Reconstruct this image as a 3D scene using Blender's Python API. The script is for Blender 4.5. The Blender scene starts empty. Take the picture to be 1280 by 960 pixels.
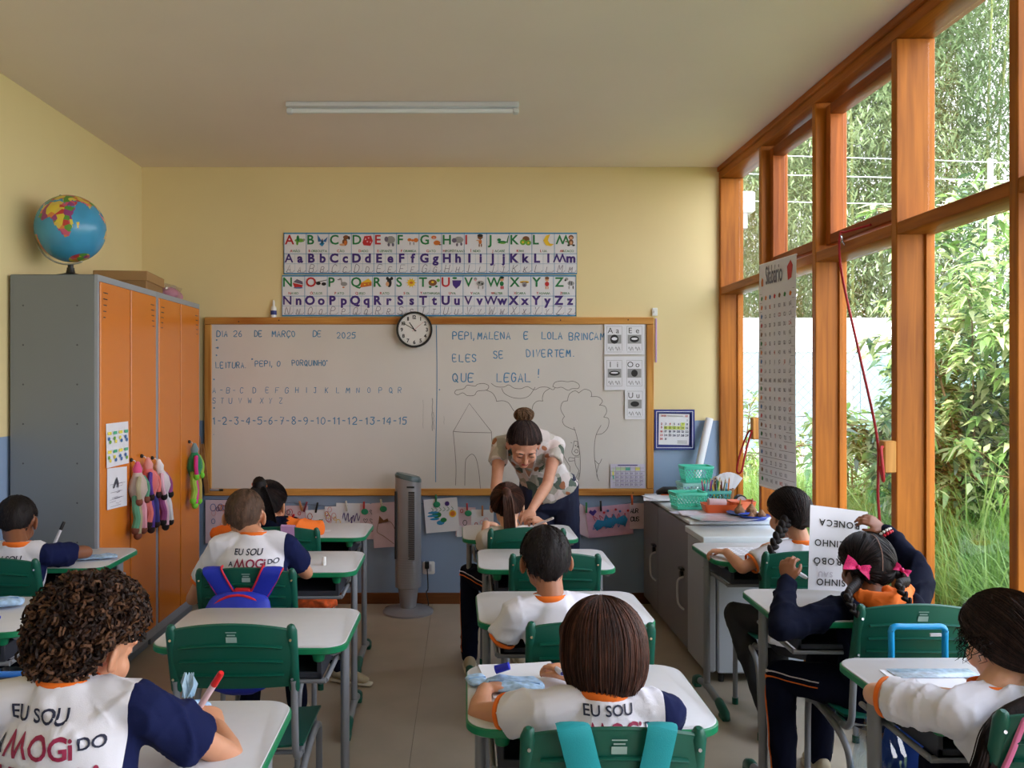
import bpy, bmesh, math, random
import numpy as np
from math import pi, sin, cos, radians as R
from mathutils import Vector as V, Matrix, noise
from mathutils.bvhtree import BVHTree
random.seed(7); rng = np.random.default_rng(7)
SC = bpy.context.scene; COL = SC.collection
# ---------------- camera, world, sun, exposure ----------------
FPX = 1080.0; CZ = 1.51; VX, VY = 580.0, 478.0
cam_d = bpy.data.cameras.new('camera'); cam = bpy.data.objects.new('camera', cam_d); COL.objects.link(cam)
cam.location = (0, 0, CZ); cam.rotation_euler = (pi/2, 0, 0)
cam_d.sensor_fit = 'HORIZONTAL'; cam_d.sensor_width = 36; cam_d.lens = 36*FPX/1280
cam_d.shift_x = (640-VX)/1280; cam_d.shift_y = -(480-VY)/1280
cam_d.clip_start = 0.05; cam_d.clip_end = 200
SC.camera = cam
SC.view_settings.view_transform = 'Standard'; SC.view_settings.look = 'None'
SC.view_settings.gamma = 1; SC.view_settings.use_curve_mapping = False
SC.view_settings.exposure = 1.75
SC.cycles.diffuse_bounces = 6; SC.cycles.max_bounces = 14; SC.cycles.transparent_max_bounces = 24
wd = bpy.data.worlds.new('sky'); SC.world = wd; wd.use_nodes = True
_n = wd.node_tree.nodes; _l = wd.node_tree.links; _bg = _n['Background']
_tc = _n.new('ShaderNodeTexCoord'); _sx = _n.new('ShaderNodeSeparateXYZ'); _cr = _n.new('ShaderNodeValToRGB')
_l.new(_tc.outputs['Generated'], _sx.inputs[0]); _l.new(_sx.outputs[2], _cr.inputs[0]); _l.new(_cr.outputs[0], _bg.inputs[0])
_cr.color_ramp.elements[0].color = (0.985, 0.97, 1.0, 1); _cr.color_ramp.elements[1].color = (0.62, 0.78, 1.0, 1)
_bg.inputs[1].default_value = 1.9
sun_d = bpy.data.lights.new('sun', 'SUN'); sun = bpy.data.objects.new('sun', sun_d); COL.objects.link(sun)
sun_d.energy = 3.2; sun_d.angle = R(3); sun_d.color = (1.0, 0.95, 0.86)
sun.rotation_euler = V((0.50, 0.42, -1.0)).to_track_quat('-Z', 'Y').to_euler()
sun.location = (-6, -6, 12)
# daylight portal just outside the glazed side: only guides sky sampling, adds no light
for _i, (_y0, _y1) in enumerate(((-1.9, 2.0), (2.0, 5.9))):
    _p = bpy.data.lights.new('window_portal', 'AREA'); _po = bpy.data.objects.new('window_portal', _p); COL.objects.link(_po)
    _p.shape = 'RECTANGLE'; _p.size = 2.95; _p.size_y = _y1-_y0; _p.cycles.is_portal = True
    _po.location = (1.99, (_y0+_y1)/2, 1.5); _po.rotation_euler = (0, R(90), 0)

# ---------------- helpers ----------------
def P(px, py, Y): return V(((px-VX)*Y/FPX, Y, CZ-(py-VY)*Y/FPX))
def lin(c):
    return tuple(((x/255)/12.92 if x/255 <= .04045 else ((x/255+.055)/1.055)**2.4) for x in c)
MATS = {}
def mat(name, rgb, rough=.6, metal=0, var=.08, scale=8, bump=0, bscale=60, aniso=(1, 1, 1), spec=.5, sheen=0, sss=0):
    if name in MATS: return MATS[name]
    m = bpy.data.materials.new(name); m.use_nodes = True; MATS[name] = m
    nt = m.node_tree; N = nt.nodes; L = nt.links; b = N['Principled BSDF']
    c = lin(rgb)
    tc = N.new('ShaderNodeTexCoord'); mp = N.new('ShaderNodeMapping'); mp.inputs['Scale'].default_value = aniso
    L.new(tc.outputs['Object'], mp.inputs[0])
    nz = N.new('ShaderNodeTexNoise'); nz.inputs['Scale'].default_value = scale; nz.inputs['Detail'].default_value = 5
    L.new(mp.outputs[0], nz.inputs['Vector'])
    cr = N.new('ShaderNodeValToRGB')
    cr.color_ramp.elements[0].position = .3; cr.color_ramp.elements[1].position = .7
    cr.color_ramp.elements[0].color = tuple(x*(1-var) for x in c)+(1,)
    cr.color_ramp.elements[1].color = tuple(min(1, x*(1+var)) for x in c)+(1,)
    L.new(nz.outputs[0], cr.inputs[0]); L.new(cr.outputs[0], b.inputs['Base Color'])
    b.inputs['Roughness'].default_value = rough; b.inputs['Metallic'].default_value = metal
    b.inputs['Specular IOR Level'].default_value = spec
    if sheen: b.inputs['Sheen Weight'].default_value = sheen
    if sss:
        b.inputs['Subsurface Weight'].default_value = sss; b.inputs['Subsurface Radius'].default_value = (.012, .005, .003); b.inputs['Subsurface Scale'].default_value = 1
    if bump:
        n2 = N.new('ShaderNodeTexNoise'); n2.inputs['Scale'].default_value = bscale; n2.inputs['Detail'].default_value = 4
        L.new(mp.outputs[0], n2.inputs['Vector'])
        bp = N.new('ShaderNodeBump'); bp.inputs['Strength'].default_value = bump; bp.inputs['Distance'].default_value = .004
        L.new(n2.outputs[0], bp.inputs['Height']); L.new(bp.outputs[0], b.inputs['Normal'])
    return m
def wood(name, c1, c2, axis, rough=.45, sc=1.0):
    if name in MATS: return MATS[name]
    m = bpy.data.materials.new(name); m.use_nodes = True; MATS[name] = m
    nt = m.node_tree; N = nt.nodes; L = nt.links; b = N['Principled BSDF']
    tc = N.new('ShaderNodeTexCoord'); mp = N.new('ShaderNodeMapping')
    s = [22*sc, 22*sc, 22*sc]; s[axis] = 1.3*sc; mp.inputs['Scale'].default_value = s
    L.new(tc.outputs['Object'], mp.inputs[0])
    nz = N.new('ShaderNodeTexNoise'); nz.inputs['Scale'].default_value = 1.4; nz.inputs['Detail'].default_value = 8; nz.inputs['Distortion'].default_value = .9
    L.new(mp.outputs[0], nz.inputs['Vector'])
    n3 = N.new('ShaderNodeTexNoise'); n3.inputs['Scale'].default_value = 1.1; L.new(tc.outputs['Object'], n3.inputs['Vector'])
    mx = N.new('ShaderNodeMath'); mx.operation = 'MULTIPLY_ADD'; mx.inputs[1].default_value = .55; L.new(n3.outputs[0], mx.inputs[0])
    m2 = N.new('ShaderNodeMath'); m2.operation = 'MULTIPLY'; m2.inputs[1].default_value = .5; L.new(nz.outputs[0], m2.inputs[0]); L.new(m2.outputs[0], mx.inputs[2])
    cr = N.new('ShaderNodeValToRGB'); cr.color_ramp.elements[0].position = .38; cr.color_ramp.elements[1].position = .66
    cr.color_ramp.elements[0].color = lin(c1)+(1,); cr.color_ramp.elements[1].color = lin(c2)+(1,)
    L.new(mx.outputs[0], cr.inputs[0]); L.new(cr.outputs[0], b.inputs['Base Color']); b.inputs['Roughness'].default_value = rough; b.inputs['Specular IOR Level'].default_value = .2
    bp = N.new('ShaderNodeBump'); bp.inputs['Strength'].default_value = .15; bp.inputs['Distance'].default_value = .002
    L.new(nz.outputs[0], bp.inputs['Height']); L.new(bp.outputs[0], b.inputs['Normal'])
    return m
def leafmat(name, c1, c2, trans=.35, rough=.4, scale=3):
    m = mat(name, c1, rough, 0, 0); N = m.node_tree.nodes; L = m.node_tree.links
    b = N['Principled BSDF']; cr = [x for x in N if x.type == 'VALTORGB'][0]; nz = [x for x in N if x.type == 'TEX_NOISE'][0]
    nz.inputs['Scale'].default_value = scale; nz.inputs['Detail'].default_value = 6
    cr.color_ramp.elements[0].color = lin(c1)+(1,); cr.color_ramp.elements[1].color = lin(c2)+(1,)
    cr.color_ramp.elements[0].position = .38; cr.color_ramp.elements[1].position = .62
    tr = N.new('ShaderNodeBsdfTranslucent'); mx = N.new('ShaderNodeMixShader'); mx.inputs[0].default_value = trans
    L.new(cr.outputs[0], tr.inputs[0]); L.new(b.outputs[0], mx.inputs[1]); L.new(tr.outputs[0], mx.inputs[2])
    L.new(mx.outputs[0], N['Material Output'].inputs[0]); return m
def glassmat(name, tint=(1, 1, 1), refl=.06, fac=None):
    m = bpy.data.materials.new(name); m.use_nodes = True; MATS[name] = m
    N = m.node_tree.nodes; L = m.node_tree.links; N.remove(N['Principled BSDF'])
    t = N.new('ShaderNodeBsdfTransparent'); t.inputs[0].default_value = tint+(1,)
    g = N.new('ShaderNodeBsdfGlossy'); g.inputs['Roughness'].default_value = .02; g.inputs[0].default_value = (1, 1, 1, 1)
    lw = N.new('ShaderNodeLayerWeight'); lw.inputs[0].default_value = .5; pw = N.new('ShaderNodeMath'); pw.operation = 'POWER'; pw.inputs[1].default_value = 4.5
    ma = N.new('ShaderNodeMath'); ma.operation = 'MULTIPLY_ADD'; ma.inputs[1].default_value = .6; ma.inputs[2].default_value = .015
    L.new(lw.outputs['Facing'], pw.inputs[0]); L.new(pw.outputs[0], ma.inputs[0])
    mx = N.new('ShaderNodeMixShader')
    if fac is None: L.new(ma.outputs[0], mx.inputs[0])
    else: mx.inputs[0].default_value = fac
    L.new(t.outputs[0], mx.inputs[1]); L.new(g.outputs[0], mx.inputs[2]); L.new(mx.outputs[0], N['Material Output'].inputs[0])
    return m

class MB:
    def __init__(s): s.v = []; s.f = []; s.m = []
    def add(s, vs, fs, mi=0, M=None):
        o = len(s.v)
        s.v += [tuple(M @ V(x)) for x in vs] if M is not None else [tuple(x) for x in vs]
        s.f += [tuple(i+o for i in f) for f in fs]; s.m += [mi]*len(fs); return s
    def box(s, a, b, mi=0, M=None):
        x0, y0, z0 = a; x1, y1, z1 = b
        return s.add([(x0,y0,z0),(x1,y0,z0),(x1,y1,z0),(x0,y1,z0),(x0,y0,z1),(x1,y0,z1),(x1,y1,z1),(x0,y1,z1)],
              [(0,3,2,1),(4,5,6,7),(0,1,5,4),(1,2,6,5),(2,3,7,6),(3,0,4,7)], mi, M)
    def cbox(s, c, d, mi=0, M=None):
        return s.box([c[i]-d[i]/2 for i in range(3)], [c[i]+d[i]/2 for i in range(3)], mi, M)
    def bev(s, a, b, r=.004, mi=0, M=None):      # box with chamfered edges
        x0,y0,z0 = a; x1,y1,z1 = b
        return s.prism([(x0+r,y0),(x1-r,y0),(x1,y0+r),(x1,y1-r),(x1-r,y1),(x0+r,y1),(x0,y1-r),(x0,y0+r)], z0, z1, r, mi, M)
    def prism(s, poly, z0, z1, r=0, mi=0, M=None):
        n = len(poly)
        if r <= 0:
            vs = [(x,y,z0) for x,y in poly]+[(x,y,z1) for x,y in poly]
            fs = [tuple(range(n-1,-1,-1)), tuple(range(n,2*n))]+[(i,(i+1)%n,n+(i+1)%n,n+i) for i in range(n)]
            return s.add(vs, fs, mi, M)
        cx = sum(p[0] for p in poly)/n; cy = sum(p[1] for p in poly)/n
        wx = max(abs(p[0]-cx) for p in poly) or 1; wy = max(abs(p[1]-cy) for p in poly) or 1
        ins = [(cx+(x-cx)*(1-r/wx), cy+(y-cy)*(1-r/wy)) for x,y in poly]
        vs = [(x,y,z0) for x,y in ins]+[(x,y,z0+r) for x,y in poly]+[(x,y,z1-r) for x,y in poly]+[(x,y,z1) for x,y in ins]
        fs = [tuple(range(n-1,-1,-1)), tuple(range(3*n,4*n))]
        for k in range(3): fs += [(k*n+i,k*n+(i+1)%n,(k+1)*n+(i+1)%n,(k+1)*n+i) for i in range(n)]
        return s.add(vs, fs, mi, M)
    def rings(s, rs, mi=0, closed=True, cap=True, M=None):
        n = len(rs[0]); vs = [p for r in rs for p in r]; fs = []
        for k in range(len(rs)-1):
            for i in range(n if closed else n-1):
                j = (i+1) % n; fs.append((k*n+i, k*n+j, (k+1)*n+j, (k+1)*n+i))
        if cap and closed: fs += [tuple(range(n-1,-1,-1)), tuple(range((len(rs)-1)*n, len(rs)*n))]
        return s.add(vs, fs, mi, M)
    def sweep(s, pts, a, b=None, side=(1,0,0), n=14, mi=0, loop=False, rnd=False):
        pts = [V(p) for p in pts]; K = len(pts)
        a = list(a) if hasattr(a, '__len__') else [a]*K; b = a if b is None else (list(b) if hasattr(b, '__len__') else [b]*K)
        if rnd:   # rounded ends
            t0 = (pts[0]-pts[1]).normalized(); t1 = (pts[-1]-pts[-2]).normalized()
            q = lambda p, t, A, B: [(p+t*B*.55, A*.84, B*.84), (p+t*B*.9, A*.45, B*.45)]
            h = q(pts[0], t0, a[0], b[0]); e = q(pts[-1], t1, a[-1], b[-1])
            pts = [h[1][0], h[0][0]]+pts+[e[0][0], e[1][0]]; a = [h[1][1], h[0][1]]+a+[e[0][1], e[1][1]]; b = [h[1][2], h[0][2]]+b+[e[0][2], e[1][2]]; K = len(pts)
        sv = V(side); rs = []
        for k in range(K):
            if loop: t = pts[(k+1)%K]-pts[k-1]
            else: t = pts[min(k+1,K-1)]-pts[max(k-1,0)]
            t = t.normalized() if t.length > 1e-9 else V((0,0,1))
            u = sv-t*sv.dot(t)
            if u.length < 1e-3: u = t.orthogonal()
            u.normalize(); w = t.cross(u); sv = u if b is a else V(side)
            rs.append([pts[k]+u*(a[k]*cos(2*pi*i/n))+w*(b[k]*sin(2*pi*i/n)) for i in range(n)])
        if loop: rs.append(rs[0])
        return s.rings(rs, mi, True, not loop)
    def cyl(s, p0, p1, r0, r1=None, n=14, mi=0):
        return s.sweep([p0, p1], [r0, r0 if r1 is None else r1], n=n, mi=mi)
    def tube(s, pts, r, n=8, mi=0, loop=False): return s.sweep(pts, r, n=n, mi=mi, loop=loop)
    def ell(s, c, r, Rm=None, nu=16, nv=10, mi=0):
        c = V(c); Rm = Rm or Matrix.Identity(3)
        vs = [c+Rm@V((0,0,-r[2]))]; fs = []
        for j in range(1, nv):
            t = -pi/2+pi*j/nv
            vs += [c+Rm@V((r[0]*cos(t)*cos(2*pi*i/nu), r[1]*cos(t)*sin(2*pi*i/nu), r[2]*sin(t))) for i in range(nu)]
        vs.append(c+Rm@V((0,0,r[2]))); e = len(vs)-1
        for i in range(nu):
            j = (i+1) % nu; fs.append((0, 1+j, 1+i)); fs.append((e, e-nu+i, e-nu+j))
            for k in range(nv-2): fs.append((1+k*nu+i, 1+k*nu+j, 1+(k+1)*nu+j, 1+(k+1)*nu+i))
        return s.add(vs, fs, mi)
    def lathe(s, prof, c=(0,0,0), n=24, mi=0):
        return s.rings([[V(c)+V((r*cos(2*pi*i/n), r*sin(2*pi*i/n), z)) for i in range(n)] for r, z in prof], mi)
    def grid(s, P2, mi=0, wrap=False):
        nu = len(P2); nv = len(P2[0]); vs = [p for r in P2 for p in r]
        fs = [(i*nv+j, i*nv+(j+1)%nv, ((i+1))*nv+(j+1)%nv, (i+1)*nv+j) for i in range(nu-1) for j in range(nv if wrap else nv-1)]
        return s.add(vs, fs, mi)
    def sheet(s, P2, th, mi=0):                  # closed thin sheet from a grid of points
        nu = len(P2); nv = len(P2[0]); P2 = [[V(p) for p in r] for r in P2]; Q = []
        for i in range(nu):
            row = []
            for j in range(nv):
                a = P2[min(i+1,nu-1)][j]-P2[max(i-1,0)][j]; b = P2[i][min(j+1,nv-1)]-P2[i][max(j-1,0)]
                nn = a.cross(b); nn = nn.normalized() if nn.length > 1e-12 else V((0,0,1)); row.append(P2[i][j]+nn*th)
            Q.append(row)
        vs = [p for r in P2 for p in r]+[p for r in Q for p in r]; o = nu*nv
        fs = []
        for i in range(nu-1):
            for j in range(nv-1):
                f = (i*nv+j, i*nv+j+1, (i+1)*nv+j+1, (i+1)*nv+j); fs.append(f); fs.append(tuple(x+o for x in f[::-1]))
        bd = [(0,j) for j in range(nv)]+[(i,nv-1) for i in range(1,nu)]+[(nu-1,j) for j in range(nv-2,-1,-1)]+[(i,0) for i in range(nu-2,0,-1)]
        bi = [i*nv+j for i,j in bd]
        for k in range(len(bi)): a, b = bi[k], bi[(k+1)%len(bi)]; fs.append((b, a, a+o, b+o))
        return s.add(vs, fs, mi)
    def flat(s, poly, M, mi=0):                  # flat polygon (x,y) through matrix M
        return s.add([(x,y,0) for x,y in poly], [tuple(range(len(poly)))], mi, M)
    def ribbon(s, pts, w, M, mi=0, z=0):         # flat 2d stroke
        pts = [V((p[0],p[1])) for p in pts]; K = len(pts); vs = []
        for k in range(K):
            t = pts[min(k+1,K-1)]-pts[max(k-1,0)]
            if t.length < 1e-9: t = V((1,0))
            t.normalize(); nn = V((-t.y, t.x))*w/2
            e = t*w*.3 if k == K-1 else (-t*w*.3 if k == 0 else V((0,0)))
            a = pts[k]+nn+e; b = pts[k]-nn+e; vs += [(a.x,a.y,z),(b.x,b.y,z)]
        return s.add(vs, [(2*k,2*k+1,2*k+3,2*k+2) for k in range(K-1)], mi, M)
    def build(s, name, mats, parent=None, smooth=True, ang=40):
        me = bpy.data.meshes.new(name); me.from_pydata(s.v, [], s.f)
        for m in (mats if isinstance(mats, (list, tuple)) else [mats]): me.materials.append(m)
        me.polygons.foreach_set('material_index', s.m)
        if smooth:
            me.polygons.foreach_set('use_smooth', [True]*len(s.f)); me.set_sharp_from_angle(angle=R(ang))
        me.update(); o = bpy.data.objects.new(name, me); COL.objects.link(o)
        if parent is not None:
            o.parent = parent
            r = parent
            if parent.get('world', 0): o.matrix_parent_inverse = parent.matrix_world_inv if False else Matrix.Translation(-V(parent['base']))
        return o
def thing(name, label, cat, loc=(0,0,0), group=None, world=True, rz=0):
    o = bpy.data.objects.new(name, None); COL.objects.link(o); o.location = loc; o.rotation_euler = (0,0,rz); o.empty_display_size = .05
    o['label'] = label; o['category'] = cat
    if group: o['group'] = group
    if world: o['world'] = 1; o['base'] = tuple(loc)
    return o
def tag(o, label, cat, group=None, kind=None):
    if label: o['label'] = label
    if cat: o['category'] = cat
    if group: o['group'] = group
    if kind: o['kind'] = kind
    return o
def struct(o): o['kind'] = 'structure'; return o
def sub(parent_obj, mb, name, mats, **k):        # sub-part of a mesh part whose vertices are in the same space
    o = mb.build(name, mats, None, **k); o.parent = parent_obj; return o
def copy_tree(o, parent=None):
    c = o.copy(); COL.objects.link(c)
    if parent is not None: c.parent = parent
    for ch in list(o.children): copy_tree(ch, c)
    return c
def frame(o, x, y):      # matrix with origin o, axes x,y
    x = V(x).normalized(); y = V(y); y = (y-x*y.dot(x)).normalized(); z = x.cross(y)
    return Matrix(((x.x,y.x,z.x,o[0]),(x.y,y.y,z.y,o[1]),(x.z,y.z,z.z,o[2]),(0,0,0,1)))
WALLN = (1,0,0), (0,0,1)
def wallM(px, py, Y): return frame(P(px,py,Y), (1,0,0), (0,0,1))   # x right, y up, normal towards -Y
def rrect(w, h, r, n=6, cx=0, cy=0):
    return [(cx+sx*(w/2-r)+r*cos(a0+pi/2*i/n), cy+sy*(h/2-r)+r*sin(a0+pi/2*i/n)) for sx,sy,a0 in ((1,1,0),(-1,1,pi/2),(-1,-1,pi),(1,-1,1.5*pi)) for i in range(n+1)]
def circ(x, y, r, n=14, ry=None): return [(x+r*cos(2*pi*i/n), y+(ry or r)*sin(2*pi*i/n)) for i in range(n)]
def spline(pts, n=8):
    pts = [V(p) for p in pts]; out = []
    for i in range(len(pts)-1):
        p0 = pts[max(i-1,0)]; p1 = pts[i]; p2 = pts[i+1]; p3 = pts[min(i+2,len(pts)-1)]
        for k in range(n):
            t = k/n; out.append(.5*((2*p1)+(p2-p0)*t+(2*p0-5*p1+4*p2-p3)*t*t+(3*p1-p0-3*p2+p3)*t**3))
    out.append(pts[-1]); return out
# printed glyphs from the built-in font
_G = {}
def glyph(ch, bold=0.0, res=3):
    if ch == 'M':      # the font's M breaks when thickened: turn the W over
        vs, fs = glyph('W', bold, res); h = max(v[1] for v in vs); w = max(v[0] for v in vs); return [(w-v[0], h-v[1], 0) for v in vs], fs
    if ch in 'WNVA': bold = min(bold, .016)
    k = (ch, bold)
    if k in _G: return _G[k]
    cu = bpy.data.curves.new('g', 'FONT'); cu.body = ch; cu.offset = bold; cu.resolution_u = res
    o = bpy.data.objects.new('g', cu); COL.objects.link(o)
    me = bpy.data.meshes.new_from_object(o)
    vs = [tuple(v.co) for v in me.vertices]; fs = [tuple(p.vertices) for p in me.polygons]
    bpy.data.objects.remove(o); bpy.data.curves.remove(cu); bpy.data.meshes.remove(me)
    _G[k] = (vs, fs); return _G[k]
def text(mb, s, M, size, x=0, y=0, mi=0, bold=.0, align='L', sp=.07, shear=0, z=0, sx=1):
    adv = []; cx = 0
    for ch in s:
        if ch == ' ': adv.append((cx, None)); cx += .32; continue
        vs, fs = glyph(ch, bold); x0 = min(v[0] for v in vs); x1 = max(v[0] for v in vs)
        adv.append((cx-x0, (vs, fs))); cx += x1-x0+sp
    off = {'L': 0, 'C': -cx/2, 'R': -cx}[align]
    for dx, g in adv:
        if g: mb.add([(x+size*(sx*(v[0]+dx+off)+shear*v[1]), y+size*v[1], z) for v in g[0]], g[1], mi, M)
    return cx*size*sx
# handwriting: strokes on a 4 x 6 grid
SF = {'A':'004 6 4 0;1 2 3 2','B':'0 0 0 6 3 6 4 5 3 3.3 0 3;3 3.3 4 1.7 3 0 0 0','C':'4 5 3 6 1 6 0 4 0 2 1 0 3 0 4 1','D':'0 0 0 6 2 6 4 4.5 4 1.5 2 0 0 0','E':'4 6 0 6 0 0 4 0;0 3 3 3','F':'4 6 0 6 0 0;0 3 3 3',
'G':'4 5 3 6 1 6 0 4 0 2 1 0 3 0 4 1 4 3 2.4 3','H':'0 0 0 6;4 0 4 6;0 3 4 3','I':'1 0 1 6','J':'1 6 4 6;3 6 3 1 2 0 0 .6','K':'0 0 0 6;4 6 0 2.6;1 3.4 4 0','L':'0 6 0 0 4 0','M':'0 0 .6 6 2.2 2 4 6 4.6 0','N':'0 0 0 6 4 0 4 6',
'O':'2 6 .5 5 0 3 .5 1 2 0 3.5 1 4 3 3.5 5 2 6','P':'0 0 0 6 3 6 4 4.6 3 3.2 0 3','Q':'2 6 .5 5 0 3 .5 1 2 0 3.5 1 4 3 3.5 5 2 6;2.4 1.6 4.4 -.6','R':'0 0 0 6 3 6 4 4.6 3 3.2 0 3;1.6 3 4 0','S':'4 5.2 3 6 1 6 0 5 1 3.4 3 2.8 4 1.4 3 0 1 0 0 .8',
'T':'0 6 4 6;2 6 2 0','U':'0 6 0 1.6 1 0 3 0 4 1.6 4 6','V':'0 6 2 0 4 6','W':'0 6 1 0 2.4 4.4 3.8 0 4.8 6','X':'0 0 4 6;0 6 4 0','Y':'0 6 2 3 4 6;2 3 1.6 0','Z':'0 6 4 6 0 0 4 0',
'0':'2 6 .5 5 0 3 .5 1 2 0 3.5 1 4 3 3.5 5 2 6','1':'.6 4.6 2 6 2 0','2':'0 4.8 1 6 3 6 4 4.6 3.6 3 0 0 4 0','3':'0 6 4 6 2 3.6 3.4 3.2 4 1.6 3 0 1 0 0 1','4':'3 0 3 6 0 2 4 2','5':'4 6 .6 6 .3 3.6 3 3.8 4 2 3 0 0 .3',
'6':'3.4 6 1 4.4 0 2 1 0 3 0 4 1.5 3 3 1 3 0 2','7':'0 6 4 6 1.6 0;1 3 3.4 3','8':'2 3.2 .4 4.6 1 6 3 6 3.6 4.6 2 3.2 .2 1.6 1 0 3 0 4 1.6 2 3.2','9':'4 4.4 3 3 1 3 0 4.6 1 6 3 6 4 4.4 3.6 1.6 2 0','-':'.4 3 3 3',',':'.6 .6 .9 0 .2 -1.4','.':'0 .2 .5 .2','!':'.6 6 .5 2;.5 .4 .5 0',
'"':'0 6 0 5;.9 6 .9 5','Ç':'4 5 3 6 1 6 0 4 0 2 1 0 3 0 4 1;2 0 2.6 -1 1.6 -1.6','>':'0 3 3.6 3;2.4 4.2 3.6 3 2.4 1.8','*':'0 3.4 1.4 2.4;.2 2.4 1.2 3.4'}
SF['A'] = '0 0 2 6 4 0;1 2 3 2'
def strokes(ch):
    return [[(float(a), float(b)) for a, b in zip(q.split()[::2], q.split()[1::2])] for q in SF[ch].split(';')]
def smooth2(p):
    if len(p) < 4: return p
    return [(q.x, q.y) for q in spline([(x,y,0) for x,y in p], 3)]
def hand(mb, s, M, h, x, y, w, gap=.45, mi=0, jit=.25, rnd=random.Random(3)):
    """handwritten line: cap height h, stroke width w; returns the end x"""
    u = h/6
    for ch in s:
        if ch == ' ': x += h*.55; continue
        st = strokes(ch); wmax = max(p[0] for q in st for p in q)
        dy = rnd.uniform(-jit, jit)*u; sk = rnd.uniform(-.06, .1); sx = rnd.uniform(.72, .9)
        for q in st:
            qq = smooth2([(px+rnd.uniform(-jit,jit)*.5, py+rnd.uniform(-jit,jit)*.5) for px,py in q])
            mb.ribbon([(x+u*(px*sx+py*sk), y+dy+u*py) for px,py in qq], w*rnd.uniform(.85,1.15), M, mi)
        x += u*wmax*sx+h*gap*rnd.uniform(.8, 1.15)
    return x
# ---------------- materials of the room ----------------
cream = mat('cream_paint', (228, 209, 158), .7, var=.02, scale=2, bump=.05, bscale=140)
blue_paint = mat('blue_grey_paint', (138, 160, 190), .5, var=.03, scale=2, bump=.05, bscale=140)
ceil_m = mat('ceiling_paint', (238, 224, 214), .8, var=.02, scale=1.5, bump=.04, bscale=120)
floor_m = mat('vinyl_floor', (172, 158, 140), .42, var=.07, scale=5, bump=.03, bscale=200)
w_z = wood('window_wood_upright', (140, 78, 20), (190, 114, 34), 2); w_y = wood('window_wood_rail', (134, 70, 16), (182, 106, 32), 1)
w_dk = wood('sash_wood', (110, 52, 20), (156, 80, 32), 1)
w_dkz = wood('sash_wood_upright', (120, 58, 22), (180, 100, 40), 2)
pine_x = wood('pine_x', (160, 98, 40), (214, 158, 84), 0); pine_z = wood('pine_z', (160, 98, 40), (214, 158, 84), 2)
base_w = wood('baseboard_wood', (84, 48, 26), (122, 74, 40), 0)
paper = mat('white_paper', (226, 226, 234), .7, var=.02); ink = mat('black_ink', (28, 26, 30), .6); 
white_pl = mat('white_plastic', (226, 226, 226), .35, var=.02); black_pl = mat('black_plastic', (22, 22, 24), .4)
metal_g = mat('grey_metal_paint', (132, 134, 140), .35, var=.04, spec=.6)
chrome = mat('chrome', (190, 190, 195), .2, 1)
XL, XR, YB, YF, HC = -2.20, 1.74, 5.90, -2.0, 2.98
# ---------------- floor, ceiling, walls ----------------
fl = struct(MB().box((XL-.15, YF-.15, -.12), (XR+.16, YB+.15, -.003)).build('floor', mat('floor_bed', (120,112,100), .8)))
for i, (x0, x1) in enumerate(((XL, -.217), (-.215, XR+.15))):
    for y0, y1 in ((YF, 1.2), (1.202, YB)):
        MB().box((x0, y0, -.003), (x1, y1, 0)).build('vinyl_sheet', floor_m, fl, smooth=False)
struct(MB().box((XL-.15, YF-.15, HC), (XR+.17, YB+.15, HC+.2)).build('ceiling', ceil_m, smooth=False))
ZP = 1.25
o = MB(); o.box((XL-.15, YB, 0), (XR+.16, YB+.15, ZP), 1); o.box((XL-.15, YB, ZP), (XR+.16, YB+.15, HC), 0)
struct(o.build('wall_back', [cream, blue_paint], smooth=False))
o = MB(); o.box((XL-.15, YF, 0), (XL, YB, ZP), 1); o.box((XL-.15, YF, ZP), (XL, YB, HC), 0)
struct(o.build('wall_left', [cream, blue_paint], smooth=False))
o = MB(); o.box((XL-.15, YF-.15, 0), (XR+.16, YF, ZP), 1); o.box((XL-.15, YF-.15, ZP), (XR+.16, YF, HC), 0)
struct(o.build('wall_front', [cream, blue_paint], smooth=False))
struct(MB().bev((XL, YB-.015, 0), (XR, YB, .075), .003).build('baseboard_back', base_w))
struct(MB().bev((XL, YF, 0), (XL+.015, YB-.016, .075), .003).build('baseboard_left', base_w))
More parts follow.
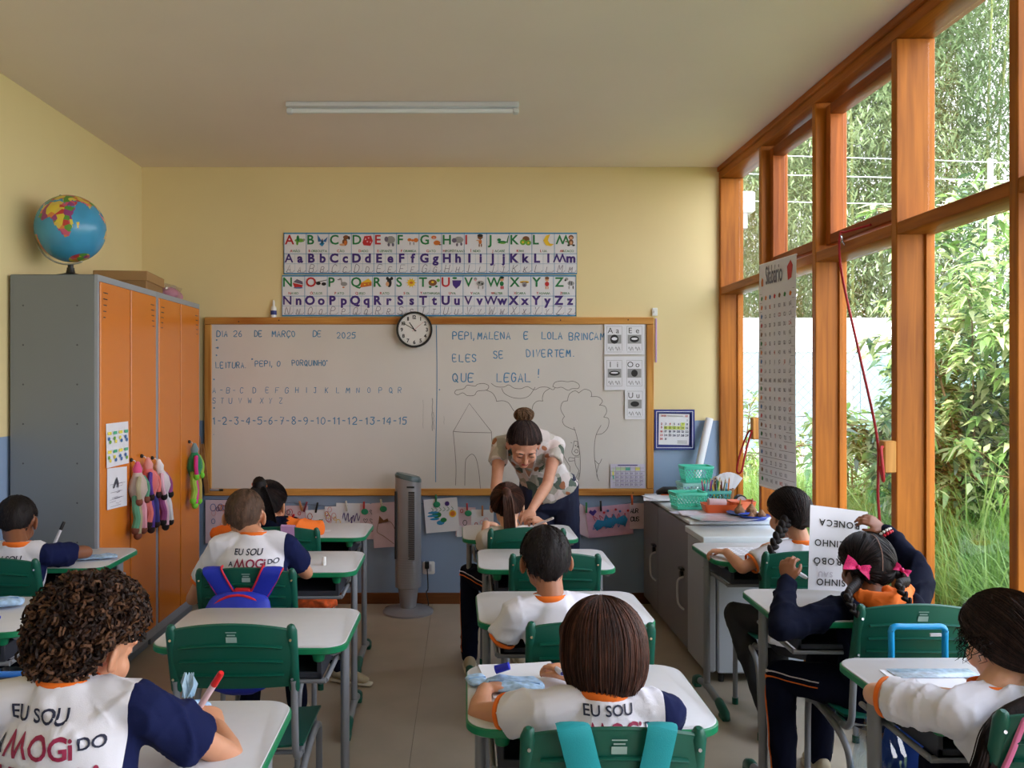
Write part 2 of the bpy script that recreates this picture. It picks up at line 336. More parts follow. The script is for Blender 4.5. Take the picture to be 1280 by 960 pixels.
# ---------------- timber window wall on the right ----------------
posts = [5.88, 5.10, 4.32, 3.52, 2.76, 1.98, 1.20, .42, -.36, -1.14, -1.92]
XO = XR+.155
w = struct(MB().bev((XR-.012, YF, HC-.035), (XR+.05, YB-.001, HC-.001), .003).build('trim_1', w_y))
w = struct(MB().bev((XR, YF, HC-.085), (XO, YB-.001, HC-.036), .003).build('trim_2', w_y))
struct(MB().bev((XR, YF, 0), (XO, YB-.001, .10), .003).build('trim_3', w_y))
ti = 4
glass = glassmat('window_glass')
for k, y in enumerate(posts):
    t0 = y-.045 if k else y-.02; t1 = y
    struct(MB().bev((XR, t0, .1), (XO, t1 if k else YB-.001, HC-.085), .003).build('trim_%d' % ti, w_z)); ti += 1
for k in range(len(posts)-1):
    y1 = posts[k]-(.045 if k else .02); y0 = posts[k+1]
    win = struct(MB().bev((XR+.002, y0, 2.105), (XO-.003, y1, 2.155), .003).build('window_%d' % (k+1), w_y))
    gx = XO-.03
    MB().box((gx, y0+.001, .101), (gx+.006, y1-.001, 2.104)).build('pane', glass, win, smooth=False)
    zt = HC-.086
    for (a, b) in (((gx-.012, y0, .1), (gx, y0+.014, 2.104)), ((gx-.012, y1-.014, .1), (gx, y1, 2.104))):
        MB().box(a, b).build('glazing_bead', w_z, win)
    if k in (1, 2, 5):   # opening sash with its own frame
        sx0, sx1 = XR+.045, XR+.115; ft = .05; z0, z1 = 2.185, 2.87
        f1 = MB().bev((sx0, y0+.012, z0), (sx1, y0+.012+ft, z1), .003).build('sash_stile', w_dkz, win)
        MB().bev((sx0, y1-.012-ft, z0), (sx1, y1-.012, z1), .003).build('sash_stile', w_dkz, win)
        MB().bev((sx0, y0+.012+ft, z0), (sx1, y1-.012-ft, z0+ft), .003).build('sash_rail', w_dk, win)
        MB().bev((sx0, y0+.012+ft, z1-ft), (sx1, y1-.012-ft, z1), .003).build('sash_rail', w_dk, win)
        MB().box((sx0+.03, y0+.012+ft, z0+ft), (sx0+.035, y1-.012-ft, z1-ft)).build('pane', glass, win, smooth=False)
        MB().bev((sx1, y0+.001, 2.156), (XO-.01, y0+.014, zt), .002).build('window_stop', w_dkz, win)
        MB().bev((sx1, y1-.014, 2.156), (XO-.01, y1-.001, zt), .002).build('window_stop', w_dkz, win)
    else:
        MB().box((gx, y0+.001, 2.156), (gx+.006, y1-.001, zt)).build('pane', glass, win, smooth=False)
# ---------------- ceiling lamp ----------------
lp = thing('ceiling_lamp', 'long white fluorescent batten fixed to the ceiling, switched off', 'lamp', (-.30, 4.55, HC))
cx0, cx1 = P(360,130,4.58).x, P(648,130,4.58).x
MB().bev((cx0, 4.515, HC-.028), (cx1, 4.585, HC), .004).build('housing', mat('lamp_white', (206, 208, 214), .4, var=.02), lp)
MB().cyl((cx0+.03, 4.55, HC-.04), (cx1-.03, 4.55, HC-.04), .013, n=12).build('tube', mat('tube_glass', (225, 228, 232), .25, var=.01), lp)
for xx in (cx0+.015, cx1-.015): MB().bev((xx-.015, 4.532, HC-.056), (xx+.015, 4.568, HC-.028), .004).build('lamp_holder', MATS['lamp_white'], lp)
# ---------------- whiteboard ----------------
YW = YB-.002
def wx(px): return (px-VX)*YB/FPX
def wz(py): return CZ-(py-VY)*YB/FPX
wb = thing('whiteboard', 'wide whiteboard in a pine frame with blue handwriting and a drawn house and tree', 'whiteboard', (wx(536), YW, wz(616)))
x0, x1, z0, z1 = wx(257), wx(816), wz(619), wz(397); fw = .048
board_m = mat('whiteboard_surface', (212, 208, 204), .22, var=.025, scale=2.5)
MB().box((x0+.02, YW-.018, z0+.02), (x1-.02, YW, z1-.02)).build('writing_surface', board_m, wb, smooth=False)
MB().bev((x0, YW-.032, z1-fw), (x1, YW, z1), .004).build('frame_rail', pine_x, wb)
MB().bev((x0, YW-.032, z0), (x1, YW, z0+fw), .004).build('frame_rail', pine_x, wb)
MB().bev((x0, YW-.031, z0+fw), (x0+fw, YW, z1-fw), .004).build('frame_stile', pine_z, wb)
MB().bev((x1-fw, YW-.031, z0+fw), (x1, YW, z1-fw), .004).build('frame_stile', pine_z, wb)
mk = MB()
for xx, zz in ((wx(350), z1-.02), (wx(790), z0+.02), (wx(300), z1-.03), (wx(700), z1-.02), (wx(784), z1-.018)): mk.add([(xx+p[0], YW-.0325, zz+p[1]) for p in circ(0,0,.005,8)], [tuple(range(8))])
mk.build('nail_hole', mat('dark_wood_knot', (80, 46, 22), .6), wb, smooth=False)
def bM(px, py): return frame(P(px, py, YB-.0205), (1,0,0), (0,0,1))
HS = YB/FPX   # metres per pixel on the board
blue_ink = mat('blue_marker_ink', (66, 126, 172), .5); thin_ink = mat('black_marker_ink', (98, 92, 90), .5)
b = MB(); I4 = frame((0, YW-.0185, 0), (1,0,0), (0,0,1))
rr = random.Random(11)
def bw(s, px, py, hpx, wpx=1.1, gap=.45, jit=.2):
    hand(b, s, I4, hpx*HS, wx(px), wz(py), wpx*HS, gap, rnd=rr, jit=jit)
for s, px in (('DIA',272), ('26',293), ('DE',319), ('MARÇO',341), ('DE',392), ('2025',422)): bw(s, px, 421+ (px>400)*2, 7, 1.05, .3)
for s, py in (('*',428), ('>',438), ('*',447), ('*',477), ('*',513), ('.',543)): bw(s, 271-(py>470)*3, py, 6, 1.0)
bw('LEITURA.', 271, 460, 7, .95, .3)
bw('"', 315, 456, 8, 1.); bw('PEPI,', 320, 458, 6.5, 1.05, .28); bw('O', 347, 458, 6.5); bw('PORQUINHO"', 366, 457, 6.5, 1.05, .24)
for i, ch in enumerate('A-B-CDEFGHIJKLMNOPQR'):
    pxs = [267,276,284,292,301,317,333,345,357,370,383,393,407,421,433,446,460,474,487,498]
    bw(ch, pxs[i], 491, 6.5, .8)
for ch, px in zip('STUVWXYZ', (267,277,287,299,311,326,337,350)): bw(ch, px, 504, 6.5, .75)
bw('1-2-3-4-5-6-7-8-9-10-11-12-13-14-15', 267, 530, 8.5, 1.15, .40)
for s, px in (('PEPI,',566),('MALENA',597),('E',655),('LOLA',677),('BRINCAM',711)): bw(s, px, 424 if px < 700 else 425, 8.5, 1.25, .3)
for s, px, py in (('ELES',566,452),('SE',617,448),('DIVERTEM.',658,446)): bw(s, px, py, 8.5, 1.25, .38)
for s, px, py in (('QUE',566,477),('LEGAL',621,477),('!',672,472)): bw(s, px, py, 10, 1.3, .36)
bw('*', 549, 489, 4, 1)
b.ribbon([(wx(545.5+.8*sin(t*5)), wz(407+t*195)) for t in [i/20 for i in range(21)]], .0055, I4)
b.build('blue_writing', blue_ink, wb, smooth=False)
b = MB()
def ln(pts, w=.0035, sm=True):     # strokes traced in the zoomed crop (560..780, 460..620 at 5.82 px per px)
    q = [(560+x/5.82, 460+y/5.82) for x, y in pts]
    q = [(wx(x), wz(y)) for x, y in q]
    if sm and len(q) > 2: q = [(p.x, p.y) for p in spline([(x,y,0) for x,y in q], 5)]
    b.ribbon(q, w, I4)
ln([(38,462),(155,257),(315,462)], sm=False); ln([(38,460),(120,466),(315,470)]); ln([(38,462),(58,700),(55,850)]); ln([(315,462),(322,600)])
ln([(122,852),(126,690),(140,650),(175,625),(205,660),(225,760),(235,875)])
ln([(60,160),(48,180),(70,195),(108,180),(140,200),(190,198),(215,168),(280,160),(295,130),(260,113),(215,118),(195,132),(140,125),(115,150),(60,160)])
ln([(315,112),(350,135),(405,138),(440,123),(480,146),(530,150),(575,135),(625,158),(670,140),(720,140),(760,158),(775,145)])
ln([(390,148),(410,185),(470,215),(540,220),(590,200),(632,140)])
ln([(760,135),(775,105),(820,95),(865,100),(910,97),(950,120),(945,148),(900,150),(870,162),(825,140),(790,145),(760,135)])
ln([(275,160),(320,180),(345,215),(352,242)]); ln([(352,242),(400,238),(440,255),(470,300),(480,310)])
ln([(740,148),(700,175),(685,215),(688,240)]); ln([(688,240),(650,240),(620,265),(610,300)])
ln([(948,180),(920,166),(880,190),(866,238)]); ln([(866,238),(830,250),(818,300),(845,352)]); ln([(845,352),(830,380),(850,420),(925,452)])
ln([(948,182),(990,155),(1035,170),(1042,208)]); ln([(1035,208),(1090,210),(1120,240),(1098,272)]); ln([(1098,268),(1140,280),(1150,320),(1130,355)])
ln([(1130,357),(1165,370),(1160,430),(1120,475),(1075,482)]); ln([(912,430),(935,500),(958,640),(955,780),(925,862)]); ln([(1110,415),(1070,500),(1062,640),(1085,800)])
ln([(1065,670),(1095,695),(1115,660)]); ln([(1095,695),(1078,770),(1095,818)])
ln([(785,700),(835,612),(845,650),(885,715),(880,875)], sm=False)
ln([(915,530),(908,570),(898,610),(918,635),(950,630),(952,590),(940,560),(940,535),(915,530)]); ln([(900,545),(890,540)]); ln([(915,605),(930,590),(945,605),(930,616),(915,605)])
ln([(918,645),(950,645)]); ln([(918,650),(925,700),(950,745)]); ln([(950,745),(925,800),(905,810),(922,830),(940,800),(952,760)]); ln([(915,655),(880,650),(878,675),(915,672)])
for cx, cy in ((925,563),(940,572)): b.flat([(wx(560+(cx+5*cos(a))/5.82), wz(460+(cy+5*sin(a))/5.82)) for a in [i*pi/4 for i in range(8)]], I4)
b.build('pen_drawing', thin_ink, wb, smooth=False)
b = MB()
for px, y0_, y1_, ww in ((529,500,535,.002),(540.5,498,538,.006),(542,515,536,.004),(555,520,530,.002)): b.ribbon([(wx(px+rr.uniform(-.5,.5)), wz(y0_+(y1_-y0_)*t/8)) for t in range(9)], ww, I4)
b.build('smudge', mat('marker_smudge', (150,150,148), .5), wb, smooth=False)
pen = thing('marker', 'dark marker lying on the lower left corner of the whiteboard frame', 'marker', P(268,613,5.86))
MB().cyl(P(263,612.5,5.86), P(274,612.5,5.86), .007).build('barrel', mat('grey_pen', (150,152,156), .4), pen)
MB().cyl(P(274,612.5,5.86), P(279,612.5,5.86), .008).build('cap', mat('green_black_cap', (20,44,36), .4), pen)
# ---------------- alphabet strips ----------------
RED = mat('print_red', (190, 36, 44)); GRN = mat('print_green', (22, 120, 66)); PUR = mat('print_purple', (64, 36, 122)); CYN = mat('print_cyan', (38, 134, 186)); GRY = mat('print_grey', (104, 96, 120))
YEL = mat('print_yellow', (232, 190, 40)); BRN = mat('print_brown', (120, 74, 40)); ORG = mat('print_orange', (206, 112, 40)); PNK = mat('print_pink', (222, 160, 170)); BLU = mat('print_blue', (60, 110, 170)); LGN = mat('print_lime', (110, 170, 60)); WHT = paper; BLK = ink; SKN = mat('print_skin', (214, 160, 120)); LGY = mat('print_silver', (150,150,152))
PAL = [RED, GRN, PUR, CYN, GRY, YEL, BRN, ORG, PNK, BLU, LGN, BLK, SKN, LGY]
C_ = dict(r=0, g=1, p=2, c=3, k=4, y=5, b=6, o=7, i=8, u=9, l=10, x=11, s=12, v=13)
WORDS = 'AVIÃO BORBOLETA CÃO DADO ELEFANTE FORMIGA GATO HIPOPÓTAMO ÍNDIO JACARÉ KIWI LUA MACACO NAVIO ÓCULOS PATO QUEIJO RATO SOL TARTARUGA UVA VACA WALTER XÍCARA YASMIM ZEBRA'.split()
# small pictures in a unit square: (colour, x, y, rx, ry) ellipses, or (colour, [points])
PIC = {'A':[('l',.5,.5,.42,.16),('g',.35,.65,.12,.28),('v',.85,.55,.1,.1),('l',.3,.3,.1,.2)],'B':[('u',[(.5,.4),(.1,1),(.15,.4)]),('u',[(.5,.4),(.95,.8),(.8,.35)]),('c',[(.5,.45),(.25,.2),(.5,0),(.7,.25)]),('x',.5,.4,.05,.25)],
'C':[('b',.6,.75,.25,.18),('b',.5,.35,.22,.3),('s',.3,.15,.25,.1),('x',.85,.7,.08,.15),('o',.55,.3,.12,.2)],'D':[('r',[(.1,.3),(.25,.85),(.8,.9),(.95,.45),(.75,.05),(.2,.1)]),('i',.35,.6,.07,.07),('i',.6,.7,.07,.07),('i',.5,.4,.07,.07),('i',.75,.35,.06,.06)],
'E':[('v',.55,.55,.38,.32),('k',.2,.6,.16,.22),('k',.4,.15,.1,.15),('k',.75,.15,.1,.15)],'F':[('o',.25,.55,.17,.13),('o',.5,.5,.12,.1),('o',.78,.52,.2,.18),('x',.3,.25,.03,.15),('x',.6,.25,.03,.15)],
'G':[('o',.4,.75,.22,.15),('o',.65,.3,.28,.2),('i',.4,.7,.08,.06),('b',.9,.15,.12,.05)],'H':[('v',.6,.55,.38,.27),('k',.22,.5,.2,.2),('k',.45,.15,.09,.14),('k',.8,.2,.09,.14)],
'I':[('b',.5,.78,.22,.2),('x',.5,.9,.24,.12),('o',.5,.4,.13,.2),('s',.35,.5,.2,.04),('b',.42,.1,.05,.15),('b',.6,.1,.05,.15)],'J':[('g',.45,.35,.38,.12),('g',.2,.55,.16,.12),('l',.5,.28,.25,.07),('g',[(.8,.35),(.95,.9),(1,.9),(.9,.25)])],
'K':[('b',.55,.6,.3,.26),('l',.3,.35,.25,.24),('l',.75,.3,.24,.22),('y',.3,.35,.09,.09),('y',.75,.3,.08,.08)],'L':[('y',[(.7,1),(.35,.9),(.12,.5),(.35,.1),(.75,.02),(1,.2),(.65,.25),(.5,.5),(.6,.8)])],
'M':[('b',.55,.75,.22,.2),('s',.55,.7,.14,.12),('b',.55,.35,.2,.25),('s',.55,.3,.1,.14),('b',.15,.4,.1,.05),('x',.35,.1,.12,.08),('x',.75,.1,.12,.08)],
'N':[('r',[(.05,.5),(.9,.3),(.8,.1),(.2,.1)]),('k',[(.1,.55),(.9,.35),(.85,.6),(.4,.8)]),('u',.5,.08,.4,.06)],'O':[('x',.3,.45,.2,.14),('x',.75,.4,.2,.14),('x',[(.05,.55),(1,.75),(1,.7),(.1,.5)])],
'P':[('v',.25,.8,.12,.1),('k',.1,.75,.1,.04),('v',.55,.4,.28,.17),('v',.35,.6,.05,.2),('o',.5,.12,.1,.05)],'Q':[('y',[(0,.1),(.1,.5),(.7,.85),(.95,.6),(.95,.25)]),('o',[(0,.1),(.1,.5),(.95,.55),(.95,.25)]),('y',.4,.35,.08,.06),('y',.7,.4,.06,.05)],
'R':[('x',.55,.5,.2,.38),('x',.4,.85,.12,.14),('x',.75,.85,.12,.14),('s',.4,.4,.14,.2)],'S':[('y',.5,.5,.3,.3)]+[('y',[(.5+.28*cos(a-.15),.5+.28*sin(a-.15)),(.5+.46*cos(a),.5+.46*sin(a)),(.5+.28*cos(a+.15),.5+.28*sin(a+.15))]) for a in [i*pi/5 for i in range(10)]]+[('o',.5,.5,.15,.1)],
'T':[('b',.4,.5,.35,.27),('l',.85,.7,.14,.14),('g',.2,.15,.12,.08),('g',.7,.2,.12,.08),('y',.4,.55,.12,.08)],'U':[('p',[(.15,.7),(.9,.7),(.8,.3),(.45,0),(.2,.3)]),('g',.35,.88,.2,.09)],
'V':[('v',.6,.45,.32,.22),('x',.5,.5,.08,.08),('x',.75,.4,.08,.08),('v',.2,.8,.13,.15),('i',.2,.7,.09,.07),('v',.45,.12,.05,.15),('v',.8,.12,.05,.15)],'W':[('s',.5,.78,.18,.17),('x',.5,.92,.2,.1),('g',.5,.42,.17,.2),('r',.45,.1,.06,.15),('r',.6,.1,.06,.15)],
'X':[('y',.5,.55,.4,.1),('b',.5,.52,.35,.05),('v',.5,.35,.2,.22),('k',.5,.3,.1,.1)],'Y':[('s',.5,.75,.16,.15),('b',.5,.88,.18,.12),('r',.5,.4,.18,.2),('s',.42,.1,.05,.14),('s',.58,.1,.05,.14)],
'Z':[('v',.6,.45,.28,.2),('x',.5,.5,.04,.18),('x',.65,.45,.04,.18),('v',.25,.8,.14,.13),('x',.15,.7,.08,.08),('v',.45,.12,.05,.16),('x',.78,.12,.05,.16)]}
def pic(mb, key, M, x, y, s):
    for k, e in enumerate(PIC[key]):
        poly = e[1] if isinstance(e[1], list) else circ(e[1], e[2], e[3], 10, e[4])
        mb.add([(x+s*p[0], y+s*p[1], .00004*(k+1)) for p in poly], [tuple(range(len(poly)))], C_[e[0]], M)
strips = [('ABCDEFGHIJKLM', 355, 291, 721, 343), ('NOPQRSTUVWXYZ', 353, 344, 720, 395.5)]
for si, (LT, a, t, c, d) in enumerate(strips):
    th = thing('alphabet_strip', ('upper alphabet poster strip on the wall, letters A to M with pictures', 'lower alphabet poster strip, letters N to Z, resting along the whiteboard top')[si], 'poster', (wx((a+c)/2), YW, wz(d)), 'alphabet posters above the whiteboard')
    yy = YW-.004; X0, X1, Z1, Z0 = wx(a), wx(c), wz(t), wz(d); W = X1-X0; H = Z1-Z0
    G = []
    for i in range(27):
        G.append([(X0+W*i/26, yy-.0015*(1+sin(i*1.3+j*2+si)), Z0+H*j/4) for j in range(5)])
    MB().sheet(G, .0008).build('sheet', paper, th)
    M = frame((X0, yy-.0045, Z0), (1,0,0), (0,0,1)); q = MB(); pg = MB()
    cw = W/13
    for z in (.004, H-.006): q.add([(0,z-.004,0),(W,z-.004,0),(W,z+.005,0),(0,z+.005,0)], [(0,1,2,3)], 3, M)
    for z, tk in ((H*.49, .003), (H*.25, .0016)): q.add([(0,z-tk/2,0),(W,z-tk/2,0),(W,z+tk/2,0),(0,z+tk/2,0)], [(0,1,2,3)], 3, M)
    for i in range(14):
        x = min(max(cw*i, .001), W-.001); q.add([(x-.0015,0,0),(x+.0015,0,0),(x+.0015,H,0),(x-.0015,H,0)], [(0,1,2,3)], 3, M)
        if i < 13: x = cw*(i+.5); q.add([(x-.0005,0,0),(x+.0005,0,0),(x+.0005,H*.49,0),(x-.0005,H*.49,0)], [(0,1,2,3)], 3, M)
    bx = 0 if si == 0 else W-.004; q.add([(bx,0,0),(bx+.005,0,0),(bx+.005,H,0),(bx,H,0)], [(0,1,2,3)], 3, M)
    for i, ch in enumerate(LT):
        x = cw*i; word = WORDS[ord(ch)-65]
        text(pg, ch, M, .090, x+cw*.05, H*.72, 0 if ch in 'AEIOU' else 1, bold=.02, z=.0001)
        pic(pg, ch, M, x+cw*.44, H*.665, cw*.54)
        w1 = len(word)*.0135
        text(pg, word[0], M, .024, x+cw*.5-w1/2, H*.53, 0, bold=.02, z=.0001); text(pg, word[1:], M, .022, x+cw*.5-w1/2+.017, H*.53, 1, bold=.01, z=.0001, sp=.04)
        text(pg, ch, M, .084, x+cw*.25, H*.285, 2, bold=.04, align='C', z=.0001); text(pg, ch.lower(), M, .084, x+cw*.75, H*.285, 2, bold=.04, align='C', z=.0001)
        # cursive row
        for kk, (sc_, xo) in enumerate(((1, .12), (.72, .62))):
            st = strokes(ch); h = H*.18*sc_
            for s2 in st:
                pp = smooth2([(x+cw*xo+h/6*(p[0]*.8+p[1]*.22), H*.045+h/6*p[1]) for p in s2]); pg.ribbon(pp, .0032, M, 4)
            pg.ribbon([(x+cw*xo-.004, H*.07), (x+cw*xo+.006, H*.045), (x+cw*(xo+.3), H*.05), (x+cw*(xo+.34), H*.09)], .0026, M, 4)
    q.build('printed_grid', PAL, th, smooth=False); pg.build('printed_letters', PAL, th, smooth=False)
# ---------------- clock ----------------
cc = P(518, 412, 5.84); ck = thing('wall_clock', 'round white wall clock with a thick black rim over the whiteboard edge', 'clock', cc)
Mc = frame(cc, (1,0,0), (0,0,1)); Rk = .122
def disc(mb, r0, r1, y0, y1, n=48, mi=0):
    rs = []
    for (r, y) in ((r0,y0),(r1,y0),(r1,y1),(r0,y1),(r0,y0)): rs.append([cc+V((r*cos(2*pi*i/n), y, r*sin(2*pi*i/n))) for i in range(n)])
    mb.rings(rs, mi, True, False)
q = MB(); disc(q, Rk-.014, Rk, -.012, .026); q.build('rim', black_pl, ck)
q = MB(); q.cyl(cc+V((0,.0,0)), cc+V((0,.02,0)), Rk-.013, n=48); q.build('dial', mat('dial_white', (224,222,220), .5, var=.01), ck)
q = MB(); Md = frame(cc+V((0,-.001,0)), (1,0,0), (0,0,1))
for h in range(1, 13):
    a = pi/2-h*pi/6; text(q, str(h), Md, .035, .085*cos(a), .085*sin(a)-.0125, bold=.03, align='C', sp=.03)
for k in range(60):
    a = k*pi/30; r0 = .101; r1 = .105; q.ribbon([(r0*cos(a), r0*sin(a)), (r1*cos(a), r1*sin(a))], .001, Md)
q.build('numerals', ink, ck, smooth=False)
q = MB(); Mh = frame(cc+V((0,-.003,0)), (1,0,0), (0,0,1))
a = pi/2-(10+50/60)*pi/6; q.ribbon([(-.012*cos(a),-.012*sin(a)), (.058*cos(a), .058*sin(a))], .006, Mh); q.build('hour_hand', ink, ck, smooth=False)
q = MB(); a = pi/2-50*pi/30; q.ribbon([(-.015*cos(a),-.015*sin(a)), (.085*cos(a), .085*sin(a))], .004, Mh); q.build('minute_hand', ink, ck, smooth=False)
q = MB(); a = pi/2-8.5*pi/30; q.ribbon([(-.02*cos(a),-.02*sin(a)), (.08*cos(a), .08*sin(a))], .0015, frame(cc+V((0,-.004,0)), (1,0,0), (0,0,1))); q.build('second_hand', RED, ck, smooth=False)
# ---------------- sheets on the board ----------------
def flat_sheet(name, label, cat, cx, cy, wpx, hpx, Y, rot=0, m=None, group=None, curl=.004):
    s = Y/FPX; c = P(cx, cy, Y); th = thing(name, label, cat, c, group)
    w2, h2 = wpx*s/2, hpx*s/2; M = frame(c, (cos(rot),0,sin(rot)), (-sin(rot),0,cos(rot)))
    G = [[M@V((w2*(2*i/6-1), h2*(2*j/6-1), curl*(((2*i/6-1)**2)*.6+((j/6-.6)**2)))) for j in range(7)] for i in range(7)]
    MB().sheet(G, .0006).build('sheet', m or paper, th)
    return th, frame(c-V((0,.0008,0)), (cos(rot),0,sin(rot)), (-sin(rot),0,cos(rot))), s
LIP = {'A':(.30,.34),'E':(.34,.24),'I':(.40,.18),'O':(.24,.26),'U':(.32,.20)}
for ch, cx, cy in (('A',768,424),('E',793,424),('I',768,466.5),('O',793,466.5),('U',793.5,505)):
    th, M, s = flat_sheet('vowel_card', 'card with vowel %s above a mouth photo, %s' % (ch, {'A':'top left of the five on the whiteboard','E':'top right of the five on the whiteboard','I':'below the A card','O':'below the E card','U':'lowest of the five on the whiteboard'}[ch]), 'card', cx, cy, 25, 38 if ch != 'I' and ch != 'O' else 42, 5.872, 0, None, 'vowel cards on the whiteboard', .002)
    q = MB(); T = 1*s
    for k in range(4):
        a, b_ = [(-9.5,-16),(9.5,-16),(9.5,16),(-9.5,16)][k], [(9.5,-16),(9.5,16),(-9.5,16),(-9.5,-16)][k]; q.ribbon([(a[0]*s,a[1]*s),(b_[0]*s,b_[1]*s)], .35*s, M, 1, .001)
    text(q, ch, M, 10*s, -4.8*s, 7.5*s, 0, align='C', z=.001); text(q, ch.lower(), M, 10*s, 4.2*s, 7.5*s, 0, align='C', z=.001)
    q.flat([(x*s, y*s) for x, y in [(-8.5,-5.5),(8.5,-5.5),(8.5,5.5),(-8.5,5.5)]], M@Matrix.Translation((0,0,.0008)), 1)
    lx, ly = LIP[ch]; q.flat([(x*17*s, y*17*s) for x, y in circ(0,0,lx,18,ly)], M@Matrix.Translation((0,0,.0012)), 0)
    if ch in 'EIA': q.flat([(x*17*s, y*17*s) for x, y in circ(0,.03,lx*.7,14,ly*.35)], M@Matrix.Translation((0,0,.0016)), 2)
    for xo in (-7.5, 1): q.ribbon([(s*(xo+a*.75), s*(-12+2.6*sin(a*1.3))) for a in range(9)], .5*s, M, 0, .001)
    q.build('print', [ink, LGY, paper], th, smooth=False)
th, M, s = flat_sheet('syllable_table', 'small lilac gridded number table taped at the lower right of the whiteboard', 'chart', 784.5, 595, 43, 30, 5.872, 0, mat('lilac_paper', (200, 196, 216), .7, var=.02), None, .002)
q = MB()
for i in range(7):
    q.ribbon([(s*(-21+6.1*i), -13*s), (s*(-21+6.1*i), 12*s)], .4*s, M, 1, .001)
for j in range(6): q.ribbon([(-21*s, s*(-13+4.6*j)), (21*s, s*(-13+4.6*j))], .4*s, M, 1, .001)
for j in range(5): q.flat([(s*x, s*y) for x, y in [(-21,-13+4.6*j),(-17,-13+4.6*j),(-17,-8.6+4.6*j),(-21,-8.6+4.6*j)]], M@Matrix.Translation((0,0,.0008)), (2,2,3,4,2)[j])
for i, c_ in ((1,2),(2,2),(3,3),(5,4)): q.flat([(s*x, s*y) for x, y in [(-21+6.1*i,7),(-15.2+6.1*i,7),(-15.2+6.1*i,11),(-21+6.1*i,11)]], M@Matrix.Translation((0,0,.0008)), c_)
for i in range(6):
    for j in range(4): text(q, rr.choice(['BA','CE','DI','FO','GU','LA','ME']), M, 3*s, s*(-13+6*i), s*(-11.6+4.6*j), 0, align='C', z=.0015)
q.ribbon([(-12*s, 13.5*s), (12*s, 13.5*s)], 1.1*s, M, 0, .001)
q.build('print', [PUR, LGY, mat('pale_green_print', (190, 214, 170)), mat('teal_print', (84, 180, 160)), mat('pale_yellow_print', (228, 222, 110))], th, smooth=False)
# ---------------- calendar ----------------
cal = thing('wall_calendar', 'month calendar in a dark blue frame hung right of the whiteboard', 'calendar', P(843, 537, YW))
s = YB/FPX; M = frame(P(843, 537, YB-.016), (1,0,0), (0,0,1))
navy_pl = mat('navy_plastic', (30, 48, 130), .3)
q = MB()
for (a, b_) in (((-25,-25),(25,-21)), ((-25,21),(25,25)), ((-25,-21),(-21,21)), ((21,-21),(25,21))): q.box((a[0]*s, a[1]*s, -.014), (b_[0]*s, b_[1]*s, .006), 0, M)
q.build('frame', navy_pl, cal)
MB().box((-21*s,-21*s,-.014), (21*s,21*s,-.008), 0, M).build('backing', navy_pl, cal, smooth=False)
q = MB()
for k in range(4):
    c4 = [(-22.5,-22.5),(22.5,-22.5),(22.5,22.5),(-22.5,22.5)]; a, b_ = c4[k], c4[(k+1)%4]; q.ribbon([(a[0]*s,a[1]*s),(b_[0]*s,b_[1]*s)], .7*s, M, 0, .0065)
q.build('white_line', paper, cal, smooth=False)
Mp = M@Matrix.Rotation(-.02, 4, 'Z')
MB().sheet([[Mp@V(((-19.5+38*i/6)*s, (-19+38.5*j/6)*s, -.004+.004*(1-i/6)*(1-j/6))) for j in range(7)] for i in range(7)], .0008).build('sheet', paper, cal)
q = MB()
text(q, '2025', Mp, 3*s, -17*s, 16*s, 1, bold=.03, z=.001); text(q, '03', Mp, 3*s, 16.5*s, 16*s, 1, bold=.03, align='R', z=.001); q.ribbon([(-9*s,17*s),(10*s,17*s)], .7*s, Mp, 2, .001)
day = 1
for r in range(6):
    for c_ in range(7):
        if r == 0 and c_ < 6: continue
        if day > 31: break
        x, y = (-16+5.3*c_)*s, (10.5-4.7*r)*s
        if day in (7, 10, 11, 12, 13, 14): q.flat([(x+a*2.3*s, y+1.1*s+bb*2.0*s) for a, bb in ((-1,-1),(1,-1),(1,1),(-1,1))], Mp@Matrix.Translation((0,0,.0009)), 3)
        text(q, str(day), Mp, 3.6*s, x, y, 1 if c_ == 0 or day == 4 else 0, bold=.03, align='C', z=.0013); day += 1
for k in range(5): q.ribbon([(4*s, (-13.5-.9*k)*s), (16*s, (-13.5-.9*k)*s)], .3*s, Mp, 2, .001)
q.build('print', [mat('dark_blue_print', (36,44,84)), RED, LGY, mat('highlighter', (206, 222, 90))], cal, smooth=False)
# ---------------- things on / around the board top ----------------
gb = thing('glue_bottle', 'small white glue bottle standing on the whiteboard frame at the left', 'bottle', P(342, 397, 5.885))
c = P(342, 397, 5.885); q = MB(); q.lathe([(.001,0),(.019,0),(.02,.01),(.02,.06),(.017,.072),(.009,.08),(.008,.088)], c, 16); q.build('body', white_pl, gb)
MB().lathe([(.0205,.018),(.0207,.02),(.0207,.045),(.0205,.047)], c, 16).build('label_band', mat('label_navy', (50,60,130)), gb)
MB().lathe([(.009,.088),(.009,.1),(.005,.118),(.001,.12)], c, 12).build('cap', white_pl, gb)
hk = thing('wall_hook', 'small white plastic hook above the whiteboard right corner', 'hook', P(818, 392, YW))
q = MB(); q.bev((wx(814.5), YW-.012, wz(395)), (wx(821.5), YW, wz(385)), .003); q.build('plate', white_pl, hk)
MB().tube(spline([P(818,389,YW-.01), P(818,391,YW-.03), P(818,387,YW-.035)], 4), .003).build('prong', white_pl, hk)
tag(MB().bev((wx(819), YW-.006, wz(453)), (wx(821), YW, wz(398)), .001).build('ribbon', mat('lilac_ribbon', (190,160,210))), 'thin lilac strip hanging down beside the whiteboard right edge', 'ribbon')
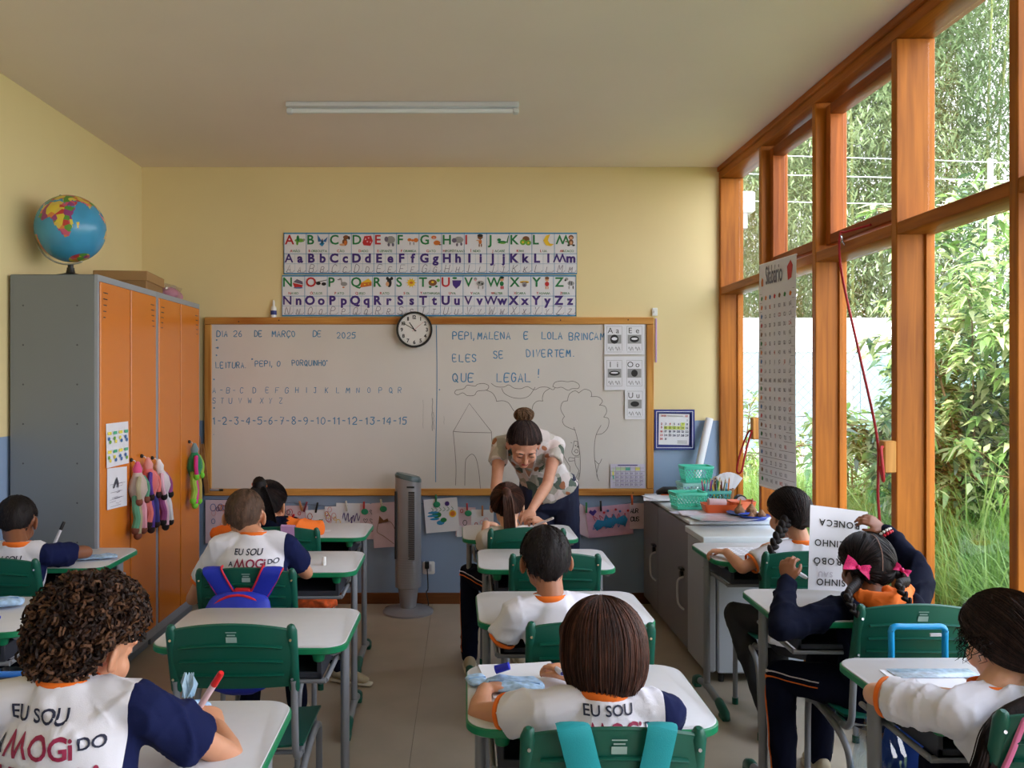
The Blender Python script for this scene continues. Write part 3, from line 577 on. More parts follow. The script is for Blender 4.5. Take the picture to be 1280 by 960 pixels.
for i, (a, b_, ww) in enumerate((((252,555),(259,616),5.5), ((248.5,545),(252,582),3))):
    p0, p1 = P(a[0],a[1],5.86-.02*i), P(b_[0],b_[1],5.84-.02*i); M = frame((p0+p1)/2, (p1-p0), (0,-1,0)); L_ = (p1-p0).length
    tag(MB().bev((-L_/2, -.005, -ww*s/2), (L_/2, .005, ww*s/2), .001, 0, M).build('wooden_ruler', wood('ruler_wood', (128,84,48),(170,120,74),0)), ('wide wooden ruler leaning at the left end of the whiteboard', 'narrow wooden ruler leaning beside the lockers')[i], 'ruler')
# ---------------- outlet ----------------
ot = thing('wall_outlet', 'square white wall outlet beside the tower fan', 'outlet', P(535.5, 709, YW))
M = frame(P(536, 709.5, YB), (1,0,0), (0,0,1))
MB().prism(rrect(15*s, 16*s, .012), 0, .010, .002, 0, M).build('plate', white_pl, ot)
MB().prism(rrect(7*s, 9*s, .004), .010, .0112, 0, 0, M).build('socket', mat('outlet_grey', (190,190,196)), ot)
# ---------------- lockers ----------------
lk_g = mat('locker_grey', (118, 124, 130), .38, var=.02, scale=2, spec=.5); lk_o = mat('locker_orange', (214, 122, 36), .24, var=.02, scale=2)
dark = mat('dark_gap', (20, 20, 22), .8)
XF = -1.775; LT = 2.03
def door_vents(q, y, z, side):
    for k in range(5):
        L_ = .055-.007*k; a, b_ = (y, y+L_) if side < 0 else (y-L_, y)
        q.box((XF+.0175, a, z-.03*k), (XF+.0187, b_, z-.03*k+.005))
for i, (y0, y1) in enumerate(((4.155, 4.955), (4.958, 5.758))):
    lk = thing('locker', ('tall grey steel locker with two orange doors, nearer of the pair, globe on top', 'tall grey steel locker with two orange doors beside the whiteboard')[i], 'locker', (-1.98, (y0+y1)/2, 0), 'orange door lockers on the left wall')
    q = MB(); q.bev((-2.185, y0, .07), (XF-.002, y1, LT), .004); q.box((-2.17, y0+.02, 0), (XF-.03, y1-.02, .07)); q.build('body', lk_g, lk)
    q = MB(); q.box((XF-.002, y0, .07), (XF+.012, y0+.022, LT)); q.box((XF-.002, y1-.022, .07), (XF+.012, y1, LT)); q.box((XF-.002, y0+.022, LT-.03), (XF+.012, y1-.022, LT)); q.box((XF-.002, y0+.022, .07), (XF+.012, y1-.022, .12)); q.box((XF-.002,(y0+y1)/2-.008,.12),(XF+.010,(y0+y1)/2+.008,LT-.03)); q.build('front_frame', mat('locker_light_grey', (150,156,166), .35, var=.02), lk, smooth=False)
    ym = (y0+y1)/2
    for a, b_, sd in ((y0+.024, ym-.010, -1), (ym+.010, y1-.024, 1)):
        d = MB().bev((XF-.001, a, .122), (XF+.018, b_, LT-.032), .003).build('door', lk_o, lk)
        q = MB(); door_vents(q, a+.03 if sd < 0 else b_-.03, LT-.085, sd); sub(d, q, 'vent_slot', dark, smooth=False)
    q = MB()
    for k in range(8):
        for yy in (-2.12, -1.86): q.add([(yy+p[0], y0-.0006, .55+.19*k+p[1]) for p in circ(0,0,.0045,8)], [tuple(range(8))])
    if i == 0: q.build('rivet_hole', mat('hole_grey', (70,74,80), .6), lk, smooth=False)['kind'] = 'stuff'
# papers on the first locker door
def door_sheet(y0, y1, z0, z1, sk, label):
    th = thing('worksheet', label, 'paper', (XF+.02, (y0+y1)/2, (z0+z1)/2))
    M = Matrix(((0,0,1,XF+.021),(1,0,0,(y0+y1)/2),(0,1,0,(z0+z1)/2),(0,0,0,1)))@Matrix.Rotation(sk, 4, 'Z')
    w, h = (y1-y0)/2, (z1-z0)/2
    MB().sheet([[M@V((w*(i/3-1), h*(j/3-1), .004*((i/3-1)**2*(1-j/6)))) for j in range(7)] for i in range(7)], .0007).build('sheet', paper, th)
    return th, M@Matrix.Translation((0,0,.0055)), w, h
ya = 1.795*-FPX
def ydoor(px): return XF*FPX/(px-VX)
th, M, w, h = door_sheet(ydoor(127), ydoor(155), CZ-(585-VY)*4.25/FPX, CZ-(529-VY)*4.3/FPX, .0, 'upper white worksheet with yellow and green boxes taped on an orange locker door')
q = MB()
for r in range(2):
    for c_ in range(4):
        x = -w*.75+c_*w*.5; y = h*(.55-.85*r)
        q.flat([(x+a*w*.16, y+b_*h*.07) for a, b_ in ((-1,-1),(1,-1),(1,1),(-1,1))], M, (0,1,0,1)[c_])
        for k in range(2): q.flat(circ(x+(k-.5)*w*.12, y-h*(.25+.15*k), w*.1, 8, h*.09), M, (2,3,0,2)[(c_+k+r) % 4])
q.build('print', [mat('soft_yellow', (236,222,90)), mat('soft_green', (80,180,140)), BLU, LGN], th, smooth=False)
th, M, w, h = door_sheet(ydoor(128), ydoor(153), CZ-(640-VY)*4.22/FPX, CZ-(588-VY)*4.22/FPX, -.05, 'lower white worksheet with a dark pencil shape taped on an orange locker door')
q = MB(); q.flat([(-w*.5,0),(-w*.1,h*.55),(w*.1,h*.2),(w*.05,-h*.05),(-w*.15,h*.25),(-w*.35,h*.0)], M, 0)
for k in range(16): q.ribbon([(rr.uniform(-w*.8,w*.6), y_:=rr.uniform(-h*.9,h*.3)), (rr.uniform(-w*.2,w*.8), y_+.004)], .0015, M, 1)
q.build('pencil_marks', [mat('graphite', (80,80,92)), GRY], th, smooth=False)
# ---------------- globe ----------------
gc = V((-1.985, 4.36, LT+.255)); gr = .168
gl = thing('globe', 'blue world globe with colourful continents on a black foot on top of the lockers', 'globe', (gc.x, gc.y, LT))
MB().lathe([(.001,0),(.10,0),(.10,.012),(.05,.024),(.022,.032),(.018,.05),(.018,.058),(.001,.058)], (gc.x, gc.y, LT), 28).build('foot', black_pl, gl)
LAND = {'africa':[(-17,15),(-6,35),(10,37),(20,32),(32,31),(43,12),(51,12),(40,-5),(40,-16),(33,-27),(27,-34),(18,-34),(12,-18),(9,0),(8,5),(-8,5),(-17,15)],
 'eur':[(-10,37),(-9,43),(0,44),(-5,48),(5,53),(8,58),(5,62),(20,70),(40,67),(60,70),(100,77),(140,73),(180,68),(160,60),(140,54),(135,44),(127,38),(120,38),(121,30),(108,20),(105,10),(100,5),(98,16),(91,22),(80,14),(77,8),(72,20),(62,25),(57,26),(52,29),(48,30),(56,24),(59,22),(52,16),(44,13),(38,22),(34,30),(36,36),(28,37),(24,38),(19,41),(14,40),(10,44),(3,42),(-10,37)],
 'mad':[(44,-16),(50,-15),(47,-25),(44,-24)], 'aus':[(114,-22),(130,-12),(142,-11),(153,-27),(147,-38),(131,-32),(115,-34)], 'sam':[(-80,0),(-70,12),(-50,0),(-35,-7),(-48,-28),(-65,-45),(-72,-52),(-72,-18)], 'nam':[(-165,65),(-120,70),(-80,72),(-60,50),(-80,26),(-97,20),(-85,10),(-105,20),(-122,38),(-130,55)], 'sea':[(95,5),(104,-5),(115,-8),(118,4),(109,2)], 'ant':[(-180,-72),(180,-72),(180,-90),(-180,-90)]}
def inpoly(x, y, P_):
    c_ = False
    for i in range(len(P_)):
        x1, y1 = P_[i]; x2, y2 = P_[i-1]
        if (y1 > y) != (y2 > y) and x < (x2-x1)*(y-y1)/(y2-y1)+x1: c_ = not c_
    return c_
ax = Matrix.Rotation(R(-20), 3, 'Y')@Matrix.Rotation(R(-8), 3, 'X')
sp = MB(); nu, nv = 144, 72; off = 12
vs = []; fs = []; ms = []
for j in range(nv+1):
    la = -pi/2+pi*j/nv
    for i in range(nu):
        lo = 2*pi*i/nu; a = lo-R(off)-pi/2; vs.append(gc+ax@V((gr*cos(la)*cos(a), gr*cos(la)*sin(a), gr*sin(la))))
for j in range(nv):
    for i in range(nu):
        lo = (i+.5)*360/nu; lo = lo-360 if lo > 180 else lo; la = -90+180*(j+.5)/nv
        fs.append((j*nu+i, j*nu+(i+1)%nu, (j+1)*nu+(i+1)%nu, (j+1)*nu+i)); ms.append(1 if any(inpoly(lo, la, p) for p in LAND.values()) else 0)
sp.v = [tuple(v) for v in vs]; sp.f = fs; sp.m = ms
lm = mat('globe_land', (200,120,60), .3); N = lm.node_tree.nodes; L = lm.node_tree.links
vo = N.new('ShaderNodeTexVoronoi'); vo.inputs['Scale'].default_value = 34; hs = N.new('ShaderNodeSeparateColor'); cr = N.new('ShaderNodeValToRGB'); cr.color_ramp.interpolation = 'CONSTANT'
tc = [x for x in N if x.type == 'TEX_COORD'][0]; L.new(tc.outputs['Object'], vo.inputs['Vector']); L.new(vo.outputs['Color'], hs.inputs[0]); L.new(hs.outputs[0], cr.inputs[0])
cols = [(190,60,60),(222,200,70),(150,66,130),(90,150,60),(214,130,70),(200,90,120),(214,190,90)]
cr.color_ramp.elements[0].color = lin(cols[0])+(1,); cr.color_ramp.elements[1].position = 1/7; cr.color_ramp.elements[1].color = lin(cols[1])+(1,)
for k in range(2, 7): e = cr.color_ramp.elements.new(k/7); e.color = lin(cols[k])+(1,)
L.new(cr.outputs[0], N['Principled BSDF'].inputs['Base Color'])
sp.build('sphere', [mat('globe_sea', (66,150,196), .25, var=.1, scale=10), lm], gl)
arc = [gc+ax@V((-(gr+.016)*cos(a), -.0, (gr+.016)*sin(a))) for a in [R(92)-R(184)*k/24 for k in range(25)]]
MB().sweep(arc, .011, .004, side=(0,1,0) , n=8).build('meridian_arm', mat('clear_plastic_arm', (196,194,186), .2), gl)
MB().cyl((gc.x-.0, gc.y, LT+.055), (gc.x, gc.y, gc.z-gr-.008), .014).build('stem', black_pl, gl)
MB().cyl(gc+ax@V((0,0,gr-.002)), gc+ax@V((0,0,gr+.02)), .006).build('pivot', black_pl, gl)
# boxes and bag on lockers
kb = thing('cardboard_box', 'flat brown cardboard box with a lid on top of the lockers', 'box', (-1.93, 4.95, LT))
kraft = mat('kraft_card', (150,112,70), .7, var=.05)
M = Matrix.Translation((-1.94, 5.02, LT))@Matrix.Rotation(R(6), 4, 'Z')
MB().bev((-.14,-.19,0),(.14,.19,.075),.003,0,M).build('base', kraft, kb); MB().bev((-.147,-.197,.05),(.147,.197,.105),.003,0,M).build('lid', mat('kraft_lid', (166,126,80), .7, var=.05), kb)
bg = thing('plastic_bag', 'crumpled clear plastic bag with pink contents at the far end of the lockers', 'bag', (-1.9, 5.48, LT))
q = MB()
for k in range(5): q.ell((-1.9+rr.uniform(-.04,.05), 5.36+.07*k, LT+.04), (.06,.06,.04), nu=12, nv=8)
o = q.build('pink_fabric', mat('pink_fabric', (190,130,150), .8), bg)
G = [[V((-1.93+.11*cos(a)*(1+.15*sin(5*a+j)), 5.50+.2*sin(a)*(1-.1*j/6)*(1+.12*sin(7*a+j*2)), LT+.012*0+.105*(j/6)**.7+.012*sin(6*a+j))) if j else V((-1.93+.11*cos(a), 5.5+.2*sin(a), LT+.002)) for a in [2*pi*i/40 for i in range(40)]] for j in range(7)]
q = MB(); q.rings([[V((-1.93,5.5,0))+(p-V((-1.93,5.5,0)))*1 if j < 5 else V((-1.93+(p.x+1.93)*(.6 if j==5 else .12), 5.5+(p.y-5.5)*(.6 if j==5 else .12), p.z)) for p in row] for j, row in enumerate(G)])
q.build('film', glassmat('clear_film', (.93,.93,.95), fac=.18), bg)
# ---------------- hanging plush toys ----------------
def plush(label, x, y, z, body, body2, legs, foot, lean=0, scale=1, hook=True):
    t = thing('plush_doll', label, 'toy', (x, y, z), 'plush dolls hung on the lockers')
    B_ = mat('plush_%d_%d_%d' % body, body, .9, sheen=.4, var=.1, bump=.6, bscale=300); B2 = mat('plush_%d_%d_%d' % body2, body2, .9, sheen=.4, var=.1); 
    FT = mat('plush_%d_%d_%d' % foot, foot, .9, var=.1)
    s_ = scale; X = x+.045
    W_ = 1.5
    def p(a, b_, c_=0): return (X+c_*s_, y+(a*W_+lean*b_)*s_, z-b_*s_*.84)
    q = MB(); q.sweep([p(0,.02), p(0,.05), p(.0,.08)], [.014*s_,.026*s_,.022*s_], rnd=True); q.build('head', B2, t)
    q = MB(); q.sweep([p(0,.09), p(.004,.13), p(0,.19), p(0,.235)], [.026*s_,.044*s_,.052*s_,.036*s_], rnd=True); q.build('body', B_, t)
    for k, sd in enumerate((-1, 1)):
        q = MB(); q.sweep(spline([p(.02*sd,.11,.02), p(.045*sd,.17,.03), p(.035*sd,.24,.03)], 4), .013*s_, n=8, rnd=True); ob = q.build('arm', mat('plush_%d_%d_%d' % legs[k%len(legs)], legs[k%len(legs)], .9), t)
        f = MB(); f.ell(p(.035*sd,.255,.03), (.019*s_,.019*s_,.022*s_), nu=10, nv=8); sub(ob, f, 'paw', FT)
    for k, sd in enumerate((-1, 1, -.4)):
        q = MB(); pts = spline([p(.018*sd,.23), p(.035*sd,.30,.01), p(.03*sd,.36,.015), p(.04*sd,.42+.02*k,.01)], 4); q.sweep(pts, .020*s_, n=8, rnd=True); c_ = legs[(k+1)%len(legs)]
        ob = q.build('leg', mat('plush_%d_%d_%d' % c_, c_, .9), t)
        f = MB(); f.ell(V(pts[-1])-V((0,0,.01)), (.022*s_,.024*s_,.024*s_), nu=10, nv=8); sub(ob, f, 'hoof', FT)
    MB().tube([p(0,.03), (x+.03, y, z+.0), (x+.006, y, z+.005)], .0025, n=6).build('loop', white_pl, t)
    MB().ell((x+.012, y, z+.004), (.011,.011,.011), nu=10, nv=8).build('hook', black_pl, t)
    return t
def lockp(px, py): y = XF*FPX/(px-VX); return (XF+.012, y, CZ-(py-VY)*y/FPX)
x, y, z = lockp(171, 573); plush('cream plush doll with a striped body, leftmost of the three on the orange door', x+.0, y-.14, z, (190,170,160), (214,80,130), [(170,160,130),(90,150,120),(226,160,176)], (120,66,50), 0, .98)
x, y, z = lockp(176, 570); plush('coral pink plush doll with purple legs, middle of the three on the lockers', x+.0, y-.05, z, (222,110,110), (226,150,146), [(90,60,150),(226,120,116),(60,60,130)], (46,26,26), .1)
x, y, z = lockp(186, 573); plush('pale pink and white plush doll with black feet, right of the three on the lockers', x, y-.01, z, (216,204,210), (230,226,230), [(224,180,200),(150,70,130),(224,224,230)], (24,20,24), .25)
x, y, z = lockp(232, 553); t = plush('green plush bird toy with orange and lime feet on the last locker door', x, y, z, (30,140,90), (120,150,160), [(220,60,150),(160,200,80),(190,170,90)], (120,210,60), 0, 1.0)
MB().add([(x+.06, y-.01, z-.05), (x+.06, y+.09, z-.22), (x+.08, y+.02, z-.2), (x+.03, y+.04, z-.2)], [(0,2,1),(0,1,3),(0,3,2),(1,2,3)]).build('wing', mat('felt_green', (20,150,90), .9), t, smooth=False)
MB().add([(x+.07, y+.0, z-.21), (x+.07, y+.09, z-.20), (x+.07, y+.06, z-.25), (x+.05, y+.05, z-.22)], [(0,2,1),(0,1,3),(0,3,2),(1,2,3)]).build('beak', mat('felt_orange', (226,90,40), .9), t, smooth=False)
# ---------------- tower fan ----------------
fc = V((P(510,762,5.66).x, 5.68, 0)); tf = thing('tower_fan', 'silver tower fan on a round foot in front of the wall below the whiteboard', 'fan', fc)
silver = mat('silver_plastic', (158, 158, 164), .32, .35, var=.03); fd = mat('fan_dark', (42,42,46), .5); ftop = mat('fan_top', (84, 100, 104), .3)
MB().lathe([(.001,0),(.165,0),(.166,.012),(.15,.022),(.06,.035),(.001,.036)], fc, 36).build('foot', silver, tf)
MB().lathe([(.05,.034),(.055,.06),(.062,.12),(.068,.17),(.001,.171)], fc, 24).build('neck', silver, tf)
M = Matrix.Translation(fc)@Matrix.Rotation(R(-12), 4, 'Z')
def fring(z, w=.083, d=.075, n=32, ex=2.6, tilt=0):
    out = []
    for i in range(n):
        a = 2*pi*i/n; c_, s_ = cos(a), sin(a); x = w*math.copysign(abs(c_)**(2/ex), c_); y = d*math.copysign(abs(s_)**(2/ex), s_); out.append(M@V((x, y, z-tilt*x*.6+ (tilt*y*-.2))))
    return out
MB().rings([fring(.165,.07,.065), fring(.17), fring(.30), fring(.84,tilt=0), fring(.87,tilt=.35)]).build('housing', silver, tf)
MB().rings([fring(.871,.084,.077,tilt=.35), fring(.89,.085,.078,tilt=.35), fring(.905,.074,.068,tilt=.35)]).build('top_cap', ftop, tf)
q = MB(); q.box((.022,-.0745,.36),(.062,-.066,.80),0,M); q.box((-.072,-.072,.36),(-.062,-.060,.80),0,M); g1 = q.build('grille_recess', fd, tf, smooth=False)
q = MB()
for k in range(48): q.box((.022,-.0775,.365+.009*k),(.062,-.073,.368+.009*k),0,M)
o = sub(g1, q, 'grille', silver, smooth=False); o['kind'] = 'stuff'
MB().box((.012,-.079,.825),(.062,-.072,.836),0,M).build('display', fd, tf, smooth=False)
q = MB()
for k in range(12): q.rings([fring(.19+.016*k,.0835,.0755), fring(.195+.016*k,.0845,.0765), fring(.2+.016*k,.0835,.0755)], cap=False)
q.build('ridge_band', silver, tf)
(MB().tube(spline([V((P(534,709,5.88).x,5.865,P(0,707,5.88).z)), V((P(535,730,5.86).x,5.86,P(0,735,5.86).z)), (P(533,750,5.84).x,5.84,.09), (-.24,5.80,.012), (-.30,5.86,.008), (-.42,5.87,.006), (-.52,5.78,.006), (-.50,5.66,.006), (-.44,5.62,.006)], 6), .004, n=6).build('power_cord', black_pl, tf))
(MB().bev((P(531,0,5.87).x, 5.862, P(0,711,5.87).z), (P(536.5,0,5.87).x, 5.888, P(0,702,5.87).z), .003).build('power_plug', black_pl, tf))
# ---------------- desks ----------------
grn = mat('green_plastic', (4, 84, 68), .42, var=.04, scale=4); grn_e = mat('green_edge_plastic', (10, 122, 80), .35, var=.03)
top_m = mat('desk_laminate', (202, 202, 208), .38, var=.015, scale=30); tray_m = mat('tray_plastic', (44, 46, 56), .5, var=.05)
DH = .71
def make_desk():
    d = thing('school_desk', 'x', 'desk', (0,0,0), 'school desks', world=False)
    outer = rrect(.60, .46, .07, 8); inner = rrect(.592, .452, .067, 8)
    MB().prism(outer, DH-.024, DH-.003, .003).build('edge_band', grn_e, d)
    MB().prism(inner, DH-.012, DH, .0015).build('tabletop', top_m, d)
    for sx in (-1, 1):
        q = MB(); q.cyl((sx*.215, -.185, DH-.05), (sx*.215, -.185, DH-.022), .017, .024, 16); q.ell((sx*.215,-.185,DH-.05),(.017,.017,.008)); q.build('edge_knob', grn_e, d)
    q = MB(); q.bev((-.225,-.19,.60),(.225,.19,.608),.002); q.bev((-.225,-.19,.60),(-.21,.19,.655),.002); q.bev((.21,-.19,.60),(.225,.19,.655),.002); q.bev((-.225,.175,.60),(.225,.19,.68),.002); q.bev((-.225,-.19,.60),(.225,-.182,.622),.002); q.build('book_tray', tray_m, d)
    for sx in (-1, 1):
        x = sx*.262
        lg = MB().sweep([(x,.05,.05),(x,.05,DH-.024)], .0145, .029, side=(1,0,0), n=18).build('leg', metal_g, d)
        sub(lg, MB().sweep(spline([(x,-.215,.035),(x,-.12,.05),(x,.05,.062),(x,.14,.05),(x,.215,.035)], 5), .017, .017, side=(1,0,0), n=14), 'foot_tube', metal_g)
        for sy in (-1, 1):
            q = MB(); yy = [(-.245,.018),(-.23,.028),(-.17,.042),(-.14,.05)] if sy < 0 else [(.245,.018),(.23,.028),(.19,.042),(.165,.046)]
            q.sweep([(x, a, b_) for a, b_ in yy], [.016,.02,.021,.02], [.016,.022,.024,.021], side=(1,0,0), n=14, rnd=True); q.bev((x-.018, -.245 if sy<0 else .19, 0), (x+.018, -.18 if sy<0 else .245, .022), .004)
            sub(lg, q, 'foot_shoe', grn)
        MB().sweep([(x*.9,-.178,.594),(x*.9,.18,.594)], .008, side=(0,0,1), n=10).build('side_rail', metal_g, d)
        MB().sweep([(x,-.19,DH-.031),(x,.20,DH-.031)], .007, .012, side=(0,0,1), n=10).build('top_rail', metal_g, d)
    MB().sweep([(-.236,-.178,.592),(.236,-.178,.592)], .009, n=10, side=(0,0,1)).build('cross_rail', metal_g, d)
    MB().sweep([(-.262,.06,.590),(.262,.06,.590)], .010, n=10, side=(0,1,0)).build('cross_rail', metal_g, d)
    return d
desks = [(.305,2.225,'desk at the bottom of the middle row with a blue pouch'),(.345,3.085,'desk of the boy leaning left in the middle row'),(.36,3.925,'empty desk in the middle row between two children'),(.29,4.63,'desk where the teacher leans over the ponytailed girl'),
 (-.72,1.945,'desk at the lower left corner where the curly haired child writes'),(-.66,2.84,'empty desk behind the empty green chair in the left row'),(-.76,3.87,'desk with a small white cap standing on it, boy with blue backpack'),(-.81,4.69,'desk of the girl with orange sleeves, nearest the tower fan'),
 (-1.86,3.955,'desk in front of the orange lockers, boy with black marker'),(-1.72,3.0,'desk cut by the left picture edge with a crumpled blue pouch'),
 (1.425,4.09,'desk beside the grey cabinets, girl with one long braid'),(1.36,3.12,'desk of the girl in the navy jacket holding up a sheet'),(1.37,2.285,'desk at the lower right, by the large window, girl with mint scrunchie')]
D0 = make_desk()
DESK = []
for i, (x, y, lb) in enumerate(desks):
    d = D0 if i == 0 else copy_tree(D0); d.location = (x, y, 0); d.rotation_euler = (0, 0, R([0,.6,-.5,.4,.8,-.4,.6,-.8,.5,.3,1.0,-1.0,.6][i])); d['label'] = 'green edged school '+lb; DESK.append(d)
# ---------------- chairs ----------------
def make_chair():
    c = thing('school_chair', 'x', 'chair', (0,0,0), 'green school chairs', world=False)
    G = []
    for i in range(17):
        u = i/16*2-1; row = []
        for j in range(13):
            v = j/12*2-1; k = (1-abs(u)**5*.10)*(1); row.append((u*.198*(1-.06*max(0,v)**3*0), .035+v*.185, .385+.012*(v*v)*(1 if v > 0 else 1)*(-1 if v > 0 else .8)+.010*u*u))
        G.append(row)
    MB().sheet(G, .007).build('seat', grn, c)
    def bp(u, v, off=0):    # u -1..1 across, v 0..1 up
        x = u*.172; arch = .022*(1-u*u); z = .600+v*(.180+arch); y = -.175-.022*(1-u*u)-.055*v-.012*sin(v*pi)+off
        return (x, y, z)
    MB().sheet([[bp(i/10-1, j/14) for j in range(15)] for i in range(21)], .006).build('backrest', grn, c)
    b_ = [o for o in c.children if o.name.startswith('backrest')][0]
    for v in (.22, .46, .70): sub(b_, MB().sweep([bp(i/8-1, v-.03*(1-(i/8-1)**2)*0, -.005) for i in range(1, 16)], .013, .0045, side=(0,1,0), n=8), 'back_rib', grn)
    sub(b_, MB().sweep([bp(i/8-1, 1, -.002) for i in range(0, 17)], .005, .005, side=(0,1,0), n=8), 'top_bead', grn)
    for sx in (-1, 1): 
        sv = sub(b_, MB().sweep([(sx*.176,-.173,.59),(sx*.176,-.20,.68),(sx*.176,-.226,.775),(sx*.176,-.23,.785)], [.0165,.0175,.0175,.0135], n=16, rnd=True), 'tube_sleeve', grn)
    q = MB(); n_ = frame(V(bp(.04,.80,-.009)), (1,0,0), (0,-.25,1)); q.flat([(-.016,-.012),(.016,-.012),(.016,.006),(-.016,.006)], n_); q.ribbon([(-.011,.012),(.011,.012)], .004, n_); q.ribbon([(-.015,.021),(.015,.021)], .003, n_); sub(b_, q, 'label_print', mat('chair_print', (150,176,170), .5), smooth=False)
    q = MB()
    for sx in (-1, 1):
        for yy, zz in ((-.192,.625),(-.222,.75)): q.cyl((sx*.176, yy-.010, zz), (sx*.176, yy-.021, zz+.003), .004, n=10)
    sub(b_, q, 'rivet', chrome)
    for sx in (-1, 1):
        x = sx*.176
        MB().tube(spline([(x,.16,.352),(x,-.04,.352),(x,-.12,.36),(x,-.155,.40),(x,-.165,.48),(x,-.178,.58),(x,-.19,.62)], 6), .011, n=12).build('back_tube', metal_g, c)
        x = sx*.196
        lg = MB().tube(spline([(x,.19,.012),(x,.185,.30),(x,.165,.345),(x,.10,.358),(x,-.02,.352),(x,-.13,.33),(x,-.19,.28),(x,-.215,.14),(x,-.225,.012)], 6), .0115, n=12).build('leg_hoop', metal_g, c)
        for yy in (.19, -.225): sub(lg, MB().cyl((x,yy,0),(x,yy,.03), .0145, n=12), 'foot_cap', grn)
    for yy in (.12, -.08): MB().tube([(-.19,yy,.356),(.19,yy,.356)], .008).build('cross_tube', metal_g, c)
    return c
chairs = [(.31,2.02,'chair with teal straps, at the bottom of the middle row'),(.385,2.80,'chair behind the short haired boy leaning left in the middle row'),(.38,3.825,'chair at the empty desk in the middle row'),(.30,4.45,'chair of the ponytailed girl'),
 (-.74,1.70,'chair under the curly haired child'),(-.69,2.775,'empty chair in the left row with its back fully visible'),(-.84,3.54,'chair with the blue and red backpack straps over it'),(-.90,4.47,'chair with a lilac cloth over its back'),
 (-1.92,3.72,'chair at the left picture edge behind the boy by the lockers'),(1.46,3.86,'chair of the girl with the long braid by the cabinets'),(1.46,3.00,'chair with the bright blue trolley handle behind it'),(1.365,2.10,'chair with a pink strap at the lower right corner')]
C0 = make_chair(); CH = []
for i, (x, y, lb) in enumerate(chairs):
    c = C0 if i == 0 else copy_tree(C0); c.location = (x, y, 0); c.rotation_euler = (0,0,R([0,-2,0,2,3,1,1,0,2,-3,-2,-4][i])); c['label'] = 'green school '+lb; CH.append(c)
# ---------------- grey cabinets, fridge ----------------
cab_g = mat('cabinet_grey', (128, 126, 130), .4, var=.02); cab_t = mat('cabinet_top', (206, 214, 220), .35, var=.02)
XC = 1.237; CT = .755
cab = thing('low_cabinet', 'low grey steel cabinet under the window beside the whiteboard', 'cabinet', (1.48, 5.2, 0))
y0, y1 = 4.70, YB-.02
q = MB(); q.bev((XC, y0, .04), (XR-.02, y1, CT-.02), .003); q.box((XC+.03, y0+.02, 0), (XR-.04, y1-.02, .04)); q.build('body', cab_g, cab)
MB().bev((XC-.012, y0-.005, CT-.02), (XR-.018, y1, CT), .004).build('worktop', cab_t, cab)
for a, b_, hy in ((5.445, y1-.012, 5.50), (4.715, 5.435, 4.80)):
    d = MB().bev((XC-.016, a, .06), (XC-.0005, b_, CT-.028), .003).build('door', cab_g, cab)
    zz = .41
    sub(d, MB().tube(spline([(XC-.016,hy,zz+.02),(XC-.045,hy+.01,zz-.0),(XC-.05,hy+.01,zz-.06),(XC-.045,hy,zz-.13),(XC-.016,hy-.01,zz-.16)], 4), .006), 'handle', mat('cabinet_handle', (196,196,200), .3))
    q = MB(); q.cyl((XC-.016,hy+.02,zz+.03),(XC-.034,hy+.02,zz+.03), .018); q.bev((XC-.04,hy-.02,zz+.055),(XC-.016,hy+.04,zz+.07),.003); sub(d, q, 'lock', black_pl)
fr = thing('mini_fridge', 'low white mini fridge at the near end of the grey cabinets', 'fridge', (1.46, 4.5, 0))
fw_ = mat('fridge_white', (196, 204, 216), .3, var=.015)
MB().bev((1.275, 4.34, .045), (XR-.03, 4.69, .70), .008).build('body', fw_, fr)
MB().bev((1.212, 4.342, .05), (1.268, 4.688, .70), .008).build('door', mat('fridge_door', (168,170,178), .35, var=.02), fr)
q = MB()
for xx in (1.30, 1.66):
    for yy in (4.37, 4.66): q.cyl((xx,yy,0),(xx,yy,.046),.014)
q.build('foot', black_pl, fr)
tag(MB().bev((1.20, 4.34, .70), (XR-.03, 4.692, .735), .004).build('glass_shelf_board', cab_t), 'thin pale board lying over the mini fridge', 'board')
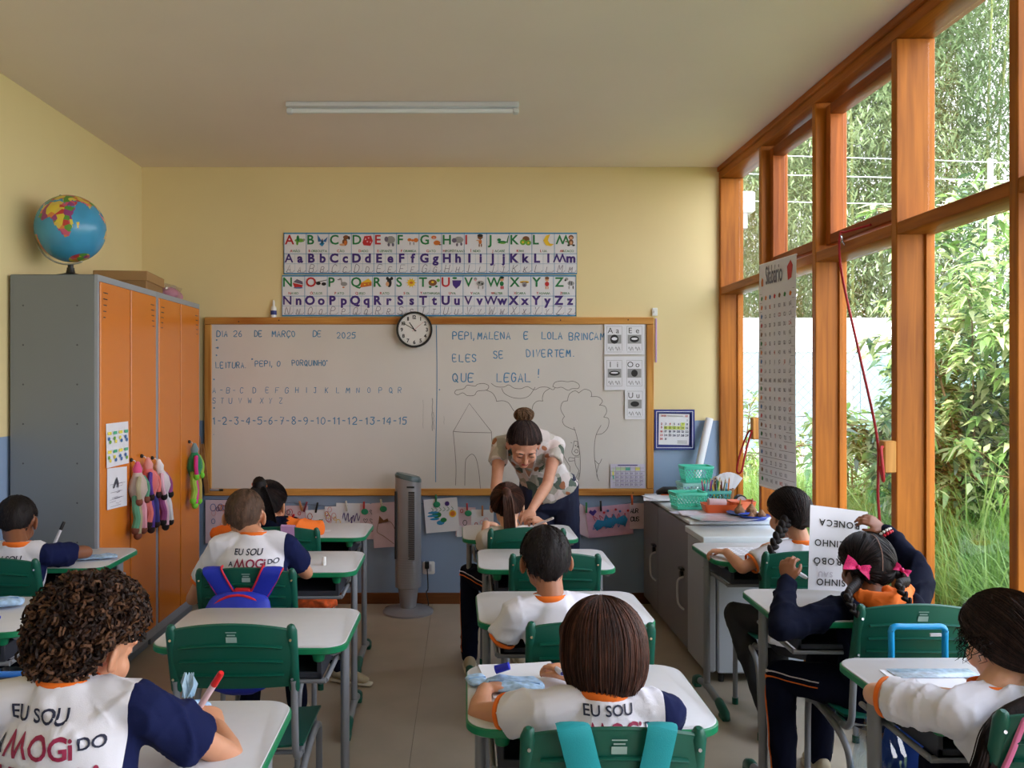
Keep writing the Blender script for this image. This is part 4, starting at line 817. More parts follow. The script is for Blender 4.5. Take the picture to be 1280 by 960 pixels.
# things on the cabinet
teal = mat('teal_plastic', (88, 214, 188), .35, var=.03); teal_l = mat('pale_teal_plastic', (170,220,214), .35, var=.03)
def basket(label, x, y, z, w, d, h, m, rz=0, cols=9, rows=4):
    t = thing('plastic_basket', label, 'basket', (x,y,z), 'teal baskets on the cabinet')
    M = Matrix.Translation((x,y,z))@Matrix.Rotation(rz, 4, 'Z'); k = .82
    q = MB(); q.prism(rrect(w*k, d*k, .015), 0, .004, 0, 0, M); q.build('bottom', m, t)
    q = MB(); o_ = rrect(w, d, .02, 4); i_ = rrect(w-.016, d-.016, .014, 4)
    q.rings([[M@V((x_,y_,h-.014)) for x_,y_ in o_],[M@V((x_,y_,h)) for x_,y_ in o_],[M@V((x_,y_,h)) for x_,y_ in i_],[M@V((x_,y_,h-.014)) for x_,y_ in i_],[M@V((x_,y_,h-.014)) for x_,y_ in o_]], cap=False); q.build('rim', m, t)
    # perforated walls: diagonal lattice
    q = MB()
    def wp(s_, u, v): 
        f = k+(1-k)*v; a = w/2*f-.004; b2 = d/2*f-.004
        return M@V({0:(a*(2*u-1),-b2,v*h),1:(a,b2*(2*u-1),v*h),2:(a*(1-2*u),b2,v*h),3:(-a,b2*(1-2*u),v*h)}[s_])
    for s_ in range(4):
        nn = cols if s_ % 2 == 0 else max(4, int(cols*d/w))
        for (va, vb) in ((0, .18), (.80, .93)): q.sheet([[wp(s_, i/8, va+(vb-va)*j) for j in range(2)] for i in range(9)], .002)
        for i in range(nn+rows):
            for sg in (0, 1):
                u0 = (i-rows+.5)/nn; u1 = u0+rows/nn*.62; pts = [(u0,.16),(u1,.82)] if sg == 0 else [(u1,.16),(u0,.82)]
                (ua,va),(ub,vb) = pts
                if ua > ub: (ua,va),(ub,vb) = (ub,vb),(ua,va)
                if ub < 0 or ua > 1: continue
                if ua < 0: va += (vb-va)*(0-ua)/(ub-ua); ua = 0
                if ub > 1: vb = va+(vb-va)*(1-ua)/(ub-ua); ub = 1
                q.tube([wp(s_,ua,va), wp(s_,ub,vb)], .0022, n=4)
    o = q.build('lattice_wall', m, t); o['kind'] = 'stuff'
    return t
zc = CT
def cp(px, py, Y): p = P(px, py, Y); return p.x, p.y
basket('teal basket on the near left edge of the cabinet', 1.335, 5.16, zc+.004, .20, .15, .10, teal, .1)
basket('pale teal basket, lower one of the stacked pair in the corner', 1.50, 5.60, zc, .22, .17, .11, teal_l, .05)
basket('green teal basket stacked on the pale one in the window corner', 1.50, 5.59, zc+.113, .20, .16, .105, teal, 0)
pb = basket('teal basket full of pencils and pens', 1.525, 5.26, zc, .185, .11, .10, mat('teal_plastic_blue', (80,176,170), .35), 0, 8)
pc = {'red':(214,50,50),'dark blue':(40,60,130),'green':(36,120,90),'orange':(230,130,50),'brown':(110,60,40),'cream':(230,200,150),'sky blue':(80,160,210),'pink':(220,100,140),'black':(30,30,34),'white':(214,214,214),'purple':(100,60,140),'yellow':(230,200,60),'maroon':(120,30,40),'teal':(40,150,150),'lime green':(140,190,60),'grey':(130,130,136),'magenta':(190,40,120),'tan':(180,140,100),'olive':(110,110,50),'lilac':(170,150,200),'turquoise':(60,190,200),'coral':(230,110,90)}
for k, (cn, c_) in enumerate(pc.items()):
    x = 1.525-.07+.145*((k*7)%22)/21; y = 5.26+rr.uniform(-.035,.035); dx, dy = rr.uniform(-.03,.04), rr.uniform(-.02,.02); L_ = rr.uniform(.13,.17)
    t = thing('pencil', cn+' pencil standing in the teal basket on the cabinet', 'pencil', (x,y,zc+.006), 'pencils in the basket')
    a = V((x,y,zc+.006)); b_ = V((x+dx,y+dy,zc+.006+L_)); d_ = (b_-a).normalized()
    MB().cyl(a, b_, .0042, n=6).build('barrel', mat('pencil_'+cn, c_, .4), t); MB().cyl(b_, b_+d_*.012, .004, .001, n=6).build('tip', mat('pencil_tip', (206,170,120)), t)
# roll of card
rp = thing('paper_roll', 'long white roll of paper leaning in the corner by the window', 'roll', (1.50, 5.74, CT))
a, b_ = V((1.525,5.76,CT+.01)), V((1.665,5.86,CT+.51)); d_ = (b_-a).normalized()
q = MB(); u = d_.orthogonal().normalized(); w_ = d_.cross(u)
q.rings([[p0+(u*cos(t)+w_*sin(t))*r for t in [2*pi*i/24 for i in range(24)]] for p0, r in ((a,.026),(b_,.026),(b_,.018),(a,.018),(a,.026))], cap=False); q.build('roll', paper, rp)
# container, mugs, plates, seeds
oc = thing('orange_tray', 'orange plastic tray holding rolled pink paper', 'tray', (1.50, 4.98, CT))
org_pl = mat('orange_plastic', (214,96,44), .4)
def tub(t, c, w, d, h, m, name='tub', th=.004):
    o_ = lambda f: [(V(c)+V((x,y,0))) for x,y in rrect(w*f, d*f, .02*f, 4)]; up = V((0,0,h))
    i_ = lambda f: [(V(c)+V((x,y,0))) for x,y in rrect(w*f-2*th, d*f-2*th, .018*f, 4)]
    q = MB(); q.rings([o_(.85), [p+up for p in o_(1)], [p+up for p in i_(1)], [p+V((0,0,th)) for p in i_(.85)]]); return q.build(name, m, t)
tub(oc, (1.485,4.99,CT+.001), .22, .13, .055, org_pl)
MB().cyl((1.41,4.985,CT+.065), (1.51,4.99,CT+.06), .022, n=20).build('paper_roll_inside', mat('pale_pink_paper', (214,190,200), .7), oc)
oc2 = thing('orange_box', 'small translucent orange box behind the plates', 'box', (1.63, 5.05, CT)); tub(oc2, (1.63,5.08,CT+.001), .15, .12, .06, mat('orange_clear', (214,110,70), .3))
for i, (x, y, lb) in enumerate(((1.565,4.86,'blue plastic plate with a seed pod, farther one'),(1.60,4.76,'bright blue plastic plate with brown seed pods, nearer one'))):
    pl = thing('blue_plate', lb, 'plate', (x,y,CT), 'blue plates on the cabinet')
    MB().lathe([(.001,.002),(.055,.002),(.085,.022),(.088,.024),(.084,.026),(.055,.006),(.001,.006)], (x,y,CT), 28).build('dish', mat('blue_dish_%d' % i, ((40,90,150),(34,76,190))[i], .3), pl)
pod_m = mat('seed_pod', (150,112,84), .8, var=.25, scale=60, bump=.8, bscale=120)
for k, (x, y, r) in enumerate(((1.55,4.86,.03),(1.625,4.885,.03),(1.60,4.77,.022),(1.635,4.745,.024),(1.575,4.74,.018))):
    p_ = thing('seed_pod', ['round pale seed pod on the farther blue plate','darker seed pod by the window post on the farther plate','brown seed pod at the middle of the bright blue plate','dark brown seed pod at the right of the bright blue plate','tan seed pod at the near rim of the bright blue plate'][k], 'seed pod', (x,y,CT+.007), 'seed pods on the blue plates')
    q = MB()
    for a in range(3): q.ell((x,y,CT+.007+r*(.8+.25*a)), (r*(1-.25*a),)*2+(r*.8,), nu=12, nv=8)
    q.build('pod', pod_m, p_)
    if k < 2: MB().cyl((x,y,CT+.05), (x+.006,y,CT+.10), .005, .004, n=8).build('stalk', mat('stalk_%d' % k, ((176,140,60),(170,60,50))[k]), p_)
tp = thing('tape_dispenser', 'dark tape dispenser behind the orange tray', 'tape dispenser', (1.62, 5.28, CT)); q = MB(); q.prism([(-.06,-.02),(.06,-.02),(.06,.02),(-.06,.02)], 0, .03, .004, 0, Matrix.Translation((1.65,5.16,CT))); q.sweep([(1.65,5.14,CT+.05),(1.65,5.18,CT+.05)], .035, side=(1,0,0), n=20); q.build('body', black_pl, tp); MB().cyl((1.65,5.135,CT+.05), (1.65,5.185,CT+.05), .027, n=20).build('tape', mat('tape_grey', (170,170,180), .3), tp)
hd = thing('black_case', 'black rounded case with an orange band at the wall behind the teal basket', 'case', (1.36, 5.72, CT)); q = MB(); q.sweep([(1.30,5.76,CT+.022),(1.33,5.76,CT+.03),(1.41,5.76,CT+.03),(1.44,5.76,CT+.022)], [.04,.05,.05,.04], [.02,.03,.03,.02], side=(0,1,0), rnd=True); q.build('shell', black_pl, hd); MB().bev((1.30,5.695,CT+.002),(1.43,5.71,CT+.016),.002).build('band', org_pl, hd)
for k in range(7):  # cards fan
    x = 1.625+.012*k; t = thing('paper_card', 'white card standing among the pencils by the window post', 'card', (x,5.42,CT), 'white cards in a cup')
    M = Matrix.Translation((1.66,5.42,CT+.06))@Matrix.Rotation(R(-30+11*k), 4, 'Y')@Matrix.Rotation(R(rr.uniform(-15,15)), 4, 'Z'); MB().bev((-.018,-.003+.004*k,.0),(.018,-.0015+.004*k,.13),.001,0,M).build('card', paper, t)
cu = thing('card_cup', 'brown cup holding white cards by the window post', 'cup', (1.66,5.42,CT)); MB().lathe([(.001,0),(.028,0),(.034,.09),(.031,.09),(.025,.004),(.001,.004)], (1.66,5.42,CT), 20).build('cup', mat('brown_card_cup', (150,100,64), .6), cu)
# papers on top
def lay(name, label, x, y, z, w, d, rz, m=paper, curl=.006, group=None, cat='paper', prn=None, th_=.0008, over=0):
    t = thing(name, label, cat, (x,y,z), group); M = Matrix.Translation((x,y,z+.0012))@Matrix.Rotation(rz, 4, 'Z')
    MB().sheet([[M@V((w/2*(i/4-1), d/2*(j/4-1), curl*(sin(i*.9+j*.7+x*9)+1)*.5*(abs(i/4-1)**2+abs(j/4-1)**2)*.5)) for j in range(9)] for i in range(9)], th_).build('sheet', m, t)
    return t, M@Matrix.Translation((0,0,curl*.6+th_+.0006))
lil = mat('lilac_sheet', (204,198,220), .6, var=.03)
lay('paper_sheet', 'large pale sheet hanging over the cabinet front edge', 1.36, 4.97, CT, .30, .20, .25, lil, .004)
lay('paper_sheet', 'pinkish drawing sheet in the middle of the cabinet top', 1.40, 4.90, CT+.006, .34, .21, -.15, mat('pale_lilac_sheet', (214,204,222), .6, var=.05, scale=14), .008)
lay('plastic_sleeve', 'clear plastic sleeve of papers at the near end of the cabinet', 1.42, 4.73, CT+.008, .33, .19, .12, mat('sleeve', (206,208,224), .15, var=.08, scale=12), .009)
for k in range(5): lay('paper_sheet', ['lowest','second','third','fourth','topmost'][k]+' sheet of the white pile at the wall end of the cabinet', 1.27+.006*k, 5.62-.01*k, CT+.0022*k, .20, .28, .1*k-.2, paper, .001, 'paper pile by the whiteboard')
# ---------------- drawings on a line ----------------
YS = YB-.012
s = YS/FPX
linep = spline([P(x, y, YS) for x, y in ((256,624),(330,626),(440,634),(505,628),(560,634),(640,640),(720,640),(800,626))], 8)
tag(MB().tube(linep, .0012, n=5).build('string', mat('dark_string', (60,70,80))), 'thin dark string sagging under the whiteboard with drawings clipped on', 'string')
pinkp = mat('pink_paper', (214,190,202), .7, var=.06, scale=12); pinkd = mat('pink_crayon_paper', (206,160,184), .7, var=.10, scale=16)
draws = [ # cx, cy, w, h, rot, material, label, kind
 (273,652,32,54,0,pinkp,'pink lilac drawing of butterflies at the left end of the line','butter'),
 (371,650,28,36,0,pinkp,'plain pinkish drawing with a red mark behind the orange sleeved girl','mark'),
 (398,654,30,34,.05,paper,'white drawing with a green leaf shape, third from the left','leaf'),
 (417,652,22,38,0,paper,'small white drawing with pink and yellow flowers','flower'),
 (441,650,42,42,-.02,paper,'white drawing of two blue outlined hands','hands'),
 (465,652,30,44,.0,pinkp,'pinkish drawing full of small outlined hearts','hearts'),
 (483,656,34,56,.06,pinkp,'pinkish drawing of a brown dog left of the tower fan','dog'),
 (552,644,42,42,.08,paper,'white drawing of a green and blue handprint bird beside an orange sun','bird'),
 (582,652,24,36,-.03,pinkp,'small pinkish drawing right of the handprint bird sheet','mark'),
 (603,650,28,26,-.02,paper,'white drawing with pink marks left of the ponytailed girl','pinkm'),
 (574,664,6,14,0,paper,'tiny white slip hanging below the line','none'),
 (709,645,16,34,.05,paper,'narrow drawing with coloured dots beside the teacher','dots'),
 (730,651,30,34,-.45,pinkp,'tilted greyish drawing behind the pink cat drawing','none'),
 (762,651,56,38,.10,pinkd,'pink drawing of a blue cat made of hands with a purple heart','cat'),
 (797,645,20,32,0,pinkp,'grey pink sheet with black handwritten letters','aur')]
peg_c = {'r':(176,44,50),'g':(30,120,70),'k':(24,24,28),'w':(206,200,190),'o':(206,96,46),'n':(176,120,80),'d':(120,40,60)}
for i, (cx, cy, wp_, hp_, rot, m, lb, kd) in enumerate(draws):
    Yd = YS-.006-.0035*(i%4)
    th, M, s = flat_sheet('child_drawing', lb, 'drawing', cx, cy, wp_, hp_, Yd, rot, m, "children's drawings on the line", .003)
    q = MB(); MT = [BLU, PNK, GRN, PUR, ORG, BRN, CYN, RED, ink, YEL]
    w2, h2 = wp_/2*.8, hp_/2*.8; M = M@Matrix.Translation((0,0,.0035))
    def sq(pts, w_, c_): q.ribbon([(p.x*s, p.y*s) for p in spline([(a,b2,0) for a,b2 in pts], 4)], w_*s, M, c_)
    rq = random.Random(i)
    if kd in ('butter','leaf','flower','pinkm','mark','dots'):
        n_ = {'butter':14,'leaf':7,'flower':8,'pinkm':6,'mark':4,'dots':10}[kd]; cs = {'butter':(1,0,3,4),'leaf':(2,7,1),'flower':(1,9,7),'pinkm':(1,7),'mark':(7,8),'dots':(7,9,2,5)}[kd]
        for k in range(n_):
            x, y = rq.uniform(-w2,w2), rq.uniform(-h2,h2); r = rq.uniform(1.5,3.5)
            if kd == 'dots': q.flat([(s*a,s*b2) for a,b2 in circ(x,y,1.8,10)], M, cs[k%4])
            else: sq([(x+r*cos(t)*(1+.4*sin(3*t)), y+r*1.3*sin(t)) for t in [pi*j/3 for j in range(7)]], .7, cs[k%len(cs)])
        if kd == 'leaf': q.flat([(s*a,s*b2) for a,b2 in ((-7,-8),(-2,2),(6,5),(4,-6),(0,-9))], M, 2)
    elif kd == 'hands':
        for ox in (-9, 7):
            sq([(ox-7,-12),(ox-8,0),(ox-6,6),(ox-5,-2),(ox-2,9),(ox,-1),(ox+3,9),(ox+4,-2),(ox+8,4),(ox+6,-10)], .9, 3)
    elif kd == 'hearts':
        for k in range(9):
            x, y = -8+8*(k%3), 12-11*(k//3); r = 2.6; sq([(x,y-r),(x-r,y+.5*r),(x-r*.5,y+r),(x,y+.4*r),(x+r*.5,y+r),(x+r,y+.5*r),(x,y-r)], .5, 8)
    elif kd == 'dog':
        q.flat([(s*a,s*b2) for a,b2 in ((-10,2),(-8,12),(-3,6),(2,8),(3,4))], M, 5); sq([(-10,2),(-12,-8),(-4,-14),(8,-24)], .6, 5); sq([(3,5),(8,0),(14,-18)], .6, 5)
    elif kd == 'bird':
        for k, (x, y, rx, ry) in enumerate(((-6,1,6,4),(-10,4,7,1.6),(-11,0,7,1.5),(-9,-4,6,1.5),(-2,-9,5,3),(2,-6,4,3))): q.flat([(s*a,s*b2) for a,b2 in circ(x,y,rx,10,ry)], M@Matrix.Translation((0,0,.0002*k)), (2,6,6,6,6,2)[k])
        q.flat([(s*a,s*b2) for a,b2 in circ(14,1,4.5,14)], M, 9); q.flat([(s*a,s*b2) for a,b2 in circ(14,1,3,14)], M@Matrix.Translation((0,0,.0003)), 4); q.flat([(s*a,s*b2) for a,b2 in circ(8,14,3,10)], M, 3)
        for k in range(6): sq([(-12+5*k,10),(-10+5*k,7),(-13+5*k,5)], .6, 2)
    elif kd == 'cat':
        q.flat([(s*a*.95,s*b2) for a,b2 in ((-22,-4),(-16,3),(-8,1),(-4,9),(-1,4),(3,4),(6,9),(9,2),(20,6),(24,0),(20,-8),(8,-4),(0,-9),(-10,-6),(-18,-11))], M, 6+0*i)
        for k in range(6): sq([(-18+7*k,-2),(-22+8*k,-9),(-16+7*k,-6)], .8, 0); sq([(-18+7*k,2),(-20+8*k,8),(-15+7*k,4)], .7, 7)
        q.flat([(s*a,s*b2) for a,b2 in ((-20,8),(-25,13),(-23,16),(-20,14),(-17,16),(-15,13))], M@Matrix.Translation((0,0,.0003)), 3)
        for k in range(7): q.flat([(s*a,s*b2) for a,b2 in circ(-6+5*k,12+rq.uniform(-2,2),1.6,8)], M@Matrix.Translation((0,0,.0003)), (7,0,1)[k%3])
    elif kd == 'aur':
        hand(q, 'AUR', M, 5*s, -9*s, 4*s, .9*s, .12, 8); hand(q, 'CIUS', M, 5*s, -9*s, -6*s, .9*s, .1, 8)
    if q.v: q.build('crayon_marks', MT, th, smooth=False)
for i, (x, y, c_, rt) in enumerate(((376,632,'n',.3),(382,633,'d',-.3),(396,634,'k',-.2),(433,632,'w',.1),(455,633,'r',0),(477,630,'w',.2),(545,624,'g',0),(584,635,'r',.05),(603,638,'n',0),(733,634,'g',0),(751,632,'k',.05),(790,624,'o',.05))):
    c = P(x, y, YS-.02); t = thing('clothespin', {'n':'natural wood','d':'dark red','k':'black','w':'whitish','r':'red','g':'green','o':'orange'}[c_]+' clothespin on the drawing line, '+('left end of the line','beside the lockers','left of the heart drawings','on the hands drawing','on the hearts drawing','on the dog drawing','on the handprint bird drawing','on the small pinkish drawing','left of the teacher','behind the pink cat drawing','on the pink cat drawing','right end near the cabinet')[i], 'clothespin', c, 'clothespins on the drawing line')
    M = frame(c, (cos(rt),0,sin(rt)), (-sin(rt),0,cos(rt))); pm = mat('peg_'+c_, peg_c[c_], .5)
    for sg in (-1, 1): MB().bev((-1.1*s, -7*s, .0015 if sg > 0 else -.006), (1.1*s, 6*s, .006 if sg > 0 else -.0015), .001, 0, M@Matrix.Rotation(sg*.04, 4, 'X')).build('jaw', pm, t)
    MB().tube([M@V((-1.6*s,0,0)), M@V((1.6*s,0,0))], .002, n=6).build('spring', chrome, t)
    if i in (4, 5, 6, 7): MB().ell(M@V((1*s,-6.5*s,.006)), (4.5*s,.003,3.8*s), nu=12, nv=8).build('felt_apple', mat('felt_green_apple', (40,140,100), .8), t)
# ---------------- syllable chart hanging on the window ----------------
ch = thing('syllable_chart', 'long narrow white syllable chart hanging from the window rail', 'chart', P(972,470,4.9))
Xc = 1.68
pA, pB = V((1.665, 4.87, 0)), V((1.675, 4.35, 0))
# chart faces the room obliquely: left edge px 949, right edge px 996
yl, yr = 4.92, 4.38
pa = V((P(949.5,0,4.92).x, 4.92, 0)); pb_ = V((P(996,0,4.42).x, 4.42, 0))
zt_a, zt_b = P(0,332,4.92).z, P(0,318,4.42).z; zb_a, zb_b = P(0,606,4.92).z, P(0,620,4.42).z
def cpnt(u, v, o_=0):
    b_ = pa.lerp(pb_, u); zt_ = zt_a+(zt_b-zt_a)*u; zb_ = zb_a+(zb_b-zb_a)*u
    n_ = V((-(pb_-pa).y, (pb_-pa).x, 0)).normalized(); n_ = n_ if n_.x < 0 else -n_
    return b_+n_*(o_+.012*sin(v*2.2)*(1-v)+.01*sin(u*3)*v)+V((0,0,zb_+(zt_-zb_)*v))
chp = mat('chart_paper', (222, 224, 234), .6, var=.02)
MB().sheet([[cpnt(i/8, j/30) for j in range(31)] for i in range(9)], .0008).build('sheet', chp, ch)
MB().tube([cpnt(0,0), cpnt(1,0)], .005, n=8).build('bottom_rod', white_pl, ch); MB().tube([cpnt(0,1), cpnt(1,1)], .005, n=8).build('top_rod', white_pl, ch)
MB().tube(spline([cpnt(.05,1), V((1.735,4.62,2.17)), cpnt(1.0,1)], 6), .0025, n=6).build('hanging_cord', mat('white_cord', (210,205,210)), ch)
q = MB(); Wc = (pb_-pa).length; Hc = 1.27
def cadd(mbx, poly, mi): mbx.add([cpnt(x, y, .0022) for x, y in poly], [tuple(range(len(poly)))], mi)
tmp = MB(); text(tmp, 'Silabário', Matrix.Identity(4), .115, .22, .905, 0, bold=.01, sp=.05, sx=2.0)
sc_ = 1.0
q.add([cpnt(.22+(v[0]-.22)*.62, v[1], .0025) for v in tmp.v], tmp.f, 0)
for r in range(21):
    y = .865-.0405*r
    cadd(q, [(.03,y-.0008),(.97,y-.0008),(.97,y+.0008),(.03,y+.0008)], 1)
    for c_ in range(7):
        x = .1+.13*c_
        if c_ == 0 or r == 0:
            cadd(q, [(x+a*.03, y-.02+b_*.011) for a, b_ in ((-1,-.7),(.3,-1),(1,.2),(0,1),(-.8,.5))], 2+(r+c_)%5)
        elif not (r > 15 and c_ > 5):
            k2 = 'BCDFGHJLMNPQRSTVXZKWY'[r-1 if r < 21 else 0]; tmp = MB(); text(tmp, k2+'AEIOUÃ'[c_-1], Matrix.Identity(4), .024, x, y-.031, 0, bold=.01, align='C', sx=1.9, sp=.02)
            q.add([cpnt(v[0], v[1], .0025) for v in tmp.v], tmp.f, 5 if (r*7+c_)%9 == 0 else 0)
cadd(q, [(.82,.90),(.90,.91),(.93,.96),(.88,.985),(.80,.96)], 5); cadd(q, [(.08,.90),(.14,.90),(.14,.93),(.10,.94),(.07,.92)], 3)
q.build('print', [mat('chart_ink', (96,96,118)), GRY, GRN, ORG, BLU, RED, BRN], ch, smooth=False)
# ---------------- sash cords and cleats ----------------
redc = mat('red_cord', (170, 24, 34), .6, var=.1, scale=90)
xk = XR-.012
c1 = P(1060, 292, 3.93); c1 = V((XR-.01, 4.0, 2.19))
cd = MB().tube(spline([V((XR+.04,3.78,2.20)), V((XR+.0,3.93,2.195)), V((XR-.02,3.955,2.18)), V((XR-.035,3.90,2.0)), V((XR-.035,3.72,1.62)), V((XR-.045,3.55,1.30)), V((XR-.045,3.535,1.14)), V((XR-.045,3.535,1.02)), V((XR-.02,3.54,.75)), V((XR-.02,3.54,.62))], 8), .0055, n=8)
tag(cd.build('sash_cord', redc), 'long red sash cord running down to the cleat on the second window post', 'cord')
def cleat(y, z, lb):
    t = thing('cord_cleat', lb, 'cleat', (XR-.02, y, z), 'wooden cleats on the window posts')
    MB().bev((XR-.05, y-.024, z-.065), (XR-.0005, y+.024, z+.065), .004).build('block', pine_z, t)
    return t
cleat(3.497, 1.21, 'pine cleat with a red cord on the window post nearer the camera'); cleat(5.078, 1.24, 'pine cleat with a red cord on the window post behind the chart')
tag(MB().tube(spline([V((XR-.055,3.48,1.25)), V((XR-.075,3.45,1.24)), V((XR-.078,3.43,1.17)), V((XR-.07,3.44,1.12)), V((XR-.055,3.48,1.13)), V((XR-.053,3.50,1.17))], 6), .0065, n=8).build('cord_loop', redc), 'red cord loop tied on the nearer window cleat', 'cord')
tag(MB().tube(spline([V((XR-.053,5.09,1.23)), V((XR-.07,5.10,1.20)), V((XR-.10,5.12,1.10)), V((XR-.12,5.13,.99)), V((XR-.10,5.11,.98)), V((XR-.085,5.09,1.08)), V((XR-.06,5.07,1.2)), V((XR-.053,5.06,1.23))], 6), .0055, n=8).build('cord_loop', redc), 'red cord loop hanging from the cleat beside the syllable chart', 'cord')
t = thing('cord_pulley', 'small metal pulley on the window rail guiding the red cord', 'pulley', (XR-.012, 3.955, 2.18)); q = MB(); q.sweep([V((XR-.018,3.955,2.165))+V((0,.016*cos(a),.016*sin(a))) for a in [2*pi*i/12 for i in range(12)]], .004, n=6, loop=True); q.build('ring', chrome, t); MB().cyl((XR-.018,3.955,2.17),(XR+.004,3.955,2.14),.004).build('screw', chrome, t)
# ---------------- outdoors ----------------
gnd = struct(MB().box((XR+.17, -6, -.35), (30, 40, -.12)).build('ground', mat('lawn_soil', (96,110,66), .9, var=.3, scale=6), smooth=False))
def blades(n, xr, yr, h0, h1, w, seed, clump=None, z0=-.12, lean=.45):
    g = np.random.default_rng(seed); x = g.uniform(*xr, n); y = g.uniform(*yr, n)
    if clump is not None:
        k = g.integers(0, len(clump), n); c_ = np.array(clump)[k]; x = c_[:,0]+g.normal(0,.12,n); y = c_[:,1]+g.normal(0,.12,n)
    h = g.uniform(h0, h1, n); a = g.uniform(0, 2*pi, n); dx, dy = np.cos(a), np.sin(a); L_ = g.uniform(.15, lean*2, n)*h
    ww = w*g.uniform(.6,1.4,n); vs = np.zeros((n, 7, 3)); tt = [0,.4,.75,1]
    for k, t in enumerate(tt[:3]):
        for sd in (0, 1):
            sg = (sd*2-1)*ww*(1-.25*k); vs[:,2*k+sd,0] = x+dx*L_*t*t-dy*sg; vs[:,2*k+sd,1] = y+dy*L_*t*t+dx*sg; vs[:,2*k+sd,2] = z0+h*t*(1-.25*t*t*(L_/h))
    vs[:,6,0] = x+dx*L_; vs[:,6,1] = y+dy*L_; vs[:,6,2] = z0+h*(1-.28*(L_/h))
    q = MB(); q.v = vs.reshape(-1,3).tolist(); base = np.arange(n)*7
    f = []
    for b_ in base.tolist(): f += [(b_,b_+1,b_+3,b_+2),(b_+2,b_+3,b_+5,b_+4),(b_+4,b_+5,b_+6)]
    q.f = f; q.m = [0]*len(f); return q
gm = leafmat('tall_grass', (104,142,64), (148,178,98), .4, .45, 2.2)
cl = [(random.uniform(2.5,5.6), random.uniform(2.8,8.2)) for _ in range(260)]
tag(blades(30000, (2,5), (3,9), .5, 1.15, .006, 1, cl).build('tall_grass', gm, smooth=False), 'tall bright green grass growing just outside the window', 'grass', kind='stuff')
tag(blades(16000, (2.05,9), (1.5,11.5), .18, .45, .006, 2).build('short_grass', gm, smooth=False), 'short grass on the ground beyond the tall clumps', 'grass', kind='stuff')
tag(blades(2500, (2,5), (4.5,8), .9, 1.5, .008, 5, [(x+.5, min(y, 5.6)) for x, y in cl[:60]]).build('reeds', leafmat('reed_leaf', (140,176,84),(190,210,130),.4,.4,3), smooth=False), 'long arching pale blades standing above the grass', 'grass', kind='stuff')
# fence and pale sheeting behind
fn = thing('sheeted_fence', 'tall white translucent sheeting fence behind the chain link at the back of the garden', 'fence', (6, 12.2, 0))
shw = mat('white_sheeting', (232,236,240), .5, var=.02); 
for k in range(8): MB().bev((2.6+k*1.0, 12.18, 1.935), (3.59+k*1.0, 12.22, 2.42+.0*k), .003).build('panel', shw, fn)
for k in range(8): MB().bev((2.6+k*1.0, 12.19, -.12), (3.59+k*1.0, 12.21, 1.93), .003).build('lower_panel', mat('blue_sheeting', (146,176,186), .5, var=.1, scale=1.2), fn)
for k in range(9): MB().cyl((2.595+k*1.0,12.24,-.15),(2.595+k*1.0,12.24,2.45),.03).build('post', mat('fence_post', (170,170,168), .6), fn)
cf = thing('chain_link_fence', 'wire chain link fence in front of the white sheeting', 'fence', (6, 11, 0))
q = MB(); wm = mat('galvanised_wire', (120,130,134), .4, .5)
X0, X1, Z0, Z1, st = 3.0, 8.5, -.1, 1.95, .13
n_ = int((X1-X0+Z1-Z0)/st)
for i in range(n_):
    for sg in (0, 1):
        a = X0+i*st-(Z1-Z0); pts = [(a, Z0), (a+(Z1-Z0), Z1)]
        (xa,za),(xb,zb) = pts
        if xa < X0: za += X0-xa; xa = X0
        if xb > X1: zb -= xb-X1; xb = X1
        if xb <= xa: continue
        if sg: xa, xb = X0+X1-xa, X0+X1-xb
        q.tube([(xa,11.0+.003*sg,za),(xb,11.0+.003*sg,zb)], .0045, n=3)
o = q.build('wire_mesh', wm, cf); o['kind'] = 'stuff'
for k in range(4): MB().cyl((3.2+1.75*k,11.03,-.15),(3.2+1.75*k,11.03,1.9),.025).build('post', MATS['fence_post'], cf)
tag(MB().bev((2.6,11.6,-.12),(10,11.9,.60),.02).build('garden_kerb', mat('pale_concrete', (222,220,214), .8)), 'low pale concrete wall running in front of the sheeting fence', 'wall')
gravel = struct(MB().box((2.6,9.3,-.119),(9,10.6,-.09)).build('path', mat('pale_sand', (226,222,214), .9, var=.1, scale=14), smooth=False))
# electric wires on a white post
ew = thing('wire_fence_top', 'three thin pale electric wires on a white post above the garden wall', 'wire fence', (6, 11.6, 2.4))
for k, z in enumerate((4.36, 4.12, 3.78)):
    MB().tube([(3.4,10.8,z), (6.1,11.2,z+.03), (9.5,11.75,z+.06)], .0055, n=5).build('wire', mat('pale_wire', (220,222,226), .4), ew)
xx = P(1241,200,11.3).x; MB().cyl((xx,11.35,2.2),(xx,11.35,4.44),.035).build('post', mat('white_post', (232,232,232), .5), ew); MB().cyl((3.4,10.8,2.3),(3.4,10.8,4.62),.035).build('post', MATS['white_post'], ew)
# neighbour's roof
hs_ = thing('neighbour_house', 'white roof edge of a house seen through the farthest upper pane', 'building', (4.6, 12.9, 0))
MB().box((3.5,12.6,-.15),(4.02,13.4,3.75)).build('wall', mat('house_wall', (206,206,206), .8), hs_, smooth=False); MB().bev((3.3,12.5,3.98),(4.22,13.6,4.28),.02).build('fascia', mat('house_fascia', (226,230,234), .5), hs_); MB().box((3.4,12.55,3.75),(4.12,13.5,3.98)).build('gutter', mat('house_gutter', (150,154,158), .5), hs_, smooth=False)
